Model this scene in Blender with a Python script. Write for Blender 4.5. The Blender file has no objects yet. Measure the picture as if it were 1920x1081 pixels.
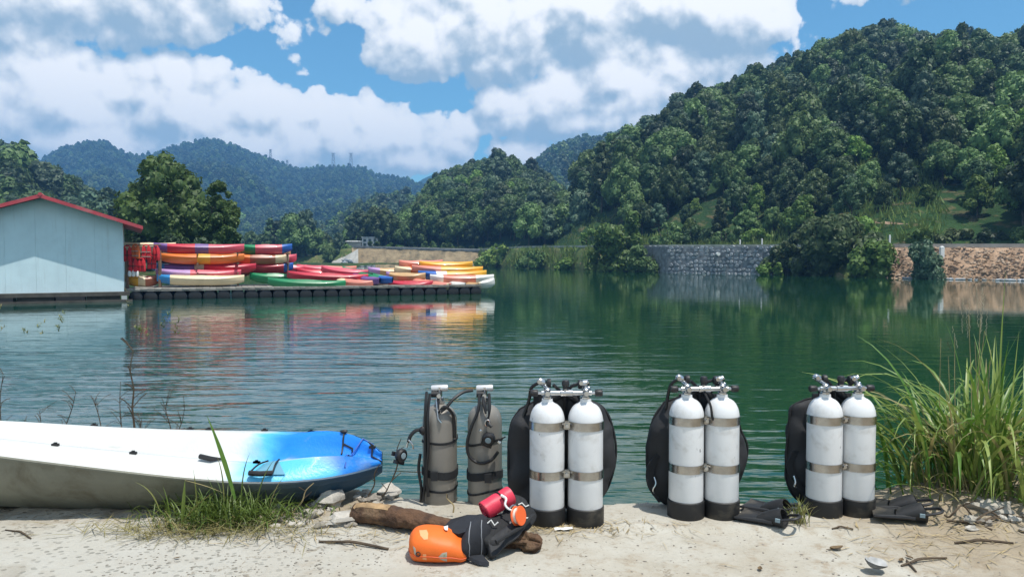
import bpy, bmesh, math, random
import numpy as np
from mathutils import Vector, Matrix, noise as mnoise

random.seed(7)
rng = np.random.default_rng(7)
PI = math.pi
sc = bpy.context.scene
C = sc.collection

# ------------------------------------------------------------------ camera, light, sky
F, CX, CY = 1400.0, 960.0, 540.5
HZ = 484.0                     # image row of the horizon
CAMZ = 1.26                    # eye height above the landing
WZ = -0.46                     # lake level
PITCH = math.atan((CY - HZ) / F)
cd = bpy.data.cameras.new('camera')
cam = bpy.data.objects.new('camera', cd)
C.objects.link(cam)
cam.location = (0, 0, CAMZ)
cam.rotation_euler = (PI / 2 - PITCH, 0, 0)
cd.sensor_width = 36
cd.lens = 36 * F / 1920
cd.clip_start = 0.05
cd.clip_end = 6000
sc.camera = cam

SUN = Vector((0.25, -0.21, 1.0)).normalized()
sun = bpy.data.lights.new('sun', 'SUN')
sun.energy = 5.0
sun.angle = math.radians(0.5)
sun.color = (1.0, 0.955, 0.88)
so = bpy.data.objects.new('sun', sun)
C.objects.link(so)
so.rotation_euler = SUN.to_track_quat('Z', 'Y').to_euler()

sc.view_settings.view_transform = 'Standard'
sc.view_settings.look = 'None'
sc.view_settings.gamma = 1
sc.view_settings.use_curve_mapping = False
sc.view_settings.exposure = 0.0
sc.cycles.use_denoising = True
sc.cycles.max_bounces = 7
sc.cycles.diffuse_bounces = 3
sc.cycles.glossy_bounces = 4
sc.cycles.volume_bounces = 0
sc.cycles.transparent_max_bounces = 8
sc.cycles.sample_clamp_indirect = 6
sc.cycles.caustics_reflective = False
sc.cycles.caustics_refractive = False


class NT:
    """small helper that writes node trees"""
    def __init__(s, tree):
        s.t = tree

    def n(s, typ, **kw):
        nd = s.t.nodes.new(typ)
        for k, v in kw.items():
            setattr(nd, k, v)
        return nd

    def l(s, a, b):
        s.t.links.new(a, b)

    def _in(s, sock, v):
        if isinstance(v, bpy.types.NodeSocket):
            s.l(v, sock)
        else:
            sock.default_value = v

    def m(s, op, a, b=0.0, c=None, clamp=False):
        nd = s.n('ShaderNodeMath', operation=op, use_clamp=clamp)
        s._in(nd.inputs[0], a)
        s._in(nd.inputs[1], b)
        if c is not None:
            s._in(nd.inputs[2], c)
        return nd.outputs[0]

    def v(s, op, a, b=(0, 0, 0), scale=None):
        nd = s.n('ShaderNodeVectorMath', operation=op)
        s._in(nd.inputs[0], a)
        if op != 'SCALE' and op not in ('LENGTH', 'NORMALIZE'):
            s._in(nd.inputs[1], b)
        if scale is not None:
            s._in(nd.inputs['Scale'], scale)
        return nd.outputs[1] if op in ('DOT_PRODUCT', 'LENGTH', 'DISTANCE') else nd.outputs[0]

    def noise(s, vec, scale, detail=3, rough=0.55, dist=0.0):
        nd = s.n('ShaderNodeTexNoise')
        if vec is not None:
            s.l(vec, nd.inputs['Vector'])
        nd.inputs['Scale'].default_value = scale
        nd.inputs['Detail'].default_value = detail
        nd.inputs['Roughness'].default_value = rough
        nd.inputs['Distortion'].default_value = dist
        return nd.outputs['Fac']

    def voro(s, vec, scale, feature='F1', detail=0.0, out='Distance'):
        nd = s.n('ShaderNodeTexVoronoi', feature=feature)
        s.l(vec, nd.inputs['Vector'])
        nd.inputs['Scale'].default_value = scale
        if 'Detail' in nd.inputs:
            nd.inputs['Detail'].default_value = detail
        return nd.outputs[out]

    def mix(s, fac, a, b, typ='MIX'):
        nd = s.n('ShaderNodeMix', data_type='RGBA', blend_type=typ)
        s._in(nd.inputs[0], fac)
        s._in(nd.inputs[6], a if isinstance(a, bpy.types.NodeSocket) else (*a[:3], 1))
        s._in(nd.inputs[7], b if isinstance(b, bpy.types.NodeSocket) else (*b[:3], 1))
        return nd.outputs[2]

    def ramp(s, fac, lo, hi, a=0.0, b=1.0, smooth=True):
        nd = s.n('ShaderNodeMapRange', interpolation_type='SMOOTHSTEP' if smooth else 'LINEAR')
        s._in(nd.inputs[0], fac)
        for i, q in enumerate((lo, hi, a, b)):
            nd.inputs[i + 1].default_value = q
        return nd.outputs[0]

    def mapv(s, vec, scale=(1, 1, 1), loc=(0, 0, 0), rot=(0, 0, 0)):
        nd = s.n('ShaderNodeMapping')
        s.l(vec, nd.inputs[0])
        nd.inputs['Location'].default_value = loc
        nd.inputs['Rotation'].default_value = rot
        nd.inputs['Scale'].default_value = scale
        return nd.outputs[0]


# cumulus layout: azimuth / elevation of each puff bank, in the units of (column, row) of a 1400-px lens
CLOUDS = [
    # cx, cy, rx, ry, base row or None
    (40, -30, 300, 120, 95), (330, -30, 220, 100, 80), (160, 50, 170, 36, 95), (470, -15, 70, 45, 35),
    (612, 12, 48, 26, None),
    (90, 195, 190, 95, None), (215, 170, 100, 70, None), (330, 150, 55, 54, None), (402, 150, 50, 44, None),
    (320, 220, 150, 75, None), (470, 215, 100, 55, None), (585, 222, 74, 38, None), (690, 225, 46, 30, None),
    (725, 250, 70, 40, None), (610, 268, 170, 60, None), (150, 280, 240, 70, None), (420, 285, 230, 60, None),
    (850, 275, 44, 30, None), (790, 305, 160, 36, None),
    (775, 85, 78, 66, 136), (880, 45, 110, 90, 134), (1050, 45, 160, 120, 128), (1210, 40, 170, 110, 118),
    (1340, 30, 130, 110, None), (1425, 25, 45, 50, None), (1300, 110, 150, 60, None),
    (950, 205, 62, 46, 252), (1050, 180, 100, 62, 250), (1170, 160, 130, 80, 262), (1270, 130, 130, 80, None),
    (1130, 225, 170, 46, None), (878, 236, 24, 18, None), (1000, 300, 130, 24, None),
    (1760, -60, 120, 30, None),
]


def px_dir(px, py):
    v = Vector((0, math.cos(PITCH), -math.sin(PITCH))) + Vector((1, 0, 0)) * ((px - CX) / F) \
        + Vector((0, math.sin(PITCH), math.cos(PITCH))) * ((CY - py) / F)
    return v.normalized()


def px_azel(px, py):
    v = px_dir(px, py)
    return math.atan2(v.x, v.y), math.asin(v.z)


def cloud_group():
    ng = bpy.data.node_groups.new('cloud_density', 'ShaderNodeTree')
    ng.interface.new_socket(name='Dir', in_out='INPUT', socket_type='NodeSocketVector')
    ng.interface.new_socket(name='Density', in_out='OUTPUT', socket_type='NodeSocketFloat')
    g = NT(ng)
    gi, go = g.n('NodeGroupInput'), g.n('NodeGroupOutput')
    D = gi.outputs[0]
    sp = g.n('ShaderNodeSeparateXYZ')
    g.l(D, sp.inputs[0])
    az = g.m('ARCTAN2', sp.outputs[0], sp.outputs[1])
    el = g.m('ARCSINE', sp.outputs[2])
    cb = g.n('ShaderNodeCombineXYZ')
    g.l(az, cb.inputs[0])
    g.l(el, cb.inputs[1])
    # gentle warp of the layout
    wn = g.n('ShaderNodeTexNoise')
    g.l(D, wn.inputs['Vector'])
    wn.inputs['Scale'].default_value = 14
    wn.inputs['Detail'].default_value = 2
    w = g.v('SCALE', g.v('SUBTRACT', wn.outputs['Color'], (0.5, 0.5, 0.5)), scale=0.05)
    P = g.v('ADD', cb.outputs[0], w)
    sp2 = g.n('ShaderNodeSeparateXYZ')
    g.l(P, sp2.inputs[0])
    best = None
    for cx, cy, rx, ry, base in CLOUDS:
        a, e = px_azel(cx, cy)
        ux, uy = rx / F, ry / F
        q = g.v('MULTIPLY', g.v('SUBTRACT', P, (a, e, 0)), (1 / ux, 1 / uy, 0))
        val = g.m('MULTIPLY', g.m('SUBTRACT', 0.90, g.v('LENGTH', q)), min(ux, uy) * 1.5)
        if base is not None:
            eb = px_azel(cx, base)[1]
            val = g.m('MINIMUM', val, g.m('MULTIPLY', g.m('SUBTRACT', sp2.outputs[1], eb - 0.004), 0.8))
        best = val if best is None else g.m('SMOOTH_MAX', best, val, 0.012)
    # scattered cumulus over the rest of the sky, of the same kind as in view
    lowf = g.noise(g.mapv(D, (1, 1, 1.8)), 3.0, 2, 0.5)
    away = g.m('MULTIPLY', g.m('SUBTRACT', lowf, 0.52), 0.35)
    inview = g.m('MULTIPLY', g.ramp(g.m('ABSOLUTE', az), 0.66, 0.85, 1, 0), g.ramp(el, 0.36, 0.5, 1, 0))
    inview = g.m('MULTIPLY', inview, g.ramp(sp.outputs[1], 0.0, 0.1, 0, 1))
    away = g.m('SUBTRACT', away, g.m('MULTIPLY', inview, 0.4))
    best = g.m('MAXIMUM', best, away)
    n1 = g.noise(D, 26, 5, 0.58)
    v1 = g.n('ShaderNodeTexVoronoi', feature='F1')
    g.l(g.v('ADD', D, g.v('SCALE', g.v('SUBTRACT', wn.outputs['Color'], (0.5, 0.5, 0.5)), scale=0.03)), v1.inputs['Vector'])
    v1.inputs['Scale'].default_value = 24
    v1.inputs['Detail'].default_value = 2.0
    v1.inputs['Roughness'].default_value = 0.55
    v1.normalize = True
    v2 = g.n('ShaderNodeTexVoronoi', feature='F1')
    g.l(g.v('ADD', D, g.v('SCALE', g.v('SUBTRACT', wn.outputs['Color'], (0.5, 0.5, 0.5)), scale=0.06)), v2.inputs['Vector'])
    v2.inputs['Scale'].default_value = 11
    v2.inputs['Detail'].default_value = 0.0
    v2.normalize = True
    dn = g.m('ADD', g.m('MULTIPLY', g.m('SUBTRACT', n1, 0.49), 0.060),
             g.m('ADD', g.m('MULTIPLY', g.m('SUBTRACT', 0.36, v1.outputs['Distance']), 0.085),
                 g.m('MULTIPLY', g.m('SUBTRACT', 0.37, v2.outputs['Distance']), 0.13)))
    g.l(g.m('ADD', best, dn), go.inputs[0])
    return ng


def build_world():
    w = bpy.data.worlds.new('World')
    sc.world = w
    w.use_nodes = True
    t = w.node_tree
    t.nodes.clear()
    g = NT(t)
    out = g.n('ShaderNodeOutputWorld')
    sky = g.n('ShaderNodeTexSky', sky_type='NISHITA')
    sky.sun_disc = False
    sky.sun_elevation = math.asin(SUN.z)
    sky.sun_rotation = math.atan2(SUN.x, SUN.y)
    sky.air_density = 1.0
    sky.dust_density = 0.6
    sky.ozone_density = 1.5
    skyc = g.mix(1.0, sky.outputs[0], (0.62, 1.04, 1.12), 'MULTIPLY')
    b0 = g.n('ShaderNodeBackground')
    g.l(skyc, b0.inputs[0])
    b0.inputs[1].default_value = 0.14
    tc = g.n('ShaderNodeTexCoord')
    D = g.v('NORMALIZE', tc.outputs['Generated'])
    grp = cloud_group()

    def dens(vec):
        nd = g.n('ShaderNodeGroup')
        nd.node_tree = grp
        g.l(vec, nd.inputs[0])
        return nd.outputs[0]
    d0 = dens(D)
    d1 = dens(g.v('NORMALIZE', g.v('ADD', D, (0.007, 0.0, 0.016))))
    d2 = dens(g.v('NORMALIZE', g.v('ADD', D, (0.012, 0.0, 0.050))))
    alpha = g.ramp(d0, -0.001, 0.009)
    alpha = g.m('MULTIPLY', alpha, g.ramp(d0, -0.01, 0.04, 0.85, 1.0))
    lit = g.m('ADD', 0.57, g.m('MULTIPLY', g.m('SUBTRACT', d0, d1), 13.0))
    lit = g.m('ADD', lit, g.m('MULTIPLY', g.m('SUBTRACT', d0, d2), 4.5), clamp=True)
    lit = g.ramp(lit, 0.0, 1.0)
    col = g.mix(lit, (0.40, 0.55, 0.68), (1.24, 1.24, 1.23))
    sp = g.n('ShaderNodeSeparateXYZ')
    g.l(D, sp.inputs[0])
    low = g.ramp(sp.outputs[2], 0.08, 0.24, 1, 0)
    col = g.mix(g.m('MULTIPLY', low, 0.30), col, (0.55, 0.72, 0.82))
    b1 = g.n('ShaderNodeBackground')
    g.l(col, b1.inputs[0])
    b1.inputs[1].default_value = 1.0
    ms = g.n('ShaderNodeMixShader')
    above = g.ramp(sp.outputs[2], -0.02, 0.02)
    g.l(g.m('MULTIPLY', alpha, above), ms.inputs[0])
    g.l(b0.outputs[0], ms.inputs[1])
    g.l(b1.outputs[0], ms.inputs[2])
    g.l(ms.outputs[0], out.inputs[0])
    w.cycles.sampling_method = 'MANUAL'
    w.cycles.sample_map_resolution = 512


build_world()


# ------------------------------------------------------------------ helpers
def P(px, py, Y):
    """point at depth Y that stands behind image position px, py of the photograph"""
    d = px_dir(px, py)
    return Vector((0, 0, CAMZ)) + d * (Y / d.y)


def G(px, py, z=0.0):
    d = px_dir(px, py)
    return Vector((0, 0, CAMZ)) + d * ((z - CAMZ) / d.z)


def X(px, Y):
    return (px - CX) / F * Y


def Zr(py, Y):
    return P(CX, py, Y).z


def n3(x, y, z=0.0):
    return mnoise.noise(Vector((x, y, z)))


def interp(x, pts):
    return float(np.interp(x, [p[0] for p in pts], [p[1] for p in pts]))


class MB:
    def __init__(s):
        s.v, s.f, s.m = [], [], []

    def add(s, verts, faces, mat=0):
        o = len(s.v)
        s.v += [tuple(q) for q in verts]
        s.f += [tuple(i + o for i in f) for f in faces]
        s.m += [mat] * len(faces)
        return o

    def box(s, c, d, rz=0.0, mat=0, rot=None):
        hx, hy, hz = d[0] / 2, d[1] / 2, d[2] / 2
        R = rot if rot is not None else Matrix.Rotation(rz, 3, 'Z')
        c = Vector(c)
        vs = [c + R @ Vector((x, y, z)) for z in (-hz, hz) for x, y in ((-hx, -hy), (hx, -hy), (hx, hy), (-hx, hy))]
        s.add(vs, [(3, 2, 1, 0), (4, 5, 6, 7), (0, 1, 5, 4), (1, 2, 6, 5), (2, 3, 7, 6), (3, 0, 4, 7)], mat)

    def loft(s, rings, cap=True, closed=True, mat=0):
        n = len(rings[0])
        o = len(s.v)
        for r in rings:
            s.v += [tuple(q) for q in r]
        for i in range(len(rings) - 1):
            for j in range(n if closed else n - 1):
                k = (j + 1) % n
                s.f.append((o + i * n + j, o + i * n + k, o + (i + 1) * n + k, o + (i + 1) * n + j))
                s.m.append(mat)
        if cap and closed:
            s.f.append(tuple(o + j for j in range(n))[::-1])
            s.m.append(mat)
            e = o + (len(rings) - 1) * n
            s.f.append(tuple(e + j for j in range(n)))
            s.m.append(mat)

    def tube(s, pts, r, seg=8, mat=0, cap=True):
        pts = [Vector(p) for p in pts]
        n = len(pts)
        rr = r if isinstance(r, (list, tuple)) else [r] * n
        rings = []
        t0 = (pts[1] - pts[0]).normalized()
        u = t0.orthogonal().normalized()
        for i, p in enumerate(pts):
            t = (pts[min(i + 1, n - 1)] - pts[max(i - 1, 0)])
            t = t.normalized() if t.length > 1e-9 else t0
            u = (u - t * u.dot(t))
            u = u.normalized() if u.length > 1e-6 else t.orthogonal().normalized()
            w = t.cross(u)
            rings.append([p + (u * math.cos(2 * PI * k / seg) + w * math.sin(2 * PI * k / seg)) * rr[i] for k in range(seg)])
        s.loft(rings, cap, True, mat)

    def lathe(s, prof, c=(0, 0, 0), seg=32, mat=0, axis='Z', R=None):
        """prof: (radius, height) pairs; revolve"""
        c = Vector(c)
        rings = []
        for r, h in prof:
            ring = []
            for k in range(seg):
                a = 2 * PI * k / seg
                q = Vector((r * math.cos(a), r * math.sin(a), h))
                if axis == 'X':
                    q = Vector((q.z, q.x, q.y))
                elif axis == 'Y':
                    q = Vector((q.y, q.z, q.x))
                if R is not None:
                    q = R @ q
                ring.append(c + q)
            rings.append(ring)
        s.loft(rings, True, True, mat)

    def ball(s, c, r, seg=12, rg=8, mat=0, jit=0.0, seed=0):
        rx, ry, rz = r if isinstance(r, (tuple, list)) else (r, r, r)
        rings = []
        for i in range(rg + 1):
            th = PI * i / rg
            ring = []
            for k in range(seg):
                a = 2 * PI * k / seg
                d = Vector((math.sin(th) * math.cos(a), math.sin(th) * math.sin(a), math.cos(th)))
                q = 1 + (jit * n3(d.x * 1.7 + seed, d.y * 1.7, d.z * 1.7 + seed * 0.7) if jit else 0)
                ring.append((c[0] + rx * d.x * q, c[1] + ry * d.y * q, c[2] + rz * d.z * q))
            rings.append(ring)
        s.loft(rings[::-1], True, True, mat)

    def build(s, name, mats, parent=None, smooth=True, off=None, auto=None):
        me = bpy.data.meshes.new(name)
        if off is None and parent is not None:
            off = Vector(parent.location)
        if off is not None:
            s.v = [(x - off[0], y - off[1], z - off[2]) for x, y, z in s.v]
        me.from_pydata(s.v, [], s.f)
        if not isinstance(mats, (list, tuple)):
            mats = [mats]
        for m in mats:
            me.materials.append(m)
        if len(mats) > 1:
            me.polygons.foreach_set('material_index', s.m)
        bm = bmesh.new()
        bm.from_mesh(me)
        bmesh.ops.remove_doubles(bm, verts=bm.verts, dist=1e-6)
        bmesh.ops.recalc_face_normals(bm, faces=bm.faces)
        bm.to_mesh(me)
        bm.free()
        if smooth:
            me.polygons.foreach_set('use_smooth', [True] * len(me.polygons))
            me.set_sharp_from_angle(angle=math.radians(auto if auto else 40))
        o = bpy.data.objects.new(name, me)
        C.objects.link(o)
        if parent is not None:
            o.parent = parent
        return o


def raw_mesh(name, V, Fq, mats, smooth=False, mi=None):
    """numpy arrays straight to a mesh"""
    me = bpy.data.meshes.new(name)
    V = np.asarray(V, dtype=np.float32)
    Fq = np.asarray(Fq, dtype=np.int32)
    k = Fq.shape[1]
    me.vertices.add(len(V))
    me.vertices.foreach_set('co', V.ravel())
    me.loops.add(Fq.size)
    me.loops.foreach_set('vertex_index', Fq.ravel())
    me.polygons.add(len(Fq))
    me.polygons.foreach_set('loop_start', np.arange(0, Fq.size, k, dtype=np.int32))
    for m in (mats if isinstance(mats, (list, tuple)) else [mats]):
        me.materials.append(m)
    if mi is not None:
        me.polygons.foreach_set('material_index', np.asarray(mi, dtype=np.int32))
    if smooth:
        me.polygons.foreach_set('use_smooth', np.ones(len(Fq), dtype=bool))
    me.update(calc_edges=True)
    me.validate()
    return me


def link(name, me, parent=None, loc=None):
    o = bpy.data.objects.new(name, me)
    C.objects.link(o)
    if parent is not None:
        o.parent = parent
    if loc is not None:
        o.location = loc
    return o


def tag(o, label=None, cat=None, group=None, kind=None):
    for k, v in (('label', label), ('category', cat), ('group', group), ('kind', kind)):
        if v:
            o[k] = v
    return o


def thing(name, loc, label, cat, group=None, rz=0.0):
    o = bpy.data.objects.new(name, None)
    o.empty_display_size = 0.1
    C.objects.link(o)
    o.location = loc
    o.rotation_euler = (0, 0, rz)
    return tag(o, label, cat, group)


KIDS = {}


def dup(o, loc=None, rz=None, scale=None, label=None, parent=None):
    c = o.copy()
    C.objects.link(c)
    if parent is not None:
        c.parent = parent
    if loc is not None:
        c.location = loc
    if rz is not None:
        c.rotation_euler = (c.rotation_euler[0], c.rotation_euler[1], rz)
    if scale is not None:
        c.scale = scale if isinstance(scale, (tuple, list, Vector)) else (scale, scale, scale)
    if label:
        c['label'] = label
    for ch in KIDS.get(o.name, ()):
        dup(ch, parent=c)
    return c


def bez(pts, n=16):
    """smooth curve through the points (Catmull-Rom)"""
    p = [Vector(q) for q in pts]
    p = [p[0] * 2 - p[1]] + p + [p[-1] * 2 - p[-2]]
    out = []
    segs = len(p) - 3
    per = max(2, n // segs)
    for i in range(segs):
        a, b, c, d = p[i:i + 4]
        for k in range(per):
            t = k / per
            out.append(0.5 * ((2 * b) + (c - a) * t + (2 * a - 5 * b + 4 * c - d) * t * t + (3 * b - a - 3 * c + d) * t ** 3))
    out.append(p[-2])
    return out


# ------------------------------------------------------------------ materials
def mat(name, col, rough=0.6, metal=0.0, var=0.0, vscale=4.0, col2=None, bump=0.0, bscale=30.0, spec=0.5, coord='Object',
        dirt=None, dirt_amt=0.0, dscale=3.0, coat=0.0):
    m = bpy.data.materials.new(name)
    m.use_nodes = True
    t = m.node_tree
    g = NT(t)
    b = t.nodes['Principled BSDF']
    tc = g.n('ShaderNodeTexCoord').outputs[coord]
    c = col
    if var > 0 or col2 is not None:
        n = g.noise(tc, vscale, 5, 0.6)
        if col2 is None:
            col2 = tuple(max(0, q * (1 - var)) for q in col[:3])
            c = g.mix(g.ramp(n, 0.3, 0.7), tuple(min(1, q * (1 + var * 0.6)) for q in col[:3]), col2)
        else:
            c = g.mix(g.ramp(n, 0.35, 0.65), col, col2)
    if dirt is not None:
        n2 = g.noise(tc, dscale, 6, 0.65, 0.4)
        c = g.mix(g.m('MULTIPLY', g.ramp(n2, 0.5, 0.72), dirt_amt), c, dirt)
    if isinstance(c, bpy.types.NodeSocket):
        g.l(c, b.inputs['Base Color'])
    else:
        b.inputs['Base Color'].default_value = (*c[:3], 1)
    b.inputs['Roughness'].default_value = rough
    b.inputs['Metallic'].default_value = metal
    b.inputs['Specular IOR Level'].default_value = spec
    b.inputs['Coat Weight'].default_value = coat
    if bump > 0:
        bn = g.n('ShaderNodeBump')
        bn.inputs['Distance'].default_value = bump
        bn.inputs['Strength'].default_value = 1.0
        g.l(g.noise(tc, bscale, 5, 0.6), bn.inputs['Height'])
        g.l(bn.outputs[0], b.inputs['Normal'])
    return m


def leaf_mat(name, col, col2, tint=(0.12, 0.16, 0.03), rough=0.55, trans=0.25, spread=0.55):
    """leaves: the colour wanders from plant to plant and from spray to spray"""
    m = bpy.data.materials.new(name)
    m.use_nodes = True
    t = m.node_tree
    t.nodes.clear()
    g = NT(t)
    out = g.n('ShaderNodeOutputMaterial')
    oi = g.n('ShaderNodeObjectInfo')
    tc = g.n('ShaderNodeTexCoord').outputs['Object']
    n = g.noise(tc, 0.9, 3, 0.6)
    c = g.mix(g.ramp(n, 0.35, 0.65), col, col2)
    n2 = g.noise(tc, 9.0, 2, 0.6)
    c = g.mix(g.m('MULTIPLY', g.ramp(n2, 0.45, 0.75), 0.55), c, tint)
    br = g.ramp(oi.outputs['Random'], 0, 1, 1.45 * (1 - spread), 1.45 * (1 + spread), smooth=False)
    c = g.mix(1.0, c, br, 'MULTIPLY') if False else g.v('SCALE', c, scale=br)
    rnd2 = g.m('FRACT', g.m('MULTIPLY', oi.outputs['Random'], 17.3))
    c = g.mix(g.m('MULTIPLY', g.ramp(rnd2, 0.6, 1.0), 0.5), c, tint)
    p = g.n('ShaderNodeBsdfPrincipled')
    g.l(c, p.inputs['Base Color'])
    p.inputs['Roughness'].default_value = rough
    p.inputs['Specular IOR Level'].default_value = 0.35
    tr = g.n('ShaderNodeBsdfTranslucent')
    g.l(g.mix(0.5, c, tint), tr.inputs[0])
    ms = g.n('ShaderNodeMixShader')
    ms.inputs[0].default_value = trans
    g.l(p.outputs[0], ms.inputs[1])
    g.l(tr.outputs[0], ms.inputs[2])
    g.l(ms.outputs[0], out.inputs[0])
    return m


M = {}
M['leaf_dark'] = leaf_mat('leaf_dark', (0.022, 0.048, 0.020), (0.045, 0.082, 0.030), (0.10, 0.13, 0.05))
M['leaf_mid'] = leaf_mat('leaf_mid', (0.050, 0.098, 0.030), (0.075, 0.130, 0.040), (0.135, 0.165, 0.055))
M['leaf_bright'] = leaf_mat('leaf_bright', (0.070, 0.145, 0.026), (0.105, 0.180, 0.035), (0.17, 0.21, 0.05))
M['leaf_blue'] = leaf_mat('leaf_blue', (0.042, 0.078, 0.046), (0.064, 0.104, 0.060), (0.11, 0.14, 0.085))
M['bark_far'] = mat('bark_far', (0.09, 0.075, 0.06), 0.9, var=0.5, vscale=2)

# ------------------------------------------------------------------ lake
def build_water():
    m = bpy.data.materials.new('lake_water')
    m.use_nodes = True
    t = m.node_tree
    g = NT(t)
    b = t.nodes['Principled BSDF']
    tc = g.n('ShaderNodeTexCoord').outputs['Object']
    b.inputs['Roughness'].default_value = 0.03
    b.inputs['IOR'].default_value = 1.4
    b.inputs['Specular IOR Level'].default_value = 0.7
    n = g.noise(g.mapv(tc, (0.06, 0.02, 1)), 1.0, 3, 0.5)
    g.l(g.mix(g.ramp(n, 0.35, 0.7), (0.008, 0.046, 0.014), (0.011, 0.054, 0.030)), b.inputs['Base Color'])
    spw = g.n('ShaderNodeSeparateXYZ')
    g.l(tc, spw.inputs[0])
    # sky reflection painted into the base colour: paler, bluer water to the left
    sky_sheen = g.m('MULTIPLY', g.ramp(g.m('ADD', spw.outputs[0], g.m('MULTIPLY', n, 4.0)), -6.0, 4.0, 1, 0), g.ramp(spw.outputs[1], 6.0, 30.0, 1, .3))
    g.l(g.mix(sky_sheen, b.inputs['Base Color'].links[0].from_socket, (0.022, 0.080, 0.090)), b.inputs['Base Color'])
    # breeze patches: stronger ripples in some places, calm in the lee of the wooded hill
    patch = g.ramp(g.noise(g.mapv(tc, (0.10, 0.045, 1), (3.1, 0.4, 0)), 1.0, 3, 0.5), 0.36, 0.64, 0.35, 1.0)
    sp = g.n('ShaderNodeSeparateXYZ')
    g.l(tc, sp.inputs[0])
    lee = g.ramp(g.m('SUBTRACT', sp.outputs[0], g.m('MULTIPLY', sp.outputs[1], 0.06)), -3.0, 5.0, 1.0, 0.42)
    far = g.ramp(sp.outputs[1], 7.0, 24.0, 1.0, 0.20)
    amp = g.m('MULTIPLY', g.m('MULTIPLY', patch, lee), far)
    w1 = g.noise(g.mapv(tc, (0.55, 2.1, 1), rot=(0, 0, 0.05)), 1.0, 2, 0.5, 0.3)
    w2 = g.noise(g.mapv(tc, (1.0, 3.9, 1), rot=(0, 0, -0.05)), 1.0, 3, 0.5, 0.4)
    w3 = g.noise(g.mapv(tc, (6.0, 15.0, 1), rot=(0, 0, 0.1)), 1.0, 2, 0.5)
    h = g.m('ADD', g.m('MULTIPLY', w1, 0.048), g.m('ADD', g.m('MULTIPLY', w2, 0.024), g.m('MULTIPLY', w3, 0.0016)))
    h = g.m('MULTIPLY', h, amp)
    bn = g.n('ShaderNodeBump')
    bn.inputs['Strength'].default_value = 1.0
    bn.inputs['Distance'].default_value = 1.0
    g.l(h, bn.inputs['Height'])
    g.l(bn.outputs[0], b.inputs['Normal'])
    V = [(-1500, -55, 0), (1500, -55, 0), (1500, 1590, 0), (-1500, 1590, 0)]
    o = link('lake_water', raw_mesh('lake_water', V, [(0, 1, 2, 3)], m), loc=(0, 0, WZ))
    tag(o, kind='structure')


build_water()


# ------------------------------------------------------------------ the concrete landing in front
def edge_y(x):
    e = interp(x, [(-8, 4.9), (-2.4, 4.7), (-1.7, 4.45), (-1.1, 4.12), (-0.75, 3.93), (-0.3, 3.86), (0.9, 3.80), (1.5, 3.82), (1.9, 3.98),
                   (2.5, 4.28), (3.2, 4.5), (6, 4.9)])
    return e + 0.035 * n3(x * 3.1, 4.2) + 0.025 * n3(x * 11, 1.7)


def step_y(x):
    return 3.455 + 0.05 * n3(x * 1.6, 9.3) + 0.02 * n3(x * 7, 3.3) - 0.05 * (x - 1.0)


def ground_z(x, y):
    e = edge_y(x)
    z = 0.010 * n3(x * 1.1, y * 1.1, 0.3) + 0.005 * n3(x * 5, y * 5, 2.0)
    # upper layer of the slab ends in a broken lip
    s = step_y(x)
    k = min(1, max(0, (x - 0.35) / 0.25)) * min(1, max(0, (2.15 - x) / 0.3))
    z -= 0.022 * k * min(1, max(0, (s - y) / 0.02))
    # gritty soil on both flanks
    soil = min(1, max(0, (x - 1.75) / 0.5)) + min(1, max(0, (y - 3.45) / 0.25)) * min(1, max(0, (-0.55 - x) / 0.2))
    z += soil * (0.02 * n3(x * 9, y * 9, 5) + 0.012 * n3(x * 21, y * 21, 8) + 0.012)
    if y > e:
        q = min(1.0, (y - e) / 0.55)
        z -= 0.75 * q ** 0.7 + 0.05 * n3(x * 6, y * 6, 4.0) * q + max(0, y - e - 0.5) * 0.35
    return z


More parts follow.
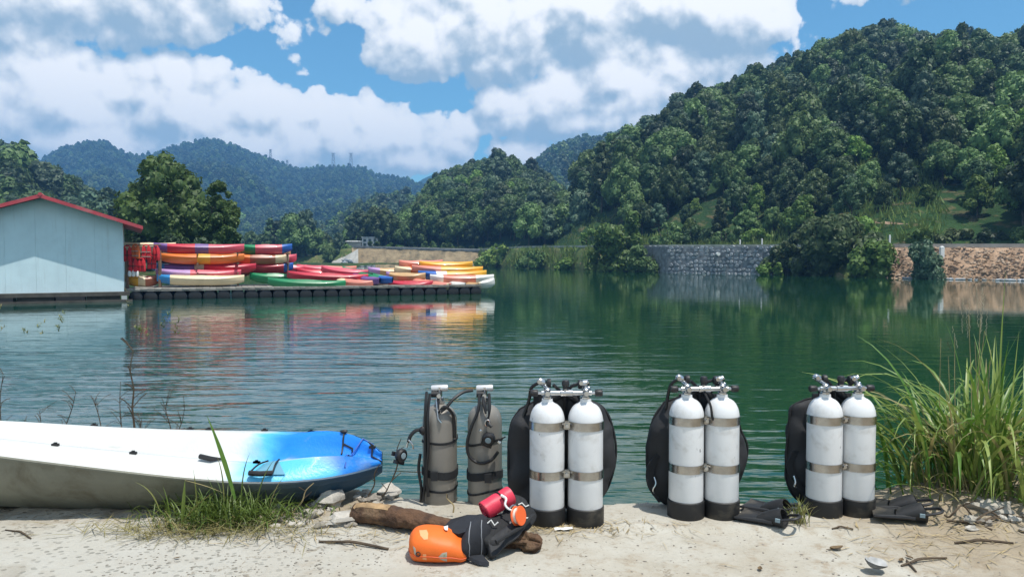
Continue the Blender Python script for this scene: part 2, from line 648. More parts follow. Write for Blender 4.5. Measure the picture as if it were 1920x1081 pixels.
def build_ground():
    m = bpy.data.materials.new('concrete')
    m.use_nodes = True
    t = m.node_tree
    g = NT(t)
    b = t.nodes['Principled BSDF']
    tc = g.n('ShaderNodeTexCoord').outputs['Object']
    n1 = g.noise(tc, 1.6, 6, 0.65)
    n2 = g.noise(tc, 9, 6, 0.7)
    n3_ = g.noise(g.mapv(tc, (1, 1.6, 1)), 42, 4, 0.7)
    c = g.mix(g.ramp(n1, 0.35, 0.65), (0.38, 0.345, 0.28), (0.46, 0.44, 0.385))
    c = g.mix(g.m('MULTIPLY', g.ramp(n2, 0.5, 0.7), 0.75), c, (0.30, 0.24, 0.17))
    c = g.mix(g.m('MULTIPLY', g.ramp(n3_, 0.57, 0.68), 0.55), c, (0.20, 0.17, 0.13))
    # exposed aggregate on the left of the landing
    sp = g.n('ShaderNodeSeparateXYZ')
    g.l(tc, sp.inputs[0])
    c = g.mix(g.m('MULTIPLY', g.ramp(g.m('ADD', sp.outputs[0], n1), -1.0, .4, 1, 0), .6), c, (0.43, 0.42, 0.38))
    agg = g.m('MULTIPLY', g.ramp(sp.outputs[0], -1.35, -0.55, 1, 0), g.ramp(n1, 0.35, 0.6, 1, 0.55))
    warp = g.v('ADD', g.mapv(tc, (1, 1.5, 1)), g.v('SCALE', tc, scale=0.0))
    vo = g.voro(warp, 62, 'F1')
    vo2 = g.voro(warp, 34, 'F1', out='Color')
    sepc = g.n('ShaderNodeSeparateColor')
    g.l(vo2, sepc.inputs[0])
    hole = g.m('MULTIPLY', g.ramp(sepc.outputs[0], 0.62, 0.72), g.ramp(g.voro(warp, 34, 'F1'), 0.25, 0.5, 1, 0))
    c = g.mix(g.m('MULTIPLY', g.m('MULTIPLY', hole, agg), 0.75), c, (0.15, 0.145, 0.12))
    # fine crazing cracks
    wz = g.n('ShaderNodeTexNoise')
    g.l(tc, wz.inputs['Vector'])
    wz.inputs['Scale'].default_value = 2.2
    wz.inputs['Detail'].default_value = 6
    wz.inputs['Roughness'].default_value = .65
    crk_vec = g.v('ADD', tc, g.v('SCALE', wz.outputs['Color'], scale=1.1))
    cr = g.voro(crk_vec, 0.8, 'DISTANCE_TO_EDGE')
    crk = g.ramp(g.m('ADD', cr, g.m('MULTIPLY', g.m('SUBTRACT', n2, 0.5), 0.08)), 0.0, 0.006, 0.55, 0.0)
    c = g.mix(crk, c, (0.19, 0.15, 0.10))
    # soil on the right flank and towards the water on the left
    soil = g.ramp(g.m('ADD', sp.outputs[0], g.m('MULTIPLY', g.m('SUBTRACT', n2, 0.5), 1.1)), 1.30, 2.1)
    soil2 = g.m('MULTIPLY', g.ramp(g.m('ADD', sp.outputs[1], g.m('MULTIPLY', n2, 0.5)), 3.72, 3.95), g.ramp(sp.outputs[0], -0.55, -0.75, 0, 1))
    soil = g.m('MAXIMUM', soil, soil2)
    c = g.mix(g.m('MULTIPLY', soil, 0.7), c, g.mix(n2, (0.34, 0.26, 0.165), (0.22, 0.17, 0.11)))
    # old damp stains
    st = g.noise(g.mapv(tc, (1, 1.8, 1), (5, 2, 0)), 1.1, 6, .7, .5)
    c = g.mix(g.m('MULTIPLY', g.ramp(st, .56, .70), .40), c, (0.20, 0.165, 0.115))
    # wet, dark face below the lip
    wet = g.ramp(sp.outputs[2], -0.30, -0.06, 1, 0)
    c = g.mix(g.m('MULTIPLY', wet, 0.75), c, (0.08, 0.075, 0.055))
    g.l(c, b.inputs['Base Color'])
    b.inputs['Roughness'].default_value = 0.9
    b.inputs['Specular IOR Level'].default_value = 0.25
    bn = g.n('ShaderNodeBump')
    bn.inputs['Distance'].default_value = 0.012
    hh = g.m('ADD', g.m('MULTIPLY', n2, 0.8), g.m('MULTIPLY', n3_, 0.5))
    hh = g.m('SUBTRACT', hh, g.m('MULTIPLY', g.m('MULTIPLY', hole, agg), 0.5))
    g.l(hh, bn.inputs['Height'])
    g.l(bn.outputs[0], b.inputs['Normal'])
    xs = np.concatenate([np.arange(-46, -4.0, 3), np.arange(-4.0, 4.0, 0.02), np.arange(4.0, 46, 3)])
    ys = np.concatenate([np.arange(-44, 2.4, 2.9), np.arange(2.4, 5.8, 0.02), np.arange(5.8, 11, 0.8)])
    nx, ny = len(xs), len(ys)
    V = np.zeros((ny, nx, 3), dtype=np.float32)
    for j, y in enumerate(ys):
        for i, x in enumerate(xs):
            V[j, i] = (x, y, max(ground_z(x, y), -2.6))
    idx = np.arange(nx * ny).reshape(ny, nx)
    Fq = np.stack([idx[:-1, :-1], idx[:-1, 1:], idx[1:, 1:], idx[1:, :-1]], -1).reshape(-1, 4)
    tag(link('concrete_landing_ground', raw_mesh('concrete_landing_ground', V.reshape(-1, 3), Fq, m, True)), kind='structure')


build_ground()


# ------------------------------------------------------------------ hills
def hill_mat(name, green, dark, earth, earth_amt):
    m = bpy.data.materials.new(name)
    m.use_nodes = True
    t = m.node_tree
    g = NT(t)
    b = t.nodes['Principled BSDF']
    tc = g.n('ShaderNodeTexCoord').outputs['Object']
    n = g.noise(tc, 0.12, 6, 0.65)
    n2 = g.noise(tc, 0.6, 4, 0.65)
    c = g.mix(g.ramp(n, 0.35, 0.65), green, dark)
    c = g.mix(g.m('MULTIPLY', g.ramp(n2, 0.5, 0.7), earth_amt), c, earth)
    g.l(c, b.inputs['Base Color'])
    b.inputs['Roughness'].default_value = 0.95
    b.inputs['Specular IOR Level'].default_value = 0.1
    bn = g.n('ShaderNodeBump')
    bn.inputs['Distance'].default_value = 1.0
    g.l(n2, bn.inputs['Height'])
    g.l(bn.outputs[0], b.inputs['Normal'])
    return m


YB = [(380, 180), (600, 166), (655, 159), (780, 155), (900, 150), (1000, 127), (1100, 105), (1250, 89), (1450, 80), (1560, 71), (1700, 63),
      (1920, 57), (2400, 48)]


def yb(px):
    return interp(px, YB)


def ztop(px):
    y = interp(px, [(380, 486), (600, 478), (640, 466), (700, 463), (890, 468), (980, 463), (1200, 461), (2400, 460)])
    return Zr(y, yb(px) + 1.5)


class Hill:
    def __init__(s, prof, yf, yr, hT, zf=None, bow=0.15, rough=1.0, back=0.5, seed=0):
        s.prof, s.yf, s.yr, s.hT, s.zf, s.bow, s.rough, s.back, s.seed = prof, yf, yr, hT, zf, bow, rough, back, seed

    def lim(s, px):
        f = s.yf(px) if callable(s.yf) else s.yf
        r = interp(px, s.yr) if isinstance(s.yr, list) else s.yr
        return f, max(r, f + 8)

    def z_at(s, px, Y):
        f, r = s.lim(px)
        z0 = s.zf(px) if callable(s.zf) else (s.zf if s.zf is not None else WZ - 1)
        zr = Zr(interp(px, s.prof), r) - s.hT
        zr = max(zr, z0 + 0.5)
        t = (Y - f) / (r - f)
        if t <= 0:
            return z0
        if t <= 1:
            z = z0 + (zr - z0) * (t + s.bow * t * (1 - t) * 4 * 0.5)
            x = X(px, Y)
            k = 3.0 / (r - f) * 10
            z += s.rough * math.sin(PI * min(1, t)) * ((r - f) * 0.05) * (n3(x / (r - f) * 5 + s.seed, Y / (r - f) * 5) + 0.4 * n3(x / (r - f) * 14, Y / (r - f) * 14, s.seed))
            return z
        return zr - (zr - z0) * 0.8 * ((t - 1) / s.back) ** 1.3

    def z(s, x, y):
        return s.z_at(CX + F * x / y, y)

    def mesh(s, name, m, px0, px1, nx=90, ny=46):
        V = []
        for j in range(ny + 1):
            t = j / ny * (1 + s.back)
            for i in range(nx + 1):
                px = px0 + (px1 - px0) * i / nx
                f, r = s.lim(px)
                Y = f + (r - f) * t
                V.append((X(px, Y), Y, s.z_at(px, Y)))
        n = nx + 1
        Fq = [(j * n + i, j * n + i + 1, (j + 1) * n + i + 1, (j + 1) * n + i) for j in range(ny) for i in range(nx)]
        o = link(name, raw_mesh(name, V, Fq, m, True))
        return tag(o, kind='structure')

    def scatter(s, px0, px1, spacing, tmax=1.12, keep=None, tmin=0.0):
        """evenly jittered stand of trees"""
        fs = [s.lim(px0 + (px1 - px0) * k / 40) for k in range(41)]
        y0, y1 = min(f for f, _ in fs), max(f + (r - f) * tmax for f, r in fs)
        x0 = min(X(px0, y0), X(px0, y1))
        x1 = max(X(px1, y0), X(px1, y1))
        out = []
        ny = int((y1 - y0) / (spacing * 0.87))
        nx = int((x1 - x0) / spacing)
        for j in range(ny + 1):
            for i in range(nx + 1):
                x = x0 + (i + (0.5 if j % 2 else 0) + random.uniform(-.36, .36)) * spacing
                y = y0 + (j + random.uniform(-.36, .36)) * spacing * 0.87
                px = CX + F * x / y
                if not (px0 <= px <= px1):
                    continue
                f, r = s.lim(px)
                t = (y - f) / (r - f)
                if t < tmin or t > tmax:
                    continue
                if keep is not None and not keep(px, y, t):
                    continue
                out.append((x, y, s.z_at(px, y), px, t))
        return out


hm_near = hill_mat('hillside_soil', (0.035, 0.075, 0.022), (0.020, 0.045, 0.018), (0.20, 0.14, 0.08), 0.55)
hm_far = hill_mat('wooded_slope', (0.030, 0.065, 0.030), (0.018, 0.042, 0.022), (0.05, 0.07, 0.03), 0.3)

H_right = Hill([(960, 462), (990, 456), (1012, 440), (1030, 408), (1042, 385), (1055, 358), (1075, 328), (1095, 306), (1125, 284), (1160, 262), (1230, 226), (1300, 186),
                (1400, 146), (1460, 122), (1500, 112), (1560, 94), (1620, 70), (1680, 78), (1770, 76), (1840, 100), (1900, 124), (1960, 130), (2100, 120), (2400, 110)],
               lambda px: yb(px) + interp(px, [(960, 18), (1200, 12), (2400, 10)]), [(960, 165), (1040, 168), (1150, 176), (1300, 192), (1620, 225), (1920, 215), (2400, 200)],
               7.5, zf=lambda px: ztop(px) - 0.15, bow=0.22, rough=1.0, seed=1)
H_mid = Hill([(660, 468), (700, 458), (735, 446), (760, 418), (790, 390), (830, 348), (870, 322), (910, 314), (950, 322), (985, 344), (1010, 358), (1040, 385), (1090, 420), (1200, 440)],
             lambda px: yb(px) + 12 if px < 1000 else yb(1000) + 12, 282, 6.0, zf=lambda px: ztop(px) - 0.15, bow=0.35, seed=2)
H_low = Hill([(480, 470), (560, 445), (600, 422), (650, 395), (700, 368), (740, 357), (800, 362), (840, 380), (920, 400), (1000, 420)], 285, 400, 8, zf=0.0, bow=0.2, seed=3)
H_left = Hill([(-900, 210), (-400, 215), (-100, 235), (0, 264), (50, 295), (100, 332), (160, 367), (220, 398), (300, 430), (380, 455)], 112, 262, 6.5, zf=0.5, bow=0.1, seed=4)
H_ridge = Hill([(-900, 215), (-500, 250), (-200, 275), (0, 318), (80, 300), (120, 275), (170, 262), (205, 262), (240, 285), (270, 290), (320, 276), (360, 264), (400, 257), (440, 270), (480, 286),
                (520, 302), (560, 316), (620, 309), (680, 311), (720, 325), (760, 330), (800, 352), (900, 372), (1100, 350), (1400, 300)], 430, 1100, 8, zf=0.0, bow=-0.12, rough=1.0, back=0.35, seed=5)
H_behind = Hill([(900, 420), (940, 385), (985, 332), (1010, 302), (1040, 277), (1080, 264), (1120, 256), (1300, 225), (1500, 260)], 330, 620, 8, zf=0.0, bow=0.1, seed=6)
H_peak = Hill([(640, 372), (720, 360), (775, 342), (800, 326), (820, 318), (840, 324), (865, 345), (920, 368), (1000, 380)], 1180, 1480, 2, zf=0.0, bow=0.0, back=0.1, seed=7)

H_right.mesh('wooded_hill', hm_near, 962, 2400, 120, 60)
H_mid.mesh('round_hill', hm_far, 662, 1180, 60, 40)
H_low.mesh('low_hill', hm_far, 480, 1000, 50, 30)
H_left.mesh('left_hill', hm_far, -880, 370, 60, 40)
H_ridge.mesh('mountain_ridge', hm_far, -900, 1400, 190, 60)
H_behind.mesh('rear_hill', hm_far, 905, 1500, 50, 36)
H_peak.mesh('distant_mountain', hm_far, 640, 1000, 40, 24)


# ------------------------------------------------------------------ foliage
def crown_arrays(lobes, n, leaf, seed, core=0.82, droop=0.0, jitter=0.55):
    r = np.random.default_rng(seed)
    L = np.array(lobes, dtype=float)
    w = L[:, 3] ** 2
    cnt = r.multinomial(n, w / w.sum())
    pts, nrm = [], []
    for k in range(len(L)):
        d = r.normal(size=(cnt[k], 3))
        d /= np.linalg.norm(d, axis=1)[:, None] + 1e-9
        rad = L[k, 3] * (0.86 + 0.24 * r.random(cnt[k]))
        p = L[k, :3] + d * rad[:, None]
        ok = np.ones(len(p), bool)
        for j in range(len(L)):
            if j != k:
                ok &= np.linalg.norm(p - L[j, :3], axis=1) > L[j, 3] * 0.80
        pts.append(p[ok])
        nrm.append(d[ok])
    p = np.concatenate(pts)
    d = np.concatenate(nrm)
    d = d + r.normal(size=d.shape) * jitter
    d[:, 2] += 0.25
    d /= np.linalg.norm(d, axis=1)[:, None]
    a = np.cross(d, r.normal(size=d.shape))
    a /= np.linalg.norm(a, axis=1)[:, None] + 1e-9
    b = np.cross(d, a)
    s1 = (leaf * (0.55 + 0.9 * r.random(len(p))))[:, None]
    s2 = s1 * (0.45 + 0.4 * r.random(len(p)))[:, None]
    bend = d * s1 * 0.25
    V = np.stack([p + a * s1 - bend, p + b * s2, p - a * s1 - bend, p - b * s2], 1).reshape(-1, 3)
    Fq = np.arange(len(V)).reshape(-1, 4)
    if core:
        cv, cf = [], []
        seg, rg = 8, 5
        for k in range(len(L)):
            o = len(V) + len(cv)
            for i in range(rg + 1):
                th = PI * i / rg
                for q in range(seg):
                    an = 2 * PI * q / seg
                    rr = L[k, 3] * core * (0.86 + 0.28 * r.random())
                    cv.append((L[k, 0] + rr * math.sin(th) * math.cos(an), L[k, 1] + rr * math.sin(th) * math.sin(an), L[k, 2] + rr * math.cos(th)))
            for i in range(rg):
                for q in range(seg):
                    q2 = (q + 1) % seg
                    cf.append((o + i * seg + q, o + (i + 1) * seg + q, o + (i + 1) * seg + q2, o + i * seg + q2))
        V = np.concatenate([V, np.array(cv)])
        Fq = np.concatenate([Fq, np.array(cf)])
    return V, Fq


def lobes_round(seed, H=7.0, R=2.4, n=12, low=0.34):
    r = random.Random(seed)
    out = [(0, 0, H * 0.62, R * 0.62)]
    for k in range(n):
        a = 2 * PI * k * 0.382 + r.uniform(-.4, .4)
        h = H * (low + (0.93 - low) * ((k + 0.5) / n) + r.uniform(-.04, .04))
        q = (h / H - low) / (1 - low)
        rad = R * (0.80 - 0.55 * q ** 1.7) * r.uniform(.6, 1.2)
        out.append((rad * math.cos(a), rad * math.sin(a), h, R * r.uniform(.20, .42)))
    out.append((r.uniform(-.3, .3), r.uniform(-.3, .3), H * 0.9, R * .36))
    return out


def lobes_cone(seed, H=8.0, R=1.7, n=16):
    r = random.Random(seed)
    out = []
    for k in range(n):
        q = (k + 0.5) / n
        a = k * 2.4 + r.uniform(-.3, .3)
        rad = R * (1 - q) * 0.75 * r.uniform(.7, 1.1)
        out.append((rad * math.cos(a), rad * math.sin(a), H * (0.14 + 0.8 * q), R * (0.46 - 0.24 * q) * r.uniform(.85, 1.2)))
    return out


def trunk_mb(H, r0, seed, limbs=5, spread=1.5):
    r = random.Random(seed)
    mb = MB()
    top = Vector((r.uniform(-.2, .2), r.uniform(-.2, .2), H * 0.72))
    mb.tube([(0, 0, -0.6), (r.uniform(-.08, .08), 0, H * .25), top], [r0, r0 * .7, r0 * .3], 7)
    for k in range(limbs):
        h = H * r.uniform(.25, .55)
        a = k * 2.4 + r.uniform(-.3, .3)
        e = Vector((spread * math.cos(a), spread * math.sin(a), h + H * r.uniform(.12, .25)))
        mb.tube([(0, 0, h), (e.x * .5, e.y * .5, h + (e.z - h) * .35), e], [r0 * .5, r0 * .35, r0 * .15], 5)
    return mb


TREE_KINDS = []          # (crown mesh, trunk mesh, word for the label)
for i, (lb, mk, word, nl, lf) in enumerate([
        (lobes_round(11, 7.0, 2.5, 19), 'leaf_dark', 'dark green round-crowned tree', 2600, .23),
        (lobes_round(12, 6.4, 2.8, 16, .28), 'leaf_mid', 'mid green spreading tree', 2500, .23),
        (lobes_round(13, 7.9, 2.1, 22, .3), 'leaf_blue', 'grey green leafy tree', 2500, .21),
        (lobes_round(14, 6.2, 2.4, 15, .3), 'leaf_bright', 'bright yellow-green tree', 2300, .24),
        (lobes_cone(15, 8.2, 1.9, 16), 'leaf_dark', 'dark narrow pointed tree', 1300, .27),
        (lobes_round(16, 7.2, 3.0, 24, .36), 'leaf_mid', 'broad dense green tree', 2900, .23)]):
    V, Fq = crown_arrays(lb, nl, lf, 100 + i)
    cm = raw_mesh('crown', V, Fq, M[mk])
    tm = trunk_mb(7.0, 0.16, 40 + i)
    to = tm.build('trunk', M['bark_far'])
    tmesh = to.data
    bpy.data.objects.remove(to)
    TREE_KINDS.append((cm, tmesh, word))


def joined_source(name, k):
    """crown and trunk in one mesh, only as the pattern for uncounted forest"""
    cm, tm, _ = TREE_KINDS[k]
    bm = bmesh.new()
    bm.from_mesh(cm)
    nf = len(bm.faces)
    bm.from_mesh(tm)
    bm.faces.ensure_lookup_table()
    me = bpy.data.meshes.new(name)
    for i, f in enumerate(bm.faces):
        f.material_index = 0 if i < nf else 1
    bm.to_mesh(me)
    bm.free()
    me.materials.append(cm.materials[0])
    me.materials.append(M['bark_far'])
    return me


forest_src = bpy.data.collections.new('forest_sources')     # never linked to the scene
for k in range(6):
    forest_src.objects.link(bpy.data.objects.new('forest_tree_%d' % k, joined_source('forest_tree', k)))
clump_src = bpy.data.collections.new('clump_sources')
for k, (mk, seed) in enumerate((('leaf_dark', 61), ('leaf_mid', 62), ('leaf_blue', 63), ('leaf_bright', 64))):
    V, Fq = crown_arrays(lobes_round(seed, 7.0, 3.0, 9, .2), 420, .55, seed)
    clump_src.objects.link(bpy.data.objects.new('forest_clump_%d' % k, raw_mesh('forest_clump', V, Fq, M[mk])))


def forest(name, pts, coll, weights, smin, smax):
    """one mass of uncounted trees"""
    me = bpy.data.meshes.new(name)
    me.from_pydata([(p[0], p[1], p[2] - 0.3) for p in pts], [], [])
    n = len(pts)
    a = me.attributes.new('tree_kind', 'INT', 'POINT')
    a.data.foreach_set('value', np.array([random.choices(range(len(weights)), weights)[0] for _ in pts], dtype=np.int32))
    s = np.array([[q * random.uniform(.92, 1.1), q * random.uniform(.92, 1.1), q * random.uniform(.85, 1.15)]
                  for q in (random.uniform(smin, smax) * (p[5] if len(p) > 5 else 1.0) for p in pts)], dtype=np.float32)
    a = me.attributes.new('tree_size', 'FLOAT_VECTOR', 'POINT')
    a.data.foreach_set('vector', s.ravel())
    r = np.array([[random.uniform(-.08, .08), random.uniform(-.08, .08), random.uniform(0, 6.28)] for _ in pts], dtype=np.float32)
    a = me.attributes.new('tree_turn', 'FLOAT_VECTOR', 'POINT')
    a.data.foreach_set('vector', r.ravel())
    o = link(name, me)
    tag(o, kind='stuff')
    ng = bpy.data.node_groups.new(name, 'GeometryNodeTree')
    ng.interface.new_socket(name='Geometry', in_out='INPUT', socket_type='NodeSocketGeometry')
    ng.interface.new_socket(name='Geometry', in_out='OUTPUT', socket_type='NodeSocketGeometry')
    g = NT(ng)
    gi, go = g.n('NodeGroupInput'), g.n('NodeGroupOutput')
    ci = g.n('GeometryNodeCollectionInfo')
    ci.inputs['Collection'].default_value = coll
    ci.inputs['Separate Children'].default_value = True
    ci.inputs['Reset Children'].default_value = True
    iop = g.n('GeometryNodeInstanceOnPoints')
    iop.inputs['Pick Instance'].default_value = True

    def attr(nm, dt):
        q = g.n('GeometryNodeInputNamedAttribute', data_type=dt)
        q.inputs[0].default_value = nm
        return q.outputs[0]
    g.l(gi.outputs[0], iop.inputs['Points'])
    g.l(ci.outputs[0], iop.inputs['Instance'])
    g.l(attr('tree_kind', 'INT'), iop.inputs['Instance Index'])
    e2r = g.n('FunctionNodeEulerToRotation')
    g.l(attr('tree_turn', 'FLOAT_VECTOR'), e2r.inputs[0])
    g.l(e2r.outputs[0], iop.inputs['Rotation'])
    g.l(attr('tree_size', 'FLOAT_VECTOR'), iop.inputs['Scale'])
    g.l(iop.outputs[0], go.inputs[0])
    md = o.modifiers.new('forest', 'NODES')
    md.node_group = ng
    return o


TREE_PROTO = {}


def place_tree(k, loc, s, label, group, name='broadleaf_tree', rz=None, sz=None):
    sz = random.uniform(.82, 1.3) if sz is None else sz
    """a tree: trunk and crown on an empty at its foot"""
    cm, tm, _ = TREE_KINDS[k]
    rz = random.uniform(0, 6.28) if rz is None else rz
    key = (k, name)
    if key not in TREE_PROTO:
        r = thing(name, loc, label, 'tree', group, rz)
        kids = [link('crown', cm, r), link('trunk', tm, r)]
        KIDS[r.name] = kids
        TREE_PROTO[key] = r
        r.scale = (s, s, s * (sz or 1))
        return r
    c = dup(TREE_PROTO[key], loc, rz, (s, s, s * (sz or 1)), label)
    c['group'] = group
    return c


def keep_right(px, y, t):
    py = CY  # clearings on the slope: the eroded scar on the left and the grassy terrace on the right
    z = H_right.z_at(px, y)
    row = HZ - (z - CAMZ) / y * F
    if px < 1200 and row > interp(px, [(980, 300), (1030, 385), (1045, 400), (1090, 384), (1140, 402), (1200, 452)]) + 4:
        return False
    if 1610 < px < 1745 and 388 < row < 448 and random.random() < .93:
        return False
    if t < 0.02:
        return False
    if n3(px * .03, y * .07, 5) > .42:
        return False
    return True


def scale_right(px, t):
    s = random.choice((random.uniform(.55, .85), random.uniform(.75, 1.1), random.uniform(.95, 1.35)))
    if t < 0.12:
        s *= 0.62
    elif t < 0.25:
        s *= 0.85
    return s


stand = H_right.scatter(1005, 2250, 3.6, 1.1, keep_right)
stand.sort(key=lambda p: p[1])
visible = [p for p in stand if p[3] < 1945]
singles = visible[:292]
sset = set(id(p) for p in singles)
rest = [p for p in stand if id(p) not in sset]
RIGHT_W = [6, 4.5, 5, .7, 2.0, 5]
for p in singles:
    k = random.choices(range(6), RIGHT_W)[0]
    if p[4] < 0.12 and random.random() < .22:
        k = 3
    if p[4] < 0.12:
        where = 'low down above the lakeside road'
    elif p[3] < 1300:
        where = 'on the left flank of the big hill'
    elif p[3] > 1700:
        where = 'on the right of the big hill'
    else:
        where = 'on the lower middle of the big hill'
    word = TREE_KINDS[k][2]
    place_tree(k, (p[0], p[1], p[2] - .2), scale_right(p[3], p[4]), '%s %s' % (word, where), word + 's ' + where)
forest('hill_forest', rest, forest_src, RIGHT_W, .7, 1.35)
# emergent trees on the crest
for px, py, k in ((1620, 38, 0), (1640, 52, 5), (1600, 58, 2), (1790, 56, 0), (1765, 60, 5), (1905, 82, 0), (1470, 80, 4), (1455, 92, 4), (1436, 98, 4), (1414, 106, 4), (1265, 186, 0), (1300, 168, 0), (1530, 80, 2)):
    Y = H_right.lim(px)[1] * 0.985
    zt = Zr(py, Y)
    zb = H_right.z_at(px, Y) - .3
    s = max(.5, (zt - zb) / 7.2)
    w = TREE_KINDS[k][2]
    place_tree(k, (X(px, Y), Y, zb), min(s, 1.15 if k == 4 else 1.5), '%s standing out on the crest of the big hill' % w, 'crest ' + w + 's')

forest('round_hill_forest', H_mid.scatter(668, 1120, 3.9, 1.1), forest_src, [6, 5, 3, 1.2, .4, 6], .85, 1.35)
forest('low_hill_forest', H_low.scatter(484, 960, 6.0, 1.1), clump_src, [3, 4, 3, 1], .9, 1.4)
forest('left_hill_forest', H_left.scatter(-300, 370, 4.8, 1.1), clump_src, [5, 4, 4, .5], .8, 1.3)
forest('mountain_forest', H_ridge.scatter(-300, 1000, 8.5, 1.04), clump_src, [5, 3, 5, .3], .9, 1.5)
forest('rear_hill_forest', H_behind.scatter(905, 1300, 8.0, 1.08), clump_src, [5, 3, 5, .3], 1.2, 1.8)

# ------------------------------------------------------------------ the far bank: shore, road, walls
M['tan_stone'] = mat('tan_stone', (0.34, 0.255, 0.15), 0.9, var=0.35, vscale=0.7, bump=0.15, bscale=2.0, dirt=(0.12, 0.11, 0.07), dirt_amt=.7, dscale=.5)
M['earth'] = mat('earth', (0.40, 0.27, 0.175), 0.95, var=0.3, vscale=0.9, bump=0.35, bscale=1.6, dirt=(0.20, 0.13, 0.08), dirt_amt=.8, dscale=1.1)
M['grey_mortar'] = mat('grey_mortar', (0.19, 0.20, 0.21), 0.95, var=0.4, vscale=2)
for q, c in enumerate(((0.27, 0.30, 0.33), (0.34, 0.365, 0.39), (0.21, 0.235, 0.26), (0.30, 0.32, 0.325))):
    M['masonry%d' % q] = mat('masonry', c, 0.9, var=0.25, vscale=1.5, bump=0.04, bscale=6)
M['pale_concrete'] = mat('pale_concrete', (0.42, 0.41, 0.37), 0.85, var=0.2, vscale=1.0)
M['asphalt'] = mat('asphalt', (0.07, 0.07, 0.07), 0.9, var=0.2, vscale=.6)
M['white_paint'] = mat('white_paint', (0.78, 0.78, 0.76), 0.5)


def shore_mat():
    m = bpy.data.materials.new('shore_grass')
    m.use_nodes = True
    g = NT(m.node_tree)
    b = m.node_tree.nodes['Principled BSDF']
    tc = g.n('ShaderNodeTexCoord').outputs['Object']
    n = g.noise(tc, 0.22, 6, 0.7)
    n2 = g.noise(tc, 1.1, 5, 0.7)
    c = g.mix(g.ramp(n, 0.4, 0.6), (0.075, 0.13, 0.022), (0.12, 0.135, 0.04))
    c = g.mix(g.ramp(n2, 0.55, 0.68), c, (0.28, 0.21, 0.12))
    g.l(c, b.inputs['Base Color'])
    b.inputs['Roughness'].default_value = 0.95
    bn = g.n('ShaderNodeBump')
    bn.inputs['Distance'].default_value = 0.4
    g.l(n2, bn.inputs['Height'])
    g.l(bn.outputs[0], b.inputs['Normal'])
    return m


def build_shore():
    V, mi = [], []
    pxs = np.arange(380, 2401, 6.0)
    rows = [(-4, None), (-0.2, -0.9), (0.5, 0.06), (1.6, 0.40), (3.2, 0.80), (4.4, 1.0), (4.6, 1.0), (10.5, 1.0), (10.8, 1.04), (20, 1.05)]
    for px in pxs:
        y0, zt = yb(px), ztop(px)
        walled = (664 < px < 910) or (1184 < px < 1482) or px > 1650
        for r, (dy, q) in enumerate(rows):
            if walled and 0 < r < 5:
                dy = (1.9, 2.0, 2.1, 2.3)[r - 1] + (1.9 if px > 1650 or px < 920 else 0)
            y = y0 + dy
            z = WZ - 2 if q is None else WZ + (zt - WZ) * q
            if q is not None and 0 < q < 0.9 and not walled:
                z += 0.25 * n3(px * 0.09, r * 1.3) * (zt - WZ) * 0.5
                y += 0.7 * n3(px * 0.11, r * 2.1, 4)
            V.append((X(px, y), y, z))
    n, k = len(pxs), len(rows)
    Fq = [(i * k + r, (i + 1) * k + r, (i + 1) * k + r + 1, i * k + r + 1) for i in range(n - 1) for r in range(k - 1)]
    mi = [1 if r == 6 else 0 for i in range(n - 1) for r in range(k - 1)]
    tag(link('far_shore', raw_mesh('far_shore', V, Fq, [shore_mat(), M['asphalt']], False, mi)), kind='structure')
    # kerb along the lake side of the road: a pale coping
    mb = MB()
    rings = []
    for px in np.arange(690, 2400, 12):
        y, z = yb(px) + 4.3, ztop(px)
        x = X(px, y)
        rings.append([(x, y, z - .1), (x, y, z + .22), (x, y + .3, z + .22), (x, y + .3, z - .1)])
    mb.loft(rings)
    tag(mb.build('kerb', M['pale_concrete'], off=(0, 0, 0)), kind='structure')


build_shore()


def strip(px0, px1, dy, y_top=None, z0=None, n=40, batter=0.6, th=0.7, wob=0.0):
    mb = MB()
    rings = []
    for i in range(n + 1):
        px = px0 + (px1 - px0) * i / n
        yy = yb(px) + dy
        zt = ztop(px) - 0.02 if y_top is None else Zr(y_top(px), yy)
        zb = WZ - 1.0
        ring = []
        for q in (0, .25, .5, .75, 1):
            y = yy + batter * q + wob * n3(px * .07, q * 3.1, 2)
            ring.append((X(px, y), y, zb + (zt - zb) * q))
        ye = yy + batter + th
        ring.append((X(px, ye), ye, zt))
        ring.append((X(px, ye), ye, zb))
        rings.append(ring)
    mb.loft(rings)
    return mb


# tan retaining wall under the road, far left of the bank
o = thing('retaining_wall', (X(770, yb(770)), yb(770), WZ), 'long tan stone retaining wall along the far bank behind the kayak dock', 'wall')
mb = strip(660, 908, 0.2, lambda px: interp(px, [(668, 464), (905, 472)]), batter=3.0, wob=.35, n=70)
mb.build('wall_face', M['tan_stone'], o)
mb = MB()
rings = []
for i in range(20):
    px = 664 + (908 - 664) * i / 19
    y = yb(px) + 3.1
    z = Zr(interp(px, [(668, 464), (905, 472)]), y)
    rings.append([(X(px, y), y, z), (X(px, y), y, z + .35), (X(px, y), y + 1.3, z + .35), (X(px, y), y + 1.3, z)])
mb.loft(rings)
mb.build('coping', M['grey_mortar'], o)

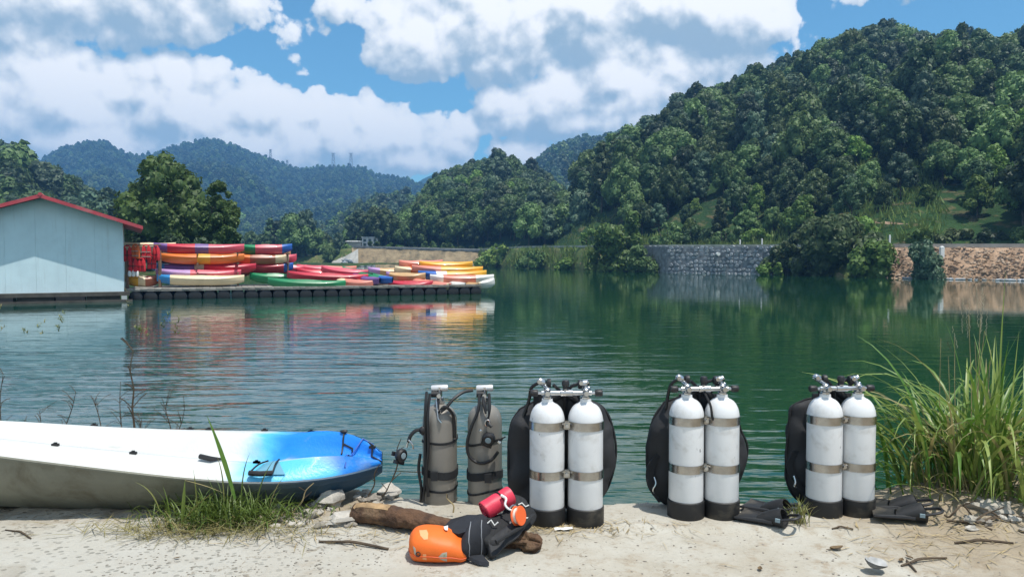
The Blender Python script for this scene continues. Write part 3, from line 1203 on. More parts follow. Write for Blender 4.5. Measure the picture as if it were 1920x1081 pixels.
# stone ramp at the left end of that wall
mb = MB()
rg = random.Random(3)
o = thing('stone_embankment', (X(650, yb(650)), yb(650) - 1, WZ), 'grey sloping stone embankment at the left end of the tan wall', 'embankment')
rings = []
for i in range(9):
    px = 622 + 50 * i / 8
    y = yb(px)
    zt = Zr(interp(px, [(622, 489), (648, 480), (672, 466)]), y + 2)
    rings.append([(X(px, y - 3), y - 3, WZ - 1), (X(px, y - 1), y - 1, WZ + (zt - WZ) * .45), (X(px, y + 2), y + 2, zt), (X(px, y + 4), y + 4, zt), (X(px, y + 4), y + 4, WZ - 1)])
mb.loft(rings)
mb.build('slope', M['pale_concrete'], o, smooth=False)
for k in range(22):
    px = rg.uniform(628, 700)
    y = yb(px) - rg.uniform(.5, 2.5)
    mb = MB()
    s = rg.uniform(.4, 1.0)
    mb.ball((X(px, y), y, WZ + rg.uniform(0, 1.2 if px < 668 else .3)), (s, s * .8, s * .6), 7, 5, jit=.5, seed=k)
    mb.build('stone', M['masonry%d' % (k % 4)], o, smooth=False)

# grey masonry wall: every stone by itself
o = thing('stone_wall', (X(1330, yb(1330)), yb(1330), WZ), 'grey blue masonry wall below the road between the two leafy lakeside bushes', 'wall')
strip(1188, 1478, 0.25, lambda px: 461.5).build('backing', M['grey_mortar'], o)
stone_meshes = []
for k in range(6):
    mb = MB()
    r = random.Random(k)
    pts = []
    nn = r.choice((5, 6, 7))
    for q in range(nn):
        a = 2 * PI * (q + r.uniform(-.25, .25)) / nn
        pts.append((0.50 * math.cos(a) * r.uniform(.86, 1.1), 0.50 * math.sin(a) * r.uniform(.86, 1.1)))
    mb.loft([[(x, 0.2, z) for x, z in pts], [(x, -.06, z) for x, z in pts], [(x * .82, -.13, z * .82) for x, z in pts]])
    oo = mb.build('stone', M['masonry%d' % (k % 4)], smooth=False)
    stone_meshes.append(oo.data)
    bpy.data.objects.remove(oo)
nr = 0
rows_z = 8
for j in range(rows_z):
    px = 1192 + (j % 2) * 4
    while px < 1474:
        y0 = yb(px) + 0.25
        zt = Zr(461.5, y0)
        h = (zt - WZ + .25) / rows_z
        y = y0 + .6 * (j + .5) / rows_z * .9
        wpx = random.uniform(5.0, 11.5) * interp(px, [(1190, .92), (1470, 1.06)]) * 1.12
        s = link('stone', random.choice(stone_meshes), o, Vector((X(px + wpx / 2, y), y - .06, WZ - .2 + h * (j + .5) + random.uniform(-.09, .09))) - o.location)
        s.scale = (wpx / F * y * 1.02, random.uniform(.6, 1.5), h * random.uniform(.7, 1.3))
        s.rotation_euler = (-.12, random.uniform(-.12, .12), math.atan2(yb(px + 20) - yb(px), X(px + 20, yb(px + 20)) - X(px, yb(px))))
        nr += 1
        px += wpx
print('stones in wall', nr)
mb = MB()
for dz, rr in ((0, .16), ):
    y = yb(1346) + .15
    mb.lathe([(0.17, -.25), (.2, -.25), (.2, .3)], (X(1346, y), y, Zr(476, y)), 14, axis='Y')
mb.build('drain_pipe', M['white_paint'], o)

# brown slope of rubble on the right
o = thing('rubble_bank', (X(1800, yb(1800)), yb(1800), WZ), 'bare brown rubble slope between the grey-green bush and the tall grass', 'bank')
mb = strip(1655, 2390, 0.0, lambda px: 463, n=150, batter=3.6, wob=.5)
mb.build('slope', M['earth'], o, auto=80)
mb = MB()
rg = random.Random(9)
for k in range(900):
    px = rg.uniform(1660, 2050)
    q = rg.random() ** 1.3
    y0 = yb(px)
    zt = Zr(463, y0)
    s = rg.uniform(.05, .17) * (1.25 if q < .2 else 1)
    mb.ball((X(px, y0 + 3.6 * q - .25), y0 + 3.6 * q - .25 + .3 * n3(px * .07, q * 3.1, 2), WZ - .3 + (zt - WZ + .3) * q), (s, s, s * .7), 6, 4, jit=.7, seed=k)
tag(mb.build('rubble', mat('rubble', (0.42, 0.31, 0.22), .95, col2=(0.24, 0.16, 0.10), vscale=.8), o, smooth=False), kind='stuff')
mb = MB()
for k in range(60):
    px = rg.uniform(1690, 2000)
    y = yb(px) - rg.uniform(-.1, .5)
    s = rg.uniform(.05, .22)
    mb.ball((X(px, y), y, WZ + .05), (s * 1.5, s, s * .5), 6, 4, jit=.6, seed=k + 50)
tag(mb.build('waterline_stones', M['masonry1'], o, smooth=False), kind='stuff')
# ochre terrace cut into the hill above the road
mb = MB()
rings = []
for i in range(16):
    px = 1590 + (1760 - 1590) * i / 15
    y = H_right.lim(px)[0] + 4
    zb, zt = Zr(446 + 3 * n3(i * .7, 1), y), Zr(411 + 4 * n3(i * .9, 5) + 14 * (i / 15), y + 2)
    rings.append([(X(px, y), y, zb - 2), (X(px, y), y, zb), (X(px, y + 1.2), y + 1.2, zt), (X(px, y + 8), y + 8, zt + .6), (X(px, y + 8), y + 8, zb - 2)])
mb.loft(rings)
tag(mb.build('cut_terrace', M['earth'], off=(X(1675, 75), 75, 2), smooth=False), 'ochre earth terrace cut above the road behind the biggest lakeside bush', 'terrace')
bpy.context.scene.objects['cut_terrace'].location = (X(1675, 75), 75, 2)

# marker posts by the road
for px, yt, lab in ((1428, 447, 'white road marker post above the right end of the grey masonry wall'), (1387, 449, 'white road marker post above the middle of the grey masonry wall'),
                    (1765, 461, 'broad white concrete post at the top of the brown rubble slope'), (1667, 440, 'thin pale post standing behind the biggest lakeside bush')):
    big = px == 1765
    y = yb(px) + (2.0 if big else 5.5)
    zb = (ztop(px) - 1.0) if big else ztop(px)
    h = Zr(yt, y) - zb
    r = thing('marker_post', (X(px, y), y, zb), lab, 'post')
    mb = MB()
    w = .30 if big else .13
    mb.box((0, 0, h * .45), (w, w, h * .9))
    mb.build('shaft', M['white_paint'], r, smooth=False, off=(0, 0, 0))
    mb = MB()
    mb.lathe([(w * .6, h * .9), (w * .45, h * .97), (0.01, h)], seg=8)
    mb.build('cap', M['white_paint'], r, smooth=False, off=(0, 0, 0))

# small white house by the far road
Yh = 168.0
o = thing('white_house', (X(694, Yh), Yh, Zr(464, Yh)), 'small white two-storey house at the left end of the tan wall', 'house')
mb = MB()
mb.box((0, 2, 1.55), (4.9, 4.0, 3.1))
mb.build('wall', mat('house_wall', (0.62, 0.63, 0.63), .8, var=.15, vscale=1), o, smooth=False, off=(0, 0, 0))
mb = MB()
mb.box((0.15, 2, 3.22), (5.5, 4.6, .24))
mb.build('roof', mat('house_roof', (0.42, 0.45, 0.47), .6), o, smooth=False, off=(0, 0, 0))
for zz in (0.45, 1.75):
    for xx in (-1.6, 0, 1.6):
        mb = MB()
        mb.box((xx, -.03, zz + .5), (1.0, .1, 1.0))
        w = mb.build('window', mat('house_frame', (0.5, 0.5, .5), .6), o, smooth=False, off=(0, 0, 0))
        mb = MB()
        mb.box((xx, -.09, zz + .5), (.84, .04, .84))
        mb.build('pane', mat('dark_glass', (0.03, 0.04, 0.05), .1), w, smooth=False, off=(0, 0, 0))
o = thing('low_shed', (X(664, Yh), Yh, Zr(466, Yh)), 'tiny pale lean-to left of the white house', 'shed')
mb = MB()
mb.box((0, 1, .8), (3.4, 2, 1.6))
mb.build('wall', M['pale_concrete'], o, smooth=False, off=(0, 0, 0))
mb = MB()
mb.box((0, 1, 1.68), (3.8, 2.6, .14), rot=Matrix.Rotation(.06, 3, 'X'))
mb.build('roof', M['white_paint'], o, smooth=False, off=(0, 0, 0))


bpy.context.scene.objects['white_house'].scale = (.72, .72, .72)

# ------------------------------------------------------------------ shrubs and waterside trees
def shrub(name, px0, px1, yt, ybase, Y, nl, nleaf, leaf, mk, label, seed, depth=.7, cat='bush', prof=None, trunks=2, group=None, rk=1.0):
    r = random.Random(seed)
    x0, x1 = X(px0, Y), X(px1, Y)
    zb, zt = Zr(ybase, Y), Zr(yt, Y)
    cx, W, H = (x0 + x1) / 2, (x1 - x0) / 2, zt - zb
    lob = []
    for k in range(nl):
        for _ in range(50):
            u, v, d = r.uniform(-1, 1), r.random(), r.uniform(-1, 1)
            top = interp(u, prof) if prof else math.sqrt(max(0, 1 - u * u))
            if v < top:
                break
        rad = min(W, H) * r.uniform(.17, .32) * (1.1 - .35 * v) * rk
        x = u * (W - rad * .8)
        z = max(rad * .5, min(v * H, top * H - rad * .8))
        lob.append((x, d * W * depth * math.sqrt(max(.05, 1 - u * u)), z, rad))
    V, Fq = crown_arrays(lob, nleaf, leaf, seed)
    o = thing(name, (cx, Y, zb), label, cat, group)
    link('foliage', raw_mesh('foliage', V, Fq, M[mk]), o)
    for k in range(trunks):
        mb = MB()
        a = r.uniform(-.5, .5) * W
        mb.tube([(a * .6, 0, -.8), (a * .8, 0, H * .3), (a, r.uniform(-.3, .3), H * .65)], [H * .03, H * .02, H * .01], 6)
        mb.build('stem', M['bark_far'], o, off=(0, 0, 0))
    return o


shrub('lakeside_tree', 1100, 1210, 398, 511, 97, 46, 7000, .30, 'leaf_bright', 'feathery bright green tree at the water left of the grey wall', 71, .7, 'tree',
      [(-1, .35), (-.7, .62), (-.45, .8), (-.2, .78), (.1, .86), (.45, 1.0), (.75, .98), (.9, .6), (1, .3)], 3, rk=1.15)
shrub('bush', 1172, 1264, 462, 512, 92, 22, 3000, .26, 'leaf_mid', 'low rounded bush sloping to the water at the left of the grey wall', 72, .6, prof=[(-1, 1), (-.3, .95), (.2, .75), (.6, .45), (1, .12)])
shrub('bush', 1426, 1520, 428, 516, 78, 26, 3400, .26, 'leaf_dark', 'dark bush hanging over the right end of the grey wall', 73, .6, prof=[(-1, .15), (-.5, .55), (0, .85), (.5, 1), (1, 1)])
shrub('bush', 1480, 1668, 402, 520, 73, 46, 6800, .25, 'leaf_mid', 'biggest leafy bush leaning over the lake below the terrace', 74, .6, prof=[(-1, .7), (-.5, .95), (0, 1), (.4, .85), (.7, .6), (1, .4)], trunks=4)
shrub('bush', 1585, 1706, 446, 521, 67, 26, 3600, .23, 'leaf_bright', 'bright green bush at the water right of the biggest bush', 75, .5, prof=[(-1, .6), (-.4, .95), (.1, .9), (.6, .55), (1, .15)])
shrub('bush', 1704, 1766, 449, 523, 62, 18, 2400, .17, 'leaf_blue', 'grey-green round bush in front of the brown rubble slope', 76, .8, rk=1.7, prof=[(-1, .6), (-.5, .95), (0, 1), (.5, .95), (1, .6)])
shrub('bush', 1418, 1470, 490, 516, 77, 12, 1200, .18, 'leaf_bright', 'small bright bush at the waterline under the dark bush', 77)
shrub('bush', 890, 975, 458, 500, 143, 20, 2400, .32, 'leaf_bright', 'pale green bush on the far shore at the right end of the tan wall', 78, .5)
shrub('bush', 960, 1045, 470, 502, 124, 18, 2000, .28, 'leaf_mid', 'low green bush on the far shore left of the feathery tree', 79, .5)
shrub('bush', 1040, 1112, 478, 507, 112, 14, 1700, .24, 'leaf_bright', 'grassy bush at the foot of the feathery tree', 80, .5)
shrub('bush', 1080, 1130, 430, 478, 112, 14, 1700, .26, 'leaf_bright', 'yellow-green bush above the road behind the feathery tree', 81, .5)
for k, (a, b, t, bt, mk) in enumerate(((1215, 1290, 415, 460, 'leaf_mid'), (1275, 1345, 424, 460, 'leaf_dark'), (1330, 1400, 418, 460, 'leaf_mid'), (1385, 1450, 430, 460, 'leaf_bright'), (1560, 1660, 408, 455, 'leaf_bright'),
                                       (1745, 1830, 425, 461, 'leaf_mid'), (1815, 1900, 432, 461, 'leaf_dark'), (1885, 1960, 426, 461, 'leaf_mid'), (1690, 1760, 428, 461, 'leaf_bright'), (1150, 1225, 432, 464, 'leaf_mid'))):
    Y = yb((a + b) / 2) + 13
    shrub('bush', a, b, t, bt, Y, 16, 1700, .22, mk, '%s roadside bush above the %s' % ({'leaf_mid': 'mid green', 'leaf_dark': 'dark green', 'leaf_bright': 'light green'}[mk], 'grey masonry wall' if b < 1460 else 'road near the brown slope'), 200 + k, .5,
          group='roadside bushes ' + mk[5:] + (' wall' if b < 1460 else ' slope'))
for k in range(9):
    a = 680 + k * 34
    shrub('bush', a, a + 46, 452 + (k % 3) * 4, 470, yb(a) + 9, 10, 800, .35, ('leaf_mid', 'leaf_bright', 'leaf_dark')[k % 3], 'low bush on top of the tan retaining wall', 230 + k, .5, group='bushes along the top of the tan wall')

# grasses on the scar and the shore
M['grass_far'] = leaf_mat('grass_far', (0.065, 0.125, 0.022), (0.10, 0.145, 0.035), (0.16, 0.155, 0.05))


def grass_patch(name, pts, h, n_each, m, seed):
    r = np.random.default_rng(seed)
    V = []
    for (x, y, z) in pts:
        for _ in range(n_each):
            a = r.uniform(0, 2 * PI)
            dx, dy = r.normal(0, .35, 2)
            hh = h * r.uniform(.5, 1.2)
            lx, ly = r.normal(0, .35 * hh, 2)
            w = .10 * hh + .02
            c, s_ = math.cos(a) * w, math.sin(a) * w
            bx, by = x + dx, y + dy
            V += [(bx - c, by - s_, z - .1), (bx + c, by + s_, z - .1), (bx + lx + c * .2, by + ly + s_ * .2, z + hh), (bx + lx - c * .2, by + ly - s_ * .2, z + hh)]
    return tag(link(name, raw_mesh(name, V, np.arange(len(V)).reshape(-1, 4), m)), kind='stuff')


pts = []
for _ in range(1300):
    px = random.uniform(975, 1200)
    f, r_ = H_right.lim(px)
    y = random.uniform(f, f + 40)
    z = H_right.z_at(px, y)
    row = HZ - (z - CAMZ) / y * F
    if row > interp(px, [(980, 300), (1030, 385), (1045, 400), (1090, 384), (1140, 402), (1200, 452)]) and n3(px * .06, y * .2, 3) > -.05:
        pts.append((X(px, y), y, z))
grass_patch('slope_grass', pts, .6, 5, M['grass_far'], 5)
pts = []
for _ in range(900):
    px = random.uniform(900, 1200)
    y = yb(px) + random.uniform(.4, 4.2)
    q = (y - yb(px)) / 4.4
    if n3(px * .05, q * 2, 8) > -.1:
        pts.append((X(px, y), y, WZ + (ztop(px) - WZ) * q * .95))
for _ in range(420):
    px = random.uniform(1590, 1765)
    f, r_ = H_right.lim(px)
    y = random.uniform(f + 1, f + 24)
    pts.append((X(px, y), y, H_right.z_at(px, y)))
for _ in range(500):
    px = random.uniform(1200, 1480)
    y = yb(px) + random.uniform(10.5, 16)
    pts.append((X(px, y), y, H_right.z_at(px, y)))
grass_patch('shore_grass', pts, .8, 5, M['grass_far'], 6)

# the row of trees on the far left shore
for k, (px, yt, s) in enumerate(((492, 428, 0), (508, 414, 4), (524, 410, 2), (541, 418, 0), (556, 412, 5), (574, 420, 2), (590, 428, 5), (606, 430, 0), (622, 446, 1), (636, 450, 2), (648, 456, 5), (470, 440, 5), (450, 446, 2),
                                   (532, 446, 1), (562, 450, 1), (596, 456, 5), (616, 462, 1), (500, 452, 1))):
    Y = yb(px) + 2.5 + (k % 4) * 2.0 - (2 if k > 12 else 0)
    zb = .2
    sc_ = (Zr(yt, Y) - zb) / 7.3
    w = TREE_KINDS[s][2]
    place_tree(s, (X(px, Y), Y, zb), sc_, '%s in the row on the far shore behind the stacked kayaks' % w, 'far shore ' + w + 's')

# ------------------------------------------------------------------ left shore with the two big trees behind the dock
def build_left_shore():
    V = []
    xs = np.linspace(-140, -17, 50)
    ys = np.linspace(46, 125, 26)
    for y in ys:
        for x in xs:
            edge = 51 + 1.5 * n3(x * .2, 1) + max(0, x + 24) * 4
            q = min(1, max(-1, (y - edge) / 3))
            V.append((x, y, WZ + q * 0.9 + .2 * n3(x * .3, y * .3)))
    n = len(xs)
    Fq = [(j * n + i, j * n + i + 1, (j + 1) * n + i + 1, (j + 1) * n + i) for j in range(len(ys) - 1) for i in range(n - 1)]
    tag(link('left_shore', raw_mesh('left_shore', V, Fq, hm_near, True)), kind='structure')  # darker hillside material, so the ground colour carries the tree shade


build_left_shore()
M['leaf_big'] = leaf_mat('leaf_big', (0.030, 0.062, 0.016), (0.055, 0.095, 0.022), (0.13, 0.16, 0.035), spread=.1)
shrub('tall_tree', 222, 400, 281, 478, 57, 130, 17000, .17, 'leaf_big', 'tall dark bushy tree behind the kayak racks beside the blue shed', 91, .7, 'tree',
      [(-1, .35), (-.8, .60), (-.55, .68), (-.32, .9), (-.1, .98), (.0, .92), (.12, .88), (.3, .90), (.45, .80), (.65, .62), (1, .55)], 4)
shrub('tall_tree', 372, 452, 338, 478, 54, 70, 9000, .15, 'leaf_big', 'smaller pointed dark tree at the right of the tall bushy tree', 92, .8, 'tree',
      [(-1, .5), (-.5, .78), (0, .98), (.3, .95), (.7, .7), (1, .45)], 2)
shrub('bush', 215, 300, 425, 482, 55, 16, 2200, .17, 'leaf_dark', 'dark undergrowth bush in the gap behind the life jackets', 93, .6)
shrub('bush', 280, 360, 440, 484, 52.5, 20, 3000, .17, 'leaf_dark', 'dark undergrowth bush behind the left end of the kayak rack', 95, .5)
shrub('bush', 345, 425, 446, 484, 52.5, 20, 3000, .17, 'leaf_dark', 'dark undergrowth bush behind the middle of the kayak rack', 96, .5)
shrub('bush', 410, 470, 452, 488, 56, 12, 1400, .16, 'leaf_dark', 'low dark bush on the shore right of the pointed tree', 94, .6)

# pylons on the mountain ridge
M['galv'] = mat('galv', (0.30, 0.33, 0.36), .6, metal=.2)


def pylon(px, yt, ybt, label, wide=1.0):
    Y = 1096
    zb, zt = Zr(ybt, Y) - 4, Zr(yt, Y)
    H = zt - zb
    o = thing('pylon', (X(px, Y), Y, zb), label, 'pylon')
    w = 2.6 * wide
    for sx in (-1, 1):
        for sy in (-1, 1):
            mb = MB()
            mb.tube([(sx * w, sy * w, 0), (sx * w * .38, sy * w * .38, H)], .22, 5)
            mb.build('leg', M['galv'], o, off=(0, 0, 0))
    for k in range(5):
        mb = MB()
        z0, z1 = H * k / 5, H * (k + 1) / 5
        w0, w1 = w * (1 - .62 * k / 5), w * (1 - .62 * (k + 1) / 5)
        mb.tube([(-w0, -w0, z0), (w1, -w1, z1)], .14, 4)
        mb.tube([(w0, w0, z0), (-w1, w1, z1)], .2, 4)
        mb.tube([(w0, -w0, z0), (-w1, -w1, z1)], .2, 4)
        mb.build('brace', M['galv'], o, off=(0, 0, 0))
    for q, ww in ((.82, 3.2), (.98, 4.4)):
        mb = MB()
        mb.box((0, 0, H * q), (ww * wide * 1.3, .8, .7))
        mb.build('cross_arm', M['galv'], o, smooth=False, off=(0, 0, 0))


pylon(627, 287, 310, 'left one of the two tall lattice pylons on the mountain ridge')
pylon(660, 287, 312, 'right one of the two tall lattice pylons on the mountain ridge')
pylon(510, 280, 296, 'small mast on the mountain ridge left of the two pylons', .7)
pylon(541, 300, 312, 'short mast in the saddle just left of the two pylons', .7)

# ------------------------------------------------------------------ boat shed on floats
M['shed_blue'] = mat('shed_blue', (0.62, 0.78, 0.83), 0.55, var=0.06, vscale=1.2, dirt=(0.50, 0.65, 0.71), dirt_amt=.35, dscale=1.6)
def streaks(m, col, amt):
    g = NT(m.node_tree)
    b = m.node_tree.nodes['Principled BSDF']
    tc = g.n('ShaderNodeTexCoord').outputs['Object']
    src = b.inputs['Base Color'].links[0].from_socket
    n = g.noise(g.mapv(tc, (5.0, 5.0, .35)), 1.0, 5, .65)
    n2 = g.noise(tc, .9, 4, .6)
    f = g.m('MULTIPLY', g.m('MULTIPLY', g.ramp(n, .5, .75), g.ramp(n2, .35, .65)), amt)
    g.l(g.mix(f, src, col), b.inputs['Base Color'])


streaks(M['shed_blue'], (0.42, 0.50, 0.51), .55)
M['roof_red'] = mat('roof_red', (0.45, 0.055, 0.07), 0.45, var=0.2, vscale=1.5, dirt=(0.5, .25, .24), dirt_amt=.6, dscale=1.2)
M['dark_wood'] = mat('dark_wood', (0.075, 0.068, 0.058), .85, var=.4, vscale=2)
M['black_plastic'] = mat('black_plastic', (0.012, 0.012, 0.013), .45)
M['float_grey'] = mat('float_grey', (0.42, 0.45, 0.45), .7, var=.2)
SYAW = math.radians(27)
YC = 30.2
SC = Vector((X(232, YC), YC, Zr(546, YC)))          # right front corner of the shed, at deck height
su = Vector((math.cos(SYAW), math.sin(SYAW), 0))     # along the front, to the right
sv = Vector((-math.sin(SYAW), math.cos(SYAW), 0))    # back into the shed


def on_front(px, py, inn):
    """shed coordinates (along, up) of an image position on the plane inn metres behind the front"""
    d = px_dir(px, py)
    e = Vector((0, 0, CAMZ))
    t = ((SC + sv * inn) - e).dot(sv) / d.dot(sv)
    q = e + d * t - SC
    return q.dot(su), q.z


OV = .64
rx, rz_ = on_front(75, 365, -OV)
ex, ez = on_front(268, 425, -OV)
slope = (rz_ - ez) / (ex - rx)
xl = 2 * rx - .5
DEP = 6.4
o = thing('boat_shed', SC, 'pale blue shed with red metal gable roof floating on the lake', 'shed', None, SYAW)
O0 = (0, 0, 0)


def under(x):
    return rz_ - abs(x - rx) * slope - 0.06


npan = 6
for k in range(npan):
    a = xl * (1 - k / npan) + (.004 if k else 0)
    b = xl * (1 - (k + 1) / npan)
    xs_ = [a, b] if not (a < rx < b) else [a, rx, b]
    mb = MB()
    ring0 = [(x, 0, under(x) - .02) for x in xs_][::-1] + [(a, 0, 0), (b, 0, 0)]
    mb.loft([ring0, [(x, y + .06, z) for x, y, z in ring0]])
    mb.build('wall_panel', M['shed_blue'], o, smooth=False, off=O0)
for xx in (-.03, xl + .03):
    mb = MB()
    mb.box((xx, DEP / 2 + .065, under(xx) / 2), (.06, DEP, under(xx) - .04))
    mb.build('side_wall', M['shed_blue'], o, smooth=False, off=O0)
for sgn in (1, -1):
    L = (ex - rx) if sgn > 0 else (rx - xl + .9)
    mb = MB()
    nrib = 60
    rings = []
    for j in range(nrib + 1):
        y = -OV + (DEP + OV + .4) * j / nrib
        dz = .02 if j % 2 else -.01
        rings.append([(rx + sgn * .02, y, rz_ + dz), (rx + sgn * L, y, rz_ - L * slope + dz), (rx + sgn * L, y, rz_ - L * slope + dz - .05), (rx + sgn * .02, y, rz_ + dz - .05)])
    mb.loft(rings)
    mb.build('roof', M['roof_red'], o, smooth=False, off=O0)
    mb = MB()
    mb.loft([[(rx, -OV - .03, rz_ - .11), (rx, -OV - .03, rz_ + .03), (rx, -OV - .005, rz_ + .03), (rx, -OV - .005, rz_ - .11)],
             [(rx + sgn * L, -OV - .03, rz_ - L * slope - .11), (rx + sgn * L, -OV - .03, rz_ - L * slope + .03), (rx + sgn * L, -OV - .005, rz_ - L * slope + .03), (rx + sgn * L, -OV - .005, rz_ - L * slope - .11)]])
    mb.build('fascia', M['roof_red'], o, smooth=False, off=O0)
mb = MB()
mb.tube([(rx, -OV - .05, rz_ + .02), (rx, DEP + .4, rz_ + .02)], .07, 8)
mb.build('ridge_cap', M['roof_red'], o, off=O0)
# float platform under the shed
o = thing('shed_platform', SC, 'dark low platform floating under the blue shed', 'platform', None, SYAW)
mb = MB()
mb.box(((xl - .9) / 2 + .1, DEP / 2 - .2, -.075), (-xl + 1.1, DEP + .6, .15))
mb.build('deck', M['dark_wood'], o, smooth=False, off=O0)
hgt = SC.z - WZ
for px0, px1, kind in ((-60, 26, 'b'), (30, 102, 'g'), (104, 160, 'b'), (162, 226, 'g'), (227, 239, 'w')):
    a, b = on_front(px0, 556, -.4)[0], on_front(px1, 556, -.4)[0]
    mb = MB()
    mb.box(((a + b) / 2, (.06 if kind == 'g' else -.1), -.155 - (hgt - .1) / 2), (b - a - .03, .8, hgt - .1))
    mb.build('float_block', {'b': M['black_plastic'], 'g': M['dark_wood'], 'w': M['float_grey']}[kind], o, smooth=False, off=O0)
mb = MB()
mb.box((xl / 2, -.58, -hgt + .03), (-xl + .6, .12, .1))
mb.build('waterline_beam', M['dark_wood'], o, smooth=False, off=O0)

# ------------------------------------------------------------------ kayak dock
M['deck_grey'] = mat('deck_grey', (0.30, 0.285, 0.255), .85, var=.3, vscale=1.5)
M['deck_grey2'] = mat('deck_grey2', (0.24, 0.225, 0.20), .85, var=.3, vscale=1.5)
A0 = P(236, 546, 30.6)
A1 = Vector((X(902, 36.0), 36.0, 0))
DZ = 0.0          # deck level
A0.z = A1.z = DZ
along = (A1 - A0).normalized()
inward = Vector((-along.y, along.x, 0))
yawd = math.atan2(along.y, along.x)
LEN = (A1 - A0).length
o = thing('kayak_dock', (A0.x, A0.y, WZ), 'long grey plank dock on black drums loaded with kayaks', 'dock')
npl = 58
pw = LEN / npl
pm = []
for k in range(2):
    mb = MB()
    mb.box((0, 0, 0), (pw - .012, 3.9, .05))
    q = mb.build('plank', M['deck_grey' + ('2' if k else '')], smooth=False)
    pm.append(q.data)
    bpy.data.objects.remove(q)
for k in range(npl):
    c = A0 + along * (pw * (k + .5)) + inward * (1.97 + random.uniform(-.03, .03))
    q = link('plank', random.choice(pm), o, Vector((c.x, c.y, DZ - .025 + random.uniform(-.006, .006))) - o.location)
    q.rotation_euler = (0, 0, yawd)
mb = MB()
for d in (.06, 1.9, 3.8):
    c = A0 + along * (LEN / 2) + inward * d
    mb = MB()
    mb.box((c.x, c.y, DZ - .08), (LEN, .1, .05), rz=yawd)
    mb.build('stringer', M['deck_grey2'], o, smooth=False)
mb = MB()
Rd = Matrix.Rotation(yawd, 3, 'Z')
mb.lathe([(.02, -.42), (.23, -.42), (.262, -.40), (.262, -.15), (.272, -.13), (.272, -.10), (.262, -.08), (.262, .40), (.23, .42), (.02, .42)], (0, 0, 0), 16, axis='Y', R=Rd)
q = mb.build('float_drum', M['black_plastic'])
drum = q.data
bpy.data.objects.remove(q)
nd = 27
for k in range(nd):
    for row in (0, 1):
        c = A0 + along * (LEN * (k + .6) / nd) + inward * (.46 + 2.8 * row)
        link('float_drum', drum, o, Vector((c.x, c.y, WZ + .11 + random.uniform(-.012, .012))) - o.location)

# ------------------------------------------------------------------ kayaks on the dock
KC = {'red': (0.50, 0.022, 0.045), 'pink': (0.62, 0.09, 0.13), 'orange': (0.66, 0.17, 0.025), 'yellow': (0.72, 0.36, 0.025), 'purple': (0.17, 0.085, 0.27), 'green': (0.010, 0.20, 0.075),
      'blue': (0.015, 0.11, 0.42), 'cream': (0.68, 0.56, 0.36), 'white': (0.72, 0.70, 0.66), 'tan': (0.55, 0.34, 0.16), 'brown': (0.33, 0.10, 0.05), 'skyblue': (0.03, 0.22, 0.50), 'lilac': (0.42, 0.25, 0.48),
      'salmon': (0.66, 0.22, 0.16)}
for k, c in KC.items():
    M['k_' + k] = mat('plastic_' + k, c, .38, var=.10, vscale=1.5, coat=.1, dirt=tuple(min(1, x * .55 + .12) for x in c), dirt_amt=.25, dscale=2.5)
M['seat_black'] = mat('seat_black', (0.015, 0.015, 0.017), .7)


def kayak(p0, p1, segs, label, w=.42, h=.48, flip=False, up=None, tilt=0.0):
    """hull from p0 to p1; segs: [(end fraction, colour), ...]"""
    p0, p1 = Vector(p0), Vector(p1)
    L = (p1 - p0).length
    ax = (p1 - p0).normalized()
    side = Vector((-ax.y, ax.x, 0)).normalized()
    upv = ax.cross(side).normalized()
    if upv.z < 0:
        upv = -upv
    if tilt:
        R = Matrix.Rotation(tilt, 3, ax)
        side, upv = R @ side, R @ upv
    if flip:
        upv = -upv
    mid = (p0 + p1) / 2
    o = thing('kayak', mid, label, 'kayak')
    ns = 20
    hull, deck = MB(), MB()
    cols = []
    for _, c in segs:
        if c not in cols:
            cols.append(c)

    def colour(t):
        for e, c in segs:
            if t <= e:
                return cols.index(c)
        return cols.index(segs[-1][1])
    hr, dr = [], []
    for i in range(ns + 1):
        t = i / ns
        q = abs(2 * t - 1)
        ww = w * max(.05, (1 - q ** 2.4)) ** .75
        sheer = .10 * q ** 2.2
        keel = -h * .5 + .20 * q ** 3.5
        gun = h * .16 + sheer
        c = p0 + ax * (L * t)
        ring = []
        for (a, b) in ((1, gun), (.96, gun * .3), (.78, keel * .75), (.3, keel), (-.3, keel), (-.78, keel * .75), (-.96, gun * .3), (-1, gun)):
            ring.append(c + side * (ww * a) + upv * b)
        hr.append(ring)
        well = 1.0 if (.3 < t < .7) else 0
        cr = gun + (h * .34) * (1 - .45 * q)
        ring = []
        for (a, b) in ((1, gun), (.92, gun + .05), (.6, cr), (.3, cr - .14 * well), (-.3, cr - .14 * well), (-.6, cr), (-.92, gun + .05), (-1, gun)):
            ring.append(c + side * (ww * a * 1.0) + upv * b)
        dr.append(ring)
    for mbx, rings in ((hull, hr), (deck, dr)):
        for i in range(ns):
            mbx.loft([rings[i], rings[i + 1]], cap=False, closed=False, mat=colour((i + .5) / ns))
    mats = [M['k_' + c] for c in cols]
    hull.build('hull', mats, o, auto=60)
    deck.build('deck', mats, o, auto=60)
    mb = MB()
    c = mid + upv * (h * .34)
    mb.loft([[c + ax * a + side * b + upv * (.0 + hh) for a, b in ((-.20, -.17), (.22, -.17), (.22, .17), (-.20, .17))] for hh in (-.03, .05)])
    mb.build('seat', M['seat_black'], o)
    for s_ in (0.02, .98):
        e = p0 + ax * (L * s_) + upv * (h * .2 + .1)
        mb = MB()
        mb.tube([e - side * .05, e - side * .03 + upv * .05, e + side * .03 + upv * .05, e + side * .05], .012, 5)
        mb.build('grab_handle', M['seat_black'], o)
    return o


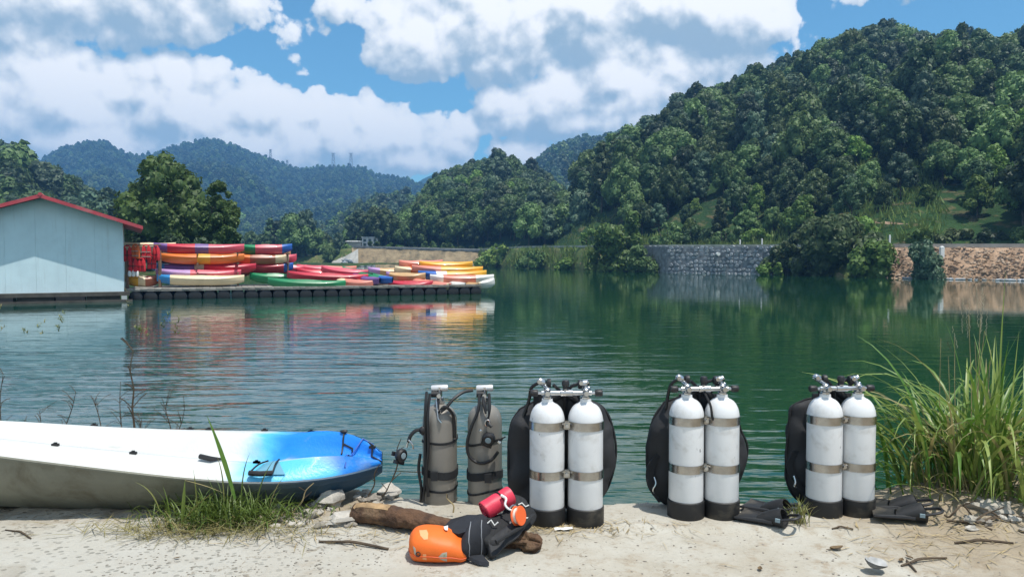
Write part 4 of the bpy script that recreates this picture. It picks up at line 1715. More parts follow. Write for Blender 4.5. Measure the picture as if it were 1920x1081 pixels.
def KP(px0, py0, Y0, px1, py1, Y1, segs, label, **kw):
    return kayak(P(px0, py0, Y0), P(px1, py1, Y1), segs, label, **kw)


def dk(px, off=1.0):
    """depth of a spot on the dock seen in column px, off metres in from its lake edge"""
    s = 0.0
    for _ in range(3):
        pass
    # intersect the view column with the line parallel to the dock edge
    b = A0 + inward * off
    k = (px - CX) / F
    # b.x + s ax = k (b.y + s ay)
    s = (k * b.y - b.x) / (along.x - k * along.y)
    return b.y + s * along.y


def KD(px0, py0, px1, py1, off, segs, label, off1=None, **kw):
    return KP(px0, py0, dk(px0, off), px1, py1, dk(px1, off if off1 is None else off1), segs, label, **kw)


# top tier of the rack
KD(288, 466, 458, 468, 2.2, [(.14, 'purple'), (.43, 'red'), (.62, 'purple'), (1, 'pink')], 'red kayak with purple bands, topmost on the left rack')
KD(448, 468, 548, 467, 2.9, [(.3, 'green'), (.78, 'pink'), (1, 'blue')], 'red kayak with green and blue ends, topmost on the right rack', w=.33)
KD(228, 464, 330, 465, 3.2, [(1, 'cream')], 'cream kayak high on the rack above the life jackets', w=.33)
# second tier
KD(296, 485, 458, 486, 2.1, [(.45, 'orange'), (.62, 'yellow'), (1, 'orange')], 'orange kayak in the second tier of the left rack')
KD(436, 486, 542, 487, 2.8, [(.3, 'orange'), (.75, 'brown'), (1, 'cream')], 'brown and orange kayak with cream end in the second tier', w=.33)
KD(500, 484, 556, 486, 3.4, [(1, 'pink')], 'short pink kayak end poking out right of the second tier', w=.30)
# third tier
KD(284, 503, 385, 503, 2.5, [(.25, 'skyblue'), (.8, 'purple'), (1, 'cream')], 'purple kayak with blue end in the third tier')
KD(365, 502, 480, 504, 2.3, [(.13, 'cream'), (1, 'red')], 'crimson kayak in the third tier of the rack')
KD(456, 503, 550, 502, 2.9, [(.82, 'red'), (1, 'blue')], 'crimson kayak with round blue end in the third tier', w=.33)
KD(515, 505, 575, 506, 3.3, [(1, 'pink')], 'pale pink kayak tip beside the round blue end', w=.28)
# kayaks seen in the gaps at the back of the rack
KD(300, 477, 452, 477, 3.1, [(.4, 'cream'), (.7, 'tan'), (1, 'cream')], 'cream kayak at the back between the first and second tiers', w=.33)
KD(322, 494, 470, 495, 3.1, [(.3, 'tan'), (.55, 'cream'), (1, 'white')], 'tan and white kayak at the back under the orange one', w=.33)
KD(452, 495, 548, 494, 3.4, [(1, 'brown')], 'brown kayak at the back right below the second tier', w=.33)
KD(452, 477, 545, 476, 3.4, [(.6, 'brown'), (1, 'tan')], 'brown kayak at the back right below the top tier', w=.33)
KD(372, 511, 470, 512, 3.0, [(.4, 'cream'), (1, 'brown')], 'brown kayak low at the back of the rack', w=.33)
# bottom tiers
KD(292, 514, 452, 516, 1.9, [(.42, 'lilac'), (1, 'pink')], 'pink kayak with lilac end lying on the cream one')
KD(294, 525, 458, 526, 1.3, [(.16, 'skyblue'), (1, 'cream')], 'cream kayak with blue end lying on the dock')
KD(234, 526, 300, 527, 1.6, [(.42, 'yellow'), (.6, 'cream'), (1, 'brown')], 'yellow kayak bow on the dock under the life jackets', w=.33)
# the heap on open deck
KD(468, 521, 560, 522, 2.3, [(1, 'green')], 'dark green kayak lying behind the long green one', w=.33)
KD(502, 531, 648, 536, 0.9, [(1, 'green')], 'long green kayak lying along the dock edge', off1=.45)
KD(538, 518, 690, 524, 1.7, [(1, 'red')], 'crimson kayak lying behind the long green one', off1=1.1)
KD(602, 507, 690, 516, 2.6, [(1, 'pink')], 'rose pink kayak on top of the crimson one', off1=1.9)
KD(622, 528, 700, 536, 1.3, [(.35, 'cream'), (1, 'salmon')], 'salmon kayak with cream nose beside the purple bow', off1=.4, w=.33)
KD(655, 517, 712, 530, 2.4, [(1, 'purple')], 'purple kayak bow pointing at the water', off1=.2, w=.36, h=.42)
KD(642, 508, 736, 529, 3.2, [(.80, 'green'), (1, 'blue')], 'bright green kayak sloping down with navy tip', off1=.3, w=.38, h=.42)
KD(724, 519, 798, 521, 2.0, [(.12, 'lilac'), (1, 'tan')], 'tan kayak with lilac tip beside the navy tip', off1=1.2)
KD(728, 535, 812, 536, 1.2, [(1, 'red')], 'scarlet kayak low at the dock edge', off1=.5)
KD(765, 528, 845, 540, 1.5, [(1, 'salmon')], 'salmon red kayak slanting down over the scarlet one', off1=.2, w=.33)
KD(748, 497, 830, 496, 3.4, [(1, 'salmon')], 'pale red kayak at the back of the yellow heap')
KD(786, 499, 886, 499, 2.4, [(1, 'yellow')], 'yellow kayak on top of the right heap', off1=2.2)
KD(772, 506, 905, 509, 2.1, [(.4, 'salmon'), (1, 'yellow')], 'yellow kayak with salmon end, second in the right heap', off1=1.5)
KD(784, 517, 912, 516, 1.6, [(.24, 'blue'), (.42, 'white'), (1, 'yellow')], 'blue, white and yellow kayak in the right heap', off1=1.2)
KD(806, 524, 926, 524, 1.2, [(.2, 'white'), (.68, 'salmon'), (1, 'white')], 'white tipped salmon kayak at the end of the dock', off1=.7)
KD(782, 527, 842, 541, 2.1, [(1, 'cream')], 'cream kayak slanting down, leftmost pale bow', off1=.15, w=.30)
KD(805, 525, 872, 540, 2.2, [(1, 'white')], 'white kayak slanting down in the middle of the pale bows', off1=.2, w=.30)
KD(835, 527, 896, 540, 2.1, [(1, 'tan')], 'peach kayak slanting down, rightmost of the pale bows', off1=.2, w=.30)
KD(872, 536, 928, 531, .9, [(.5, 'cream'), (1, 'white')], 'small white kayak bow jutting past the dock corner', off1=.6, w=.28)

# more hulls packed into the heap
KD(556, 505, 668, 508, 3.4, [(.5, 'pink'), (1, 'salmon')], 'pale pink kayak at the back of the heap behind the rose pink one')
KD(556, 512, 640, 515, 2.9, [(1, 'red')], 'red kayak wedged behind the crimson one')
KD(690, 510, 790, 512, 3.3, [(.2, 'lilac'), (1, 'tan')], 'tan kayak at the back between the navy tip and the yellow heap')
KD(700, 527, 770, 530, 2.0, [(1, 'brown')], 'dark red kayak under the navy tip')
KD(740, 508, 830, 509, 2.9, [(.3, 'cream'), (1, 'orange')], 'orange kayak in the middle of the right heap')
KD(790, 511, 900, 513, 2.6, [(1, 'cream')], 'cream kayak between the two yellow ones')
KD(560, 526, 640, 528, 1.6, [(1, 'pink')], 'pink kayak low behind the long green one', w=.33)

# rack
M['rack_wood'] = mat('rack_wood', (0.20, 0.13, 0.085), .8, var=.3)
o = thing('kayak_rack', (P(300, 530, dk(300, 1.6)).x, dk(300, 1.6), DZ), 'dark timber rack holding tiers of kayaks on the dock', 'rack')
for px in (301, 372, 446, 540):
    for off in (2.3, 3.4):
        y = dk(px, off)
        mb = MB()
        mb.box((X(px, y), y, DZ + .78), (.07, .07, 1.56), rz=yawd)
        mb.build('post', M['rack_wood'], o, smooth=False)
    for zpy in (476, 494, 511):
        y = dk(px, 2.25)
        mb = MB()
        mb.box((X(px, y), y, Zr(zpy, y)), (.06, 1.7, .06), rz=yawd)
        mb.build('shelf_arm', M['rack_wood'], o, smooth=False)
o = thing('hanging_rail', (P(265, 500, dk(265, 1.3)).x, dk(265, 1.3), DZ), 'dark timber frame with a rail of life jackets next to the shed', 'rail')
for px in (238, 300):
    y = dk(px, 1.25)
    mb = MB()
    mb.box((X(px, y), y, DZ + .80), (.10, .10, 1.6))
    mb.build('post', M['rack_wood'], o, smooth=False)
for pz in (459, 484):
    a, b = P(236, pz, dk(236, 1.25)), P(302, pz, dk(302, 1.25))
    mb = MB()
    mb.tube([a, b], .03, 6)
    mb.build('rail', M['rack_wood'], o)

# life jackets
M['jacket_red'] = mat('jacket_red', (0.62, 0.025, 0.035), .75, var=.25, vscale=6)
M['jacket_orange'] = mat('jacket_orange', (0.72, 0.15, 0.03), .75, var=.2, vscale=6)
M['jacket_strap'] = mat('jacket_strap', (0.42, 0.38, 0.34), .7)


def life_jacket(px, py, off, hpx, c, rz, label, trim=True):
    y = dk(px, off)
    top = P(px, py, y)
    h = hpx / F * y
    w = h * .36
    o = thing('life_jacket', (top.x, y, top.z), label, 'life jacket', None, rz)
    for s in (-1, 1):
        mb = MB()
        rings = []
        for k, (q, ww, th) in enumerate(((0, .28, .5), (.12, .42, .9), (.35, .46, 1), (.7, .52, 1), (.95, .50, .8), (1, .42, .4))):
            rings.append([(s * (w * .5) + w * ww * a * .95, -th * .055 * b * 1.3, -h * q) for a, b in ((-1, -.5), (-.6, 1), (.6, 1), (1, -.5), (.6, -1), (-.6, -1))])
        mb.loft(rings)
        mb.build('front_panel', M[c], o, off=(0, 0, 0))
    mb = MB()
    mb.tube([(-w * .6, 0, 0), (-w * .3, 0, h * .12), (w * .3, 0, h * .12), (w * .6, 0, 0)], .03, 6)
    mb.build('collar', M[c], o, off=(0, 0, 0))
    for q in ((.4, .75) if trim else (.55,)):
        mb = MB()
        mb.box((0, -.085, -h * q), (w * 1.9, .015, .03))
        mb.build('strap', M['jacket_strap'] if trim else M['seat_black'], o, smooth=False, off=(0, 0, 0))


for a in ((238, 464, 1.2, 26, 'jacket_red', .3, 'red life jacket hanging nearest the shed corner', False),
          (254, 461, 1.15, 24, 'jacket_orange', -.2, 'orange-red life jacket second along the rail', True),
          (274, 462, 1.2, 25, 'jacket_red', .15, 'red life jacket hanging in the middle of the rail', True),
          (293, 464, 1.15, 24, 'jacket_red', -.5, 'tilted red life jacket with pale trim beside the kayaks', False),
          (249, 486, 1.1, 23, 'jacket_red', .1, 'dark red life jacket on the lower rail, left one', False),
          (265, 487, 1.1, 22, 'jacket_red', -.1, 'dark red life jacket on the lower rail, right one', False),
          (284, 482, 1.35, 22, 'jacket_red', .4, 'red life jacket half hidden behind the tilted one', False)):
    life_jacket(*a)
mb = MB()
for k, px in enumerate((243, 250, 257)):
    y = dk(px, 1.1)
    r = thing('white_buoy', P(px, 513, y), ('left', 'middle', 'right')[k] + ' white fender of three above the yellow bow', 'fender')
    mb = MB()
    mb.lathe([(.01, -.13), (.06, -.10), (.075, 0), (.06, .10), (.02, .14), (.02, .18)], seg=10)
    mb.build('body', M['white_paint'], r, off=(0, 0, 0))
    mb = MB()
    mb.tube([(0, 0, .17), (.01, 0, .32)], .008, 5)
    mb.build('rope', M['jacket_strap'], r, off=(0, 0, 0))

# ------------------------------------------------------------------ big kayak on the landing
def gz(x, y):
    return ground_z(x, y)


def kayak_plastic():
    m = bpy.data.materials.new('kayak_deck_plastic')
    m.use_nodes = True
    g = NT(m.node_tree)
    b = m.node_tree.nodes['Principled BSDF']
    tc = g.n('ShaderNodeTexCoord').outputs['Object']
    sp = g.n('ShaderNodeSeparateXYZ')
    g.l(tc, sp.inputs[0])
    n = g.noise(g.mapv(tc, (1.1, 2.6, 2)), 1.6, 4, 0.6, .5)
    k = g.m('ADD', sp.outputs[0], g.m('MULTIPLY', g.m('SUBTRACT', n, 0.5), .34))
    c = g.mix(g.ramp(k, KB0, KB0 + .16), (0.61, 0.62, 0.60), (0.09, 0.48, 0.76))
    k2 = g.m('SUBTRACT', k, g.m('MULTIPLY', g.ramp(sp.outputs[1], -.16, -.04, 1, 0), .40))
    c = g.mix(g.ramp(k2, KB0 + .10, KB0 + .30), c, (0.010, 0.21, 0.70))
    # the pale ridge between the sunken well and the near side
    yy = g.m('ADD', sp.outputs[1], g.m('MULTIPLY', g.m('SUBTRACT', n, .5), .06))
    band = g.m('MULTIPLY', g.ramp(g.m('ABSOLUTE', g.m('ADD', yy, .075)), .03, .085, 1, 0), g.ramp(sp.outputs[0], 1.40, 1.60, 1, 0))
    c = g.mix(g.m('MULTIPLY', band, .9), c, (0.60, 0.62, 0.60))
    d = g.noise(tc, 5, 6, .7)
    c = g.mix(g.m('MULTIPLY', g.ramp(d, .55, .75), .25), c, (0.45, 0.43, 0.36))
    scr = g.noise(g.mapv(tc, (3, 40, 10), rot=(0, 0, .3)), 1.0, 3, .6)
    c = g.mix(g.m('MULTIPLY', g.ramp(scr, .68, .74), .35), c, (0.36, 0.36, 0.33))
    g.l(c, b.inputs['Base Color'])
    b.inputs['Roughness'].default_value = .36
    bn = g.n('ShaderNodeBump')
    bn.inputs['Distance'].default_value = .002
    g.l(g.noise(tc, 60, 3, .6), bn.inputs['Height'])
    g.l(bn.outputs[0], b.inputs['Normal'])
    return m


KB0 = 1.0        # where the blue begins along the boat, metres from its centre
M['k_hull'] = mat('kayak_hull', (0.20, 0.20, 0.155), .55, var=.2, vscale=3, dirt=(0.10, 0.09, 0.06), dirt_amt=.9, dscale=4, bump=.002, bscale=50)


def build_big_kayak():
    # station columns: px, near depth, near row, far depth, far row, keel depth, keel row
    S = [(-560, 3.62, 800, 3.9, 798, 3.75, 880), (-480, 3.50, 806, 4.05, 792, 3.72, 905), (-330, 3.46, 812, 4.16, 790, 3.72, 930), (-160, 3.46, 828, 4.20, 793, 3.74, 944), (0, 3.48, 845, 4.20, 798, 3.76, 949), (130, 3.49, 864, 4.20, 804, 3.78, 951), (250, 3.50, 880, 4.20, 808, 3.80, 950),
         (375, 3.53, 896, 4.18, 810, 3.83, 946), (480, 3.56, 906, 4.15, 811, 3.85, 941), (560, 3.60, 905, 4.12, 813, 3.86, 934), (620, 3.66, 899, 4.08, 817, 3.87, 926), (665, 3.73, 889, 4.02, 826, 3.87, 914), (695, 3.80, 880, 3.95, 836, 3.87, 900), (712, 3.86, 872, 3.90, 848, 3.88, 884)]
    ctr = Vector((X(80, 3.85), 3.85, gz(X(80, 3.85), 3.85)))
    o = thing('sit_on_kayak', ctr, 'big white sit-on-top kayak fading to a blue bow on the concrete', 'kayak')
    # densify
    px = np.array([s[0] for s in S], float)
    fine = np.linspace(px[0], px[-1], 66)
    cols = []
    for k in range(1, 7):
        yv = np.array([s[k] for s in S], float)
        v = np.interp(fine, px, yv)
        for _ in range(3):
            v[1:-1] = (v[:-2] + 2 * v[1:-1] + v[2:]) / 4
        cols.append(v)
    hull, deck = [], []
    rim = []
    for i, p in enumerate(fine):
        a = P(p, cols[1][i], cols[0][i])
        b = P(p, cols[3][i], cols[2][i])
        # keep one x per station so the boat stays straight
        xs = X(p, 3.85)
        a.x = b.x = xs
        k = P(p, cols[5][i], cols[4][i])
        k.x = xs
        wv = b - a
        Wd = wv.length
        nrm = Vector((0, -wv.z, wv.y)).normalized()
        t = i / (len(fine) - 1)
        # hull: near lip -> bilge -> keel -> far bilge -> far lip
        def H(u, drop):
            base = a + wv * u
            q = base.lerp(Vector((xs, base.y, k.z)), drop)
            return q
        hull.append([a, a + Vector((0, .010, -.03)), H(.045, .28), H(.13, .60), H(.25, .88), H(.38, 1.0), H(.50, 1.04), H(.62, 1.0), H(.75, .88), H(.87, .60), H(.955, .28), b + Vector((0, -.012, -.035)), b])
        # deck: raised rims, long sunken well for seat and legs
        well = 0.0
        if -.9 < xs - ctr.x < 1.25:
            s = (xs - ctr.x)
            well = min(1, (1.22 - s) / .12) * (.095 + .03 * math.sin(s * 6.0) + (.035 if -.5 < s < .1 else 0))
            well = max(0, well)
        crown = .045 + .05 * max(0, (xs - ctr.x - 1.2) / .3)
        lim = min(1, Wd / .5)
        ring = []
        for u, hgt in ((0, 0), (.03, .018), (.10, .030), (.20, crown * lim), (.27, crown * .8 * lim), (.32, crown * lim * .4 - well * .75), (.42, -well * lim), (.5, -well * lim), (.58, -well * lim), (.68, crown * lim * .4 - well * .75),
                       (.73, crown * .8 * lim), (.80, crown * lim), (.90, .030), (.97, .018), (1, 0)):
            ring.append(a + wv * u + nrm * hgt)
        deck.append(ring)
        rim.append((a, b, wv, nrm))
    mb = MB()
    mb.loft(hull, cap=False, closed=False)
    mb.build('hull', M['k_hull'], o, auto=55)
    mb = MB()
    mb.loft(deck, cap=False, closed=False)
    mb.build('deck', kayak_plastic(), o, auto=70)
    # end caps
    for e in (0, -1):
        mb = MB()
        pts = [Vector(q) for q in hull[e]]
        c = sum(pts, Vector()) / len(pts)
        mb.add(pts + [c], [(i, i + 1, len(pts)) for i in range(len(pts) - 1)])
        pts = [Vector(q) for q in deck[e]]
        mb.add(pts + [c], [(i, i + 1, len(pts)) for i in range(len(pts) - 1)])
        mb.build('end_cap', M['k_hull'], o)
    # moulded rim line
    mb = MB()
    mb.tube([r[0] + Vector((0, -.003, 0)) for r in rim], .009, 6)
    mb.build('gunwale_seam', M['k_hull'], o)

    def onk(p, u, lift=0.0):
        i = int(np.argmin(abs(fine - p)))
        a, b, wv, nrm = rim[i]
        # height of the deck there
        us = [0, .03, .10, .20, .27, .32, .42, .5, .58, .68, .73, .80, .90, .97, 1]
        h = [(Vector(q) - a - wv * uu).dot(nrm) for q, uu in zip(deck[i], us)]
        return a + wv * u + nrm * (float(np.interp(u, us, h)) + lift)
    blk = M['rubber']
    # pad eyes and scuppers along the rims
    for p, u in ((135, .20), (290, .20), (490, .22), (505, .22), (100, .95), (300, .97), (340, .97), (452, .97), (548, .97), (650, .30), (655, .90), (694, .75)):
        mb = MB()
        c = onk(p, u, .004)
        mb.box(c, (.034, .014, .012))
        mb.box(c + Vector((0, 0, .008)), (.014, .010, .008))
        mb.build('pad_eye', blk, o, smooth=False)
    # dark carry toggle lying near the middle
    mb = MB()
    mb.tube(bez([onk(398, .22, .012), onk(408, .20, .022), onk(420, .19, .016), onk(440, .23, .010)], 12), [.012, .016, .016, .014, .012, .010, .008, .006, .006, .006, .006, .006, .006][:13], 7) if False else \
        mb.tube([onk(398, .22, .012), onk(408, .20, .020), onk(422, .19, .016), onk(442, .23, .010)], [.006, .013, .013, .005], 7)
    mb.build('toggle', blk, o)
    # side carry handle: two cords and a grip
    mb = MB()
    g0, g1 = onk(506, .03, .028), onk(545, .03, .028)
    mb.tube([g0, g0.lerp(g1, .5) + Vector((0, -.012, .0)), g1], .013, 8)
    mb.build('handle_grip', blk, o)
    for s, e in ((g0, onk(516, .235, .012)), (g1, onk(528, .235, .012))):
        mb = MB()
        mb.tube(bez([s, s.lerp(e, .5) + Vector((0, -.006, .012)), e], 8), .0045, 5)
        mb.build('cord', blk, o)
    mb = MB()
    q = [onk(504, .05, .006), onk(548, .05, .006), onk(530, .21, .006), onk(512, .21, .006)]
    mb.loft([q, [v + Vector((0, -.002, .004)) for v in q]])
    mb.build('handle_recess', mat('recess_blue', (0.10, 0.30, 0.42), .5), o, smooth=False)
    # bow bungee and lid groove
    for pa, ua, pb, ub in ((620, .90, 641, .55), (626, .93, 647, .60)):
        mb = MB()
        mb.tube([onk(pa + (pb - pa) * q / 8, ua + (ub - ua) * q / 8, .005) for q in range(9)], .005, 5)
        mb.build('bungee', blk, o)
    mb = MB()
    mb.tube([onk(646, .08, .004), onk(648, .25, .006), onk(656, .5, .007), onk(672, .8, .006), onk(688, .95, .004)], .0045, 5)
    mb.build('lid_groove', M['k_hatch'], o)
    mb = MB()
    mb.tube([onk(668, .92, .006), onk(676, .87, .006), onk(684, .80, .006), onk(692, .7, .006), onk(700, .55, .006), onk(706, .2, .006)], .005, 6)
    mb.build('bow_cord', blk, o)
    mb = MB()
    c = onk(636, .80, .008)
    mb.ball(c, (.022, .014, .010), 8, 6, jit=.3)
    mb.build('bow_toggle', blk, o)
    return o


M['rubber'] = mat('rubber', (0.012, 0.012, 0.014), .55, var=.3, vscale=8)
M['grey_plastic'] = mat('grey_plastic', (0.22, 0.30, 0.34), .6)
M['k_hatch'] = mat('k_hatch', (0.02, 0.10, 0.42), .5)
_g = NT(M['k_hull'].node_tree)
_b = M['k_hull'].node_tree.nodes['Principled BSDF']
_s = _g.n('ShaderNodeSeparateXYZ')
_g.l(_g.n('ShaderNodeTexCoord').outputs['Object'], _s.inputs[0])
_g.l(_g.mix(_g.ramp(_s.outputs[0], .75, 1.6), _b.inputs['Base Color'].links[0].from_socket, (0.012, 0.055, 0.11)), _b.inputs['Base Color'])  # bow hull: the plastic's blue, darkened with painted-in shade
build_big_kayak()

# ------------------------------------------------------------------ diving cylinders
M['tank_white'] = mat('tank_white', (0.70, 0.71, 0.72), .35, var=.06, vscale=3, dirt=(0.36, 0.34, 0.30), dirt_amt=.45, dscale=8, bump=.0008, bscale=18, coat=.15)
M['boot_black'] = mat('boot_black', (0.012, 0.0125, 0.014), .6, var=.3, vscale=6, dirt=(0.14, 0.12, 0.09), dirt_amt=.45, dscale=7)
M['steel'] = mat('steel', (0.43, 0.415, 0.39), .26, metal=1.0, var=.2, vscale=14)
M['chrome'] = mat('chrome', (0.52, 0.53, 0.54), .24, metal=1.0, var=.12, vscale=20)
M['knob_black'] = mat('knob_black', (0.014, 0.014, 0.016), .5)
M['nylon'] = mat('nylon', (0.013, 0.014, 0.016), .85, var=.35, vscale=7, bump=.004, bscale=25)
M['nylon_soft'] = mat('nylon_soft', (0.020, 0.021, 0.024), .75, var=.3, vscale=5, bump=.006, bscale=9)
M['hose'] = mat('hose', (0.011, 0.011, 0.012), .45)
M['tank_grey'] = mat('tank_grey', (0.235, 0.22, 0.195), .42, var=.10, vscale=4, dirt=(0.18, 0.165, 0.14), dirt_amt=.35, dscale=7, metal=.15)
M['valve_grey'] = mat('valve_grey', (0.60, 0.60, 0.61), .35, metal=.3)
M['neoprene'] = mat('neoprene', (0.016, 0.018, 0.024), .9, var=.25, vscale=10, bump=.002, bscale=60)



def scuffs(m, col, lo, hi, sc3, amt):
    g = NT(m.node_tree)
    b = m.node_tree.nodes['Principled BSDF']
    tc = g.n('ShaderNodeTexCoord').outputs['Object']
    oi = g.n('ShaderNodeObjectInfo').outputs['Random']
    src = b.inputs['Base Color'].links[0].from_socket
    off = g.v('ADD', tc, g.v('SCALE', (7.1, 3.3, 5.7), scale=oi))
    n = g.noise(g.mapv(off, sc3), 1.0, 4, .7, .6)
    n2 = g.noise(off, 5.0, 2, .5)
    f = g.m('MULTIPLY', g.m('MULTIPLY', g.ramp(n, lo, hi), g.ramp(n2, .45, .6)), amt)
    g.l(g.mix(f, src, col), b.inputs['Base Color'])


scuffs(M['tank_white'], (0.10, 0.10, 0.10), .66, .70, (34, 34, 16), .8)
scuffs(M['tank_grey'], (0.45, 0.43, 0.40), .64, .70, (30, 30, 14), .6)
TR = 0.0835
VZ = .622          # height of the manifold


def tank_profile(H0, H1, r, neck):
    """straight wall from H0 to H1, domed shoulder, short neck"""
    prof = [(0.004, H0), (r * .96, H0), (r, H0 + .012), (r, H1)]
    for k in range(1, 9):
        a = k / 9 * PI / 2
        prof.append((neck + (r - neck) * math.cos(a), H1 + .088 * math.sin(a)))
    prof += [(neck, H1 + .094), (neck * .96, H1 + .108), (.004, H1 + .108)]
    return prof


def twin_set(px_l, px_r, py_base, label, wing, rz, lean=0.0, extras=0):
    pc = (px_l + px_r) / 2
    g0 = G(pc, py_base, 0)
    y = g0.y + TR
    x = X(pc, y)
    sp_ = (px_r - px_l) / F * y / 2
    base = gz(x, y - .05)
    o = thing('twin_dive_tanks', (x, y, base), label, 'dive tanks', None, rz)
    O = (0, 0, 0)
    for s in (-1, 1):
        cx_ = s * sp_
        mb = MB()
        mb.lathe(tank_profile(.03, .487, TR, .027), (cx_, 0, 0), 40)
        t = mb.build('cylinder', M['tank_white'], o, off=O, auto=35)
        mb = MB()
        mb.lathe([(.01, -.01), (TR + .001, -.01), (TR + .006, 0), (TR + .006, .080), (TR + .0015, .084), (TR - .004, .084)], (cx_, 0, 0), 36)
        b = mb.build('boot', M['boot_black'], t, off=O, auto=35)
        mb = MB()
        # valve: collar, body, outlet, hand wheel on the outside
        mb.lathe([(.022, .590), (.022, .604), (.014, .608), (.014, .616), (.018, .620), (.018, .640), (.011, .648), (.004, .650)], (cx_, 0, 0), 16)
        mb.lathe([(.004, -.028), (.013, -.028), (.013, .028), (.004, .028)], (cx_, 0, VZ), 12, axis='X')
        mb.lathe([(.004, -.05), (.012, -.05), (.016, -.03), (.012, -.02), (.012, 0)], (cx_, 0, VZ + .004), 12, axis='Y')
        v = mb.build('valve', M['chrome'], o, off=O)
        mb = MB()
        xo = cx_ + s * .062
        prof = [(.004, -.018), (.014, -.018), (.017, -.012), (.017, .012), (.014, .018), (.004, .018)]
        mb.lathe(prof, (xo, 0, VZ), 10, axis='X')
        mb.build('hand_wheel', M['knob_black'], v, off=O)
        mb = MB()
        mb.tube([(cx_ + s * .026, 0, VZ), (xo - s * .014, 0, VZ)], .008, 8)
        mb.build('spindle', M['chrome'], v, off=O)
        # first stage standing on the back of the valve
        lift = .668 if s < 0 else .662
        mb = MB()
        q = Vector((cx_ - .012 if s < 0 else cx_ + .004, .035, 0))
        mb.tube([(cx_, .0, .642), (q.x, .03, lift - .015)], [.010, .012], 10)
        mb.lathe([(.004, -.022), (.014, -.022), (.017, -.015), (.017, .008), (.013, .013), (.013, .024), (.004, .027)], (q.x - .01, .03, lift), 14, axis='X', R=Matrix.Rotation(.5 if s < 0 else -.4, 3, 'Y'))
        mb.ball((q.x + .012, .02, lift - .022), (.011, .011, .012), 10, 8)
        mb.lathe([(.004, -.02), (.010, -.02), (.010, .02), (.004, .02)], (q.x - .025, .02, lift + .006), 10, axis='Y')
        f = mb.build('first_stage', M['chrome'], o, off=O)
        mb = MB()
        mb.lathe([(.004, -.01), (.019, -.01), (.022, -.004), (.022, .008), (.004, .010)], (q.x + (.022 if s < 0 else -.028), .03, lift - .004), 14, axis='X')
        mb.build('dust_cap', M['knob_black'], f, off=O)
    # manifold bar with isolator in the middle
    mb = MB()
    mb.lathe([(.004, -sp_), (.0125, -sp_), (.0125, -.03), (.0165, -.028), (.0165, .028), (.0125, .03), (.0125, sp_), (.004, sp_)], (0, 0, VZ), 14, axis='X')
    mb.lathe([(.010, VZ), (.010, VZ + .022), (.004, VZ + .022)], (-.004, 0, 0), 10)
    mf = mb.build('manifold', M['chrome'], o, off=O)
    mb = MB()
    mb.lathe([(.004, VZ + .02), (.015, VZ + .02), (.014, VZ + .032), (.018, VZ + .036), (.018, VZ + .056), (.014, VZ + .061), (.004, VZ + .062)], (-.004, 0, 0), 12)
    mb.build('isolator_knob', M['knob_black'], mf, off=O)
    # steel bands and the bolts between them
    for zb2 in (.474, .243):
        mb = MB()
        rr = TR + .0025
        ring = []
        for k in range(25):
            a = PI * 1.5 * k / 24
            ring.append(k)
        for s in (-1, 1):
            pts = []
            for k in range(41):
                a = 2 * PI * k / 40
                pts.append(a)
            mb.lathe([(rr - .002, zb2 - .020), (rr + .001, zb2 - .0195), (rr + .001, zb2 + .0195), (rr - .002, zb2 + .020)], (s * sp_, 0, 0), 44)
        bd = mb.build('band', M['steel'], o, off=O, auto=50)
        mb = MB()
        mb.box((0, -.006, zb2), (2 * sp_ - 2 * TR + .035, .05, .040))
        mb.box((0, -.034, zb2), (.030, .012, .030))
        mb.build('band_bridge', M['steel'], bd, smooth=False, off=O)
        mb = MB()
        mb.lathe([(.003, -.012), (.009, -.012), (.009, .0), (.003, .0)], (0, -.038, zb2), 6, axis='Y')
        mb.build('bolt', M['chrome'], bd, smooth=False, off=O)
    # steel plate behind
    mb = MB()
    mb.box((0, .098, .36), (.20, .012, .44))
    mb.build('backplate', M['knob_black'], o, smooth=False, off=O)
    # wing: padded bladder behind the tanks
    out = bez([(X(a, y + .165) - x, 0, Zr(b, y + .165) - base) for a, b in wing + wing[:1]], len(wing) * 5)[:-1]
    n = len(out)
    cx2 = sum(q.x for q in out) / n
    cz2 = sum(q.z for q in out) / n
    mb = MB()
    rings = []
    for r_, dy in ((.05, .062), (.35, .060), (.62, .056), (.80, .050), (.92, .036), (.985, .016), (1.0, 0)):
        rings.append((r_, -dy))
    rings += [(r_, -d) for r_, d in rings[::-1][1:]]
    rr = []
    sd = pc * .01
    for r_, dy in rings:
        ring = []
        for q in out:
            zz = cz2 + (q.z - cz2) * r_
            xx = cx2 + (q.x - cx2) * r_
            wv = .026 * n3(xx * 11 + sd, zz * 7, sd) + .012 * n3(xx * 28, zz * 22, sd)
            ring.append((xx + .012 * n3(zz * 12, sd, 1) * r_, .165 + dy * (1.0 + .4 * n3(xx * 8, zz * 8, sd)) + wv * (1 if r_ < 1 else .4), zz + .01 * n3(xx * 12, sd, 7) * r_))
        rr.append(ring)
    mb.loft(rr)
    w = mb.build('wing', M['nylon_soft'], o, off=O, auto=75)
    mb = MB()
    mb.tube([Vector((q.x * 1.0, .165 - .004, q.z)) for q in out] + [Vector((out[0].x, .161, out[0].z))], .006, 6)
    mb.build('edge_piping', M['nylon'], w, off=O)
    # hoses coming off the first stages
    hs = [bez([(-sp_ - .01, .05, .672), (-sp_ - .07, .09, .635), (-sp_ - .085, .12, .56), (-sp_ - .13, .12, .44)], 18),
          bez([(-sp_ + .03, .04, .655), (-.02, .05, .615), (.0, .075, .56), (.0, .09, .45)], 16),
          bez([(sp_ - .02, .05, .660), (.02, .06, .635), (.01, .10, .555), (.03, .11, .5)], 16),
          bez([(sp_ + .02, .05, .660), (sp_ - .04, .10, .575), (0, .10, .555), (-.05, .11, .52)], 16)]
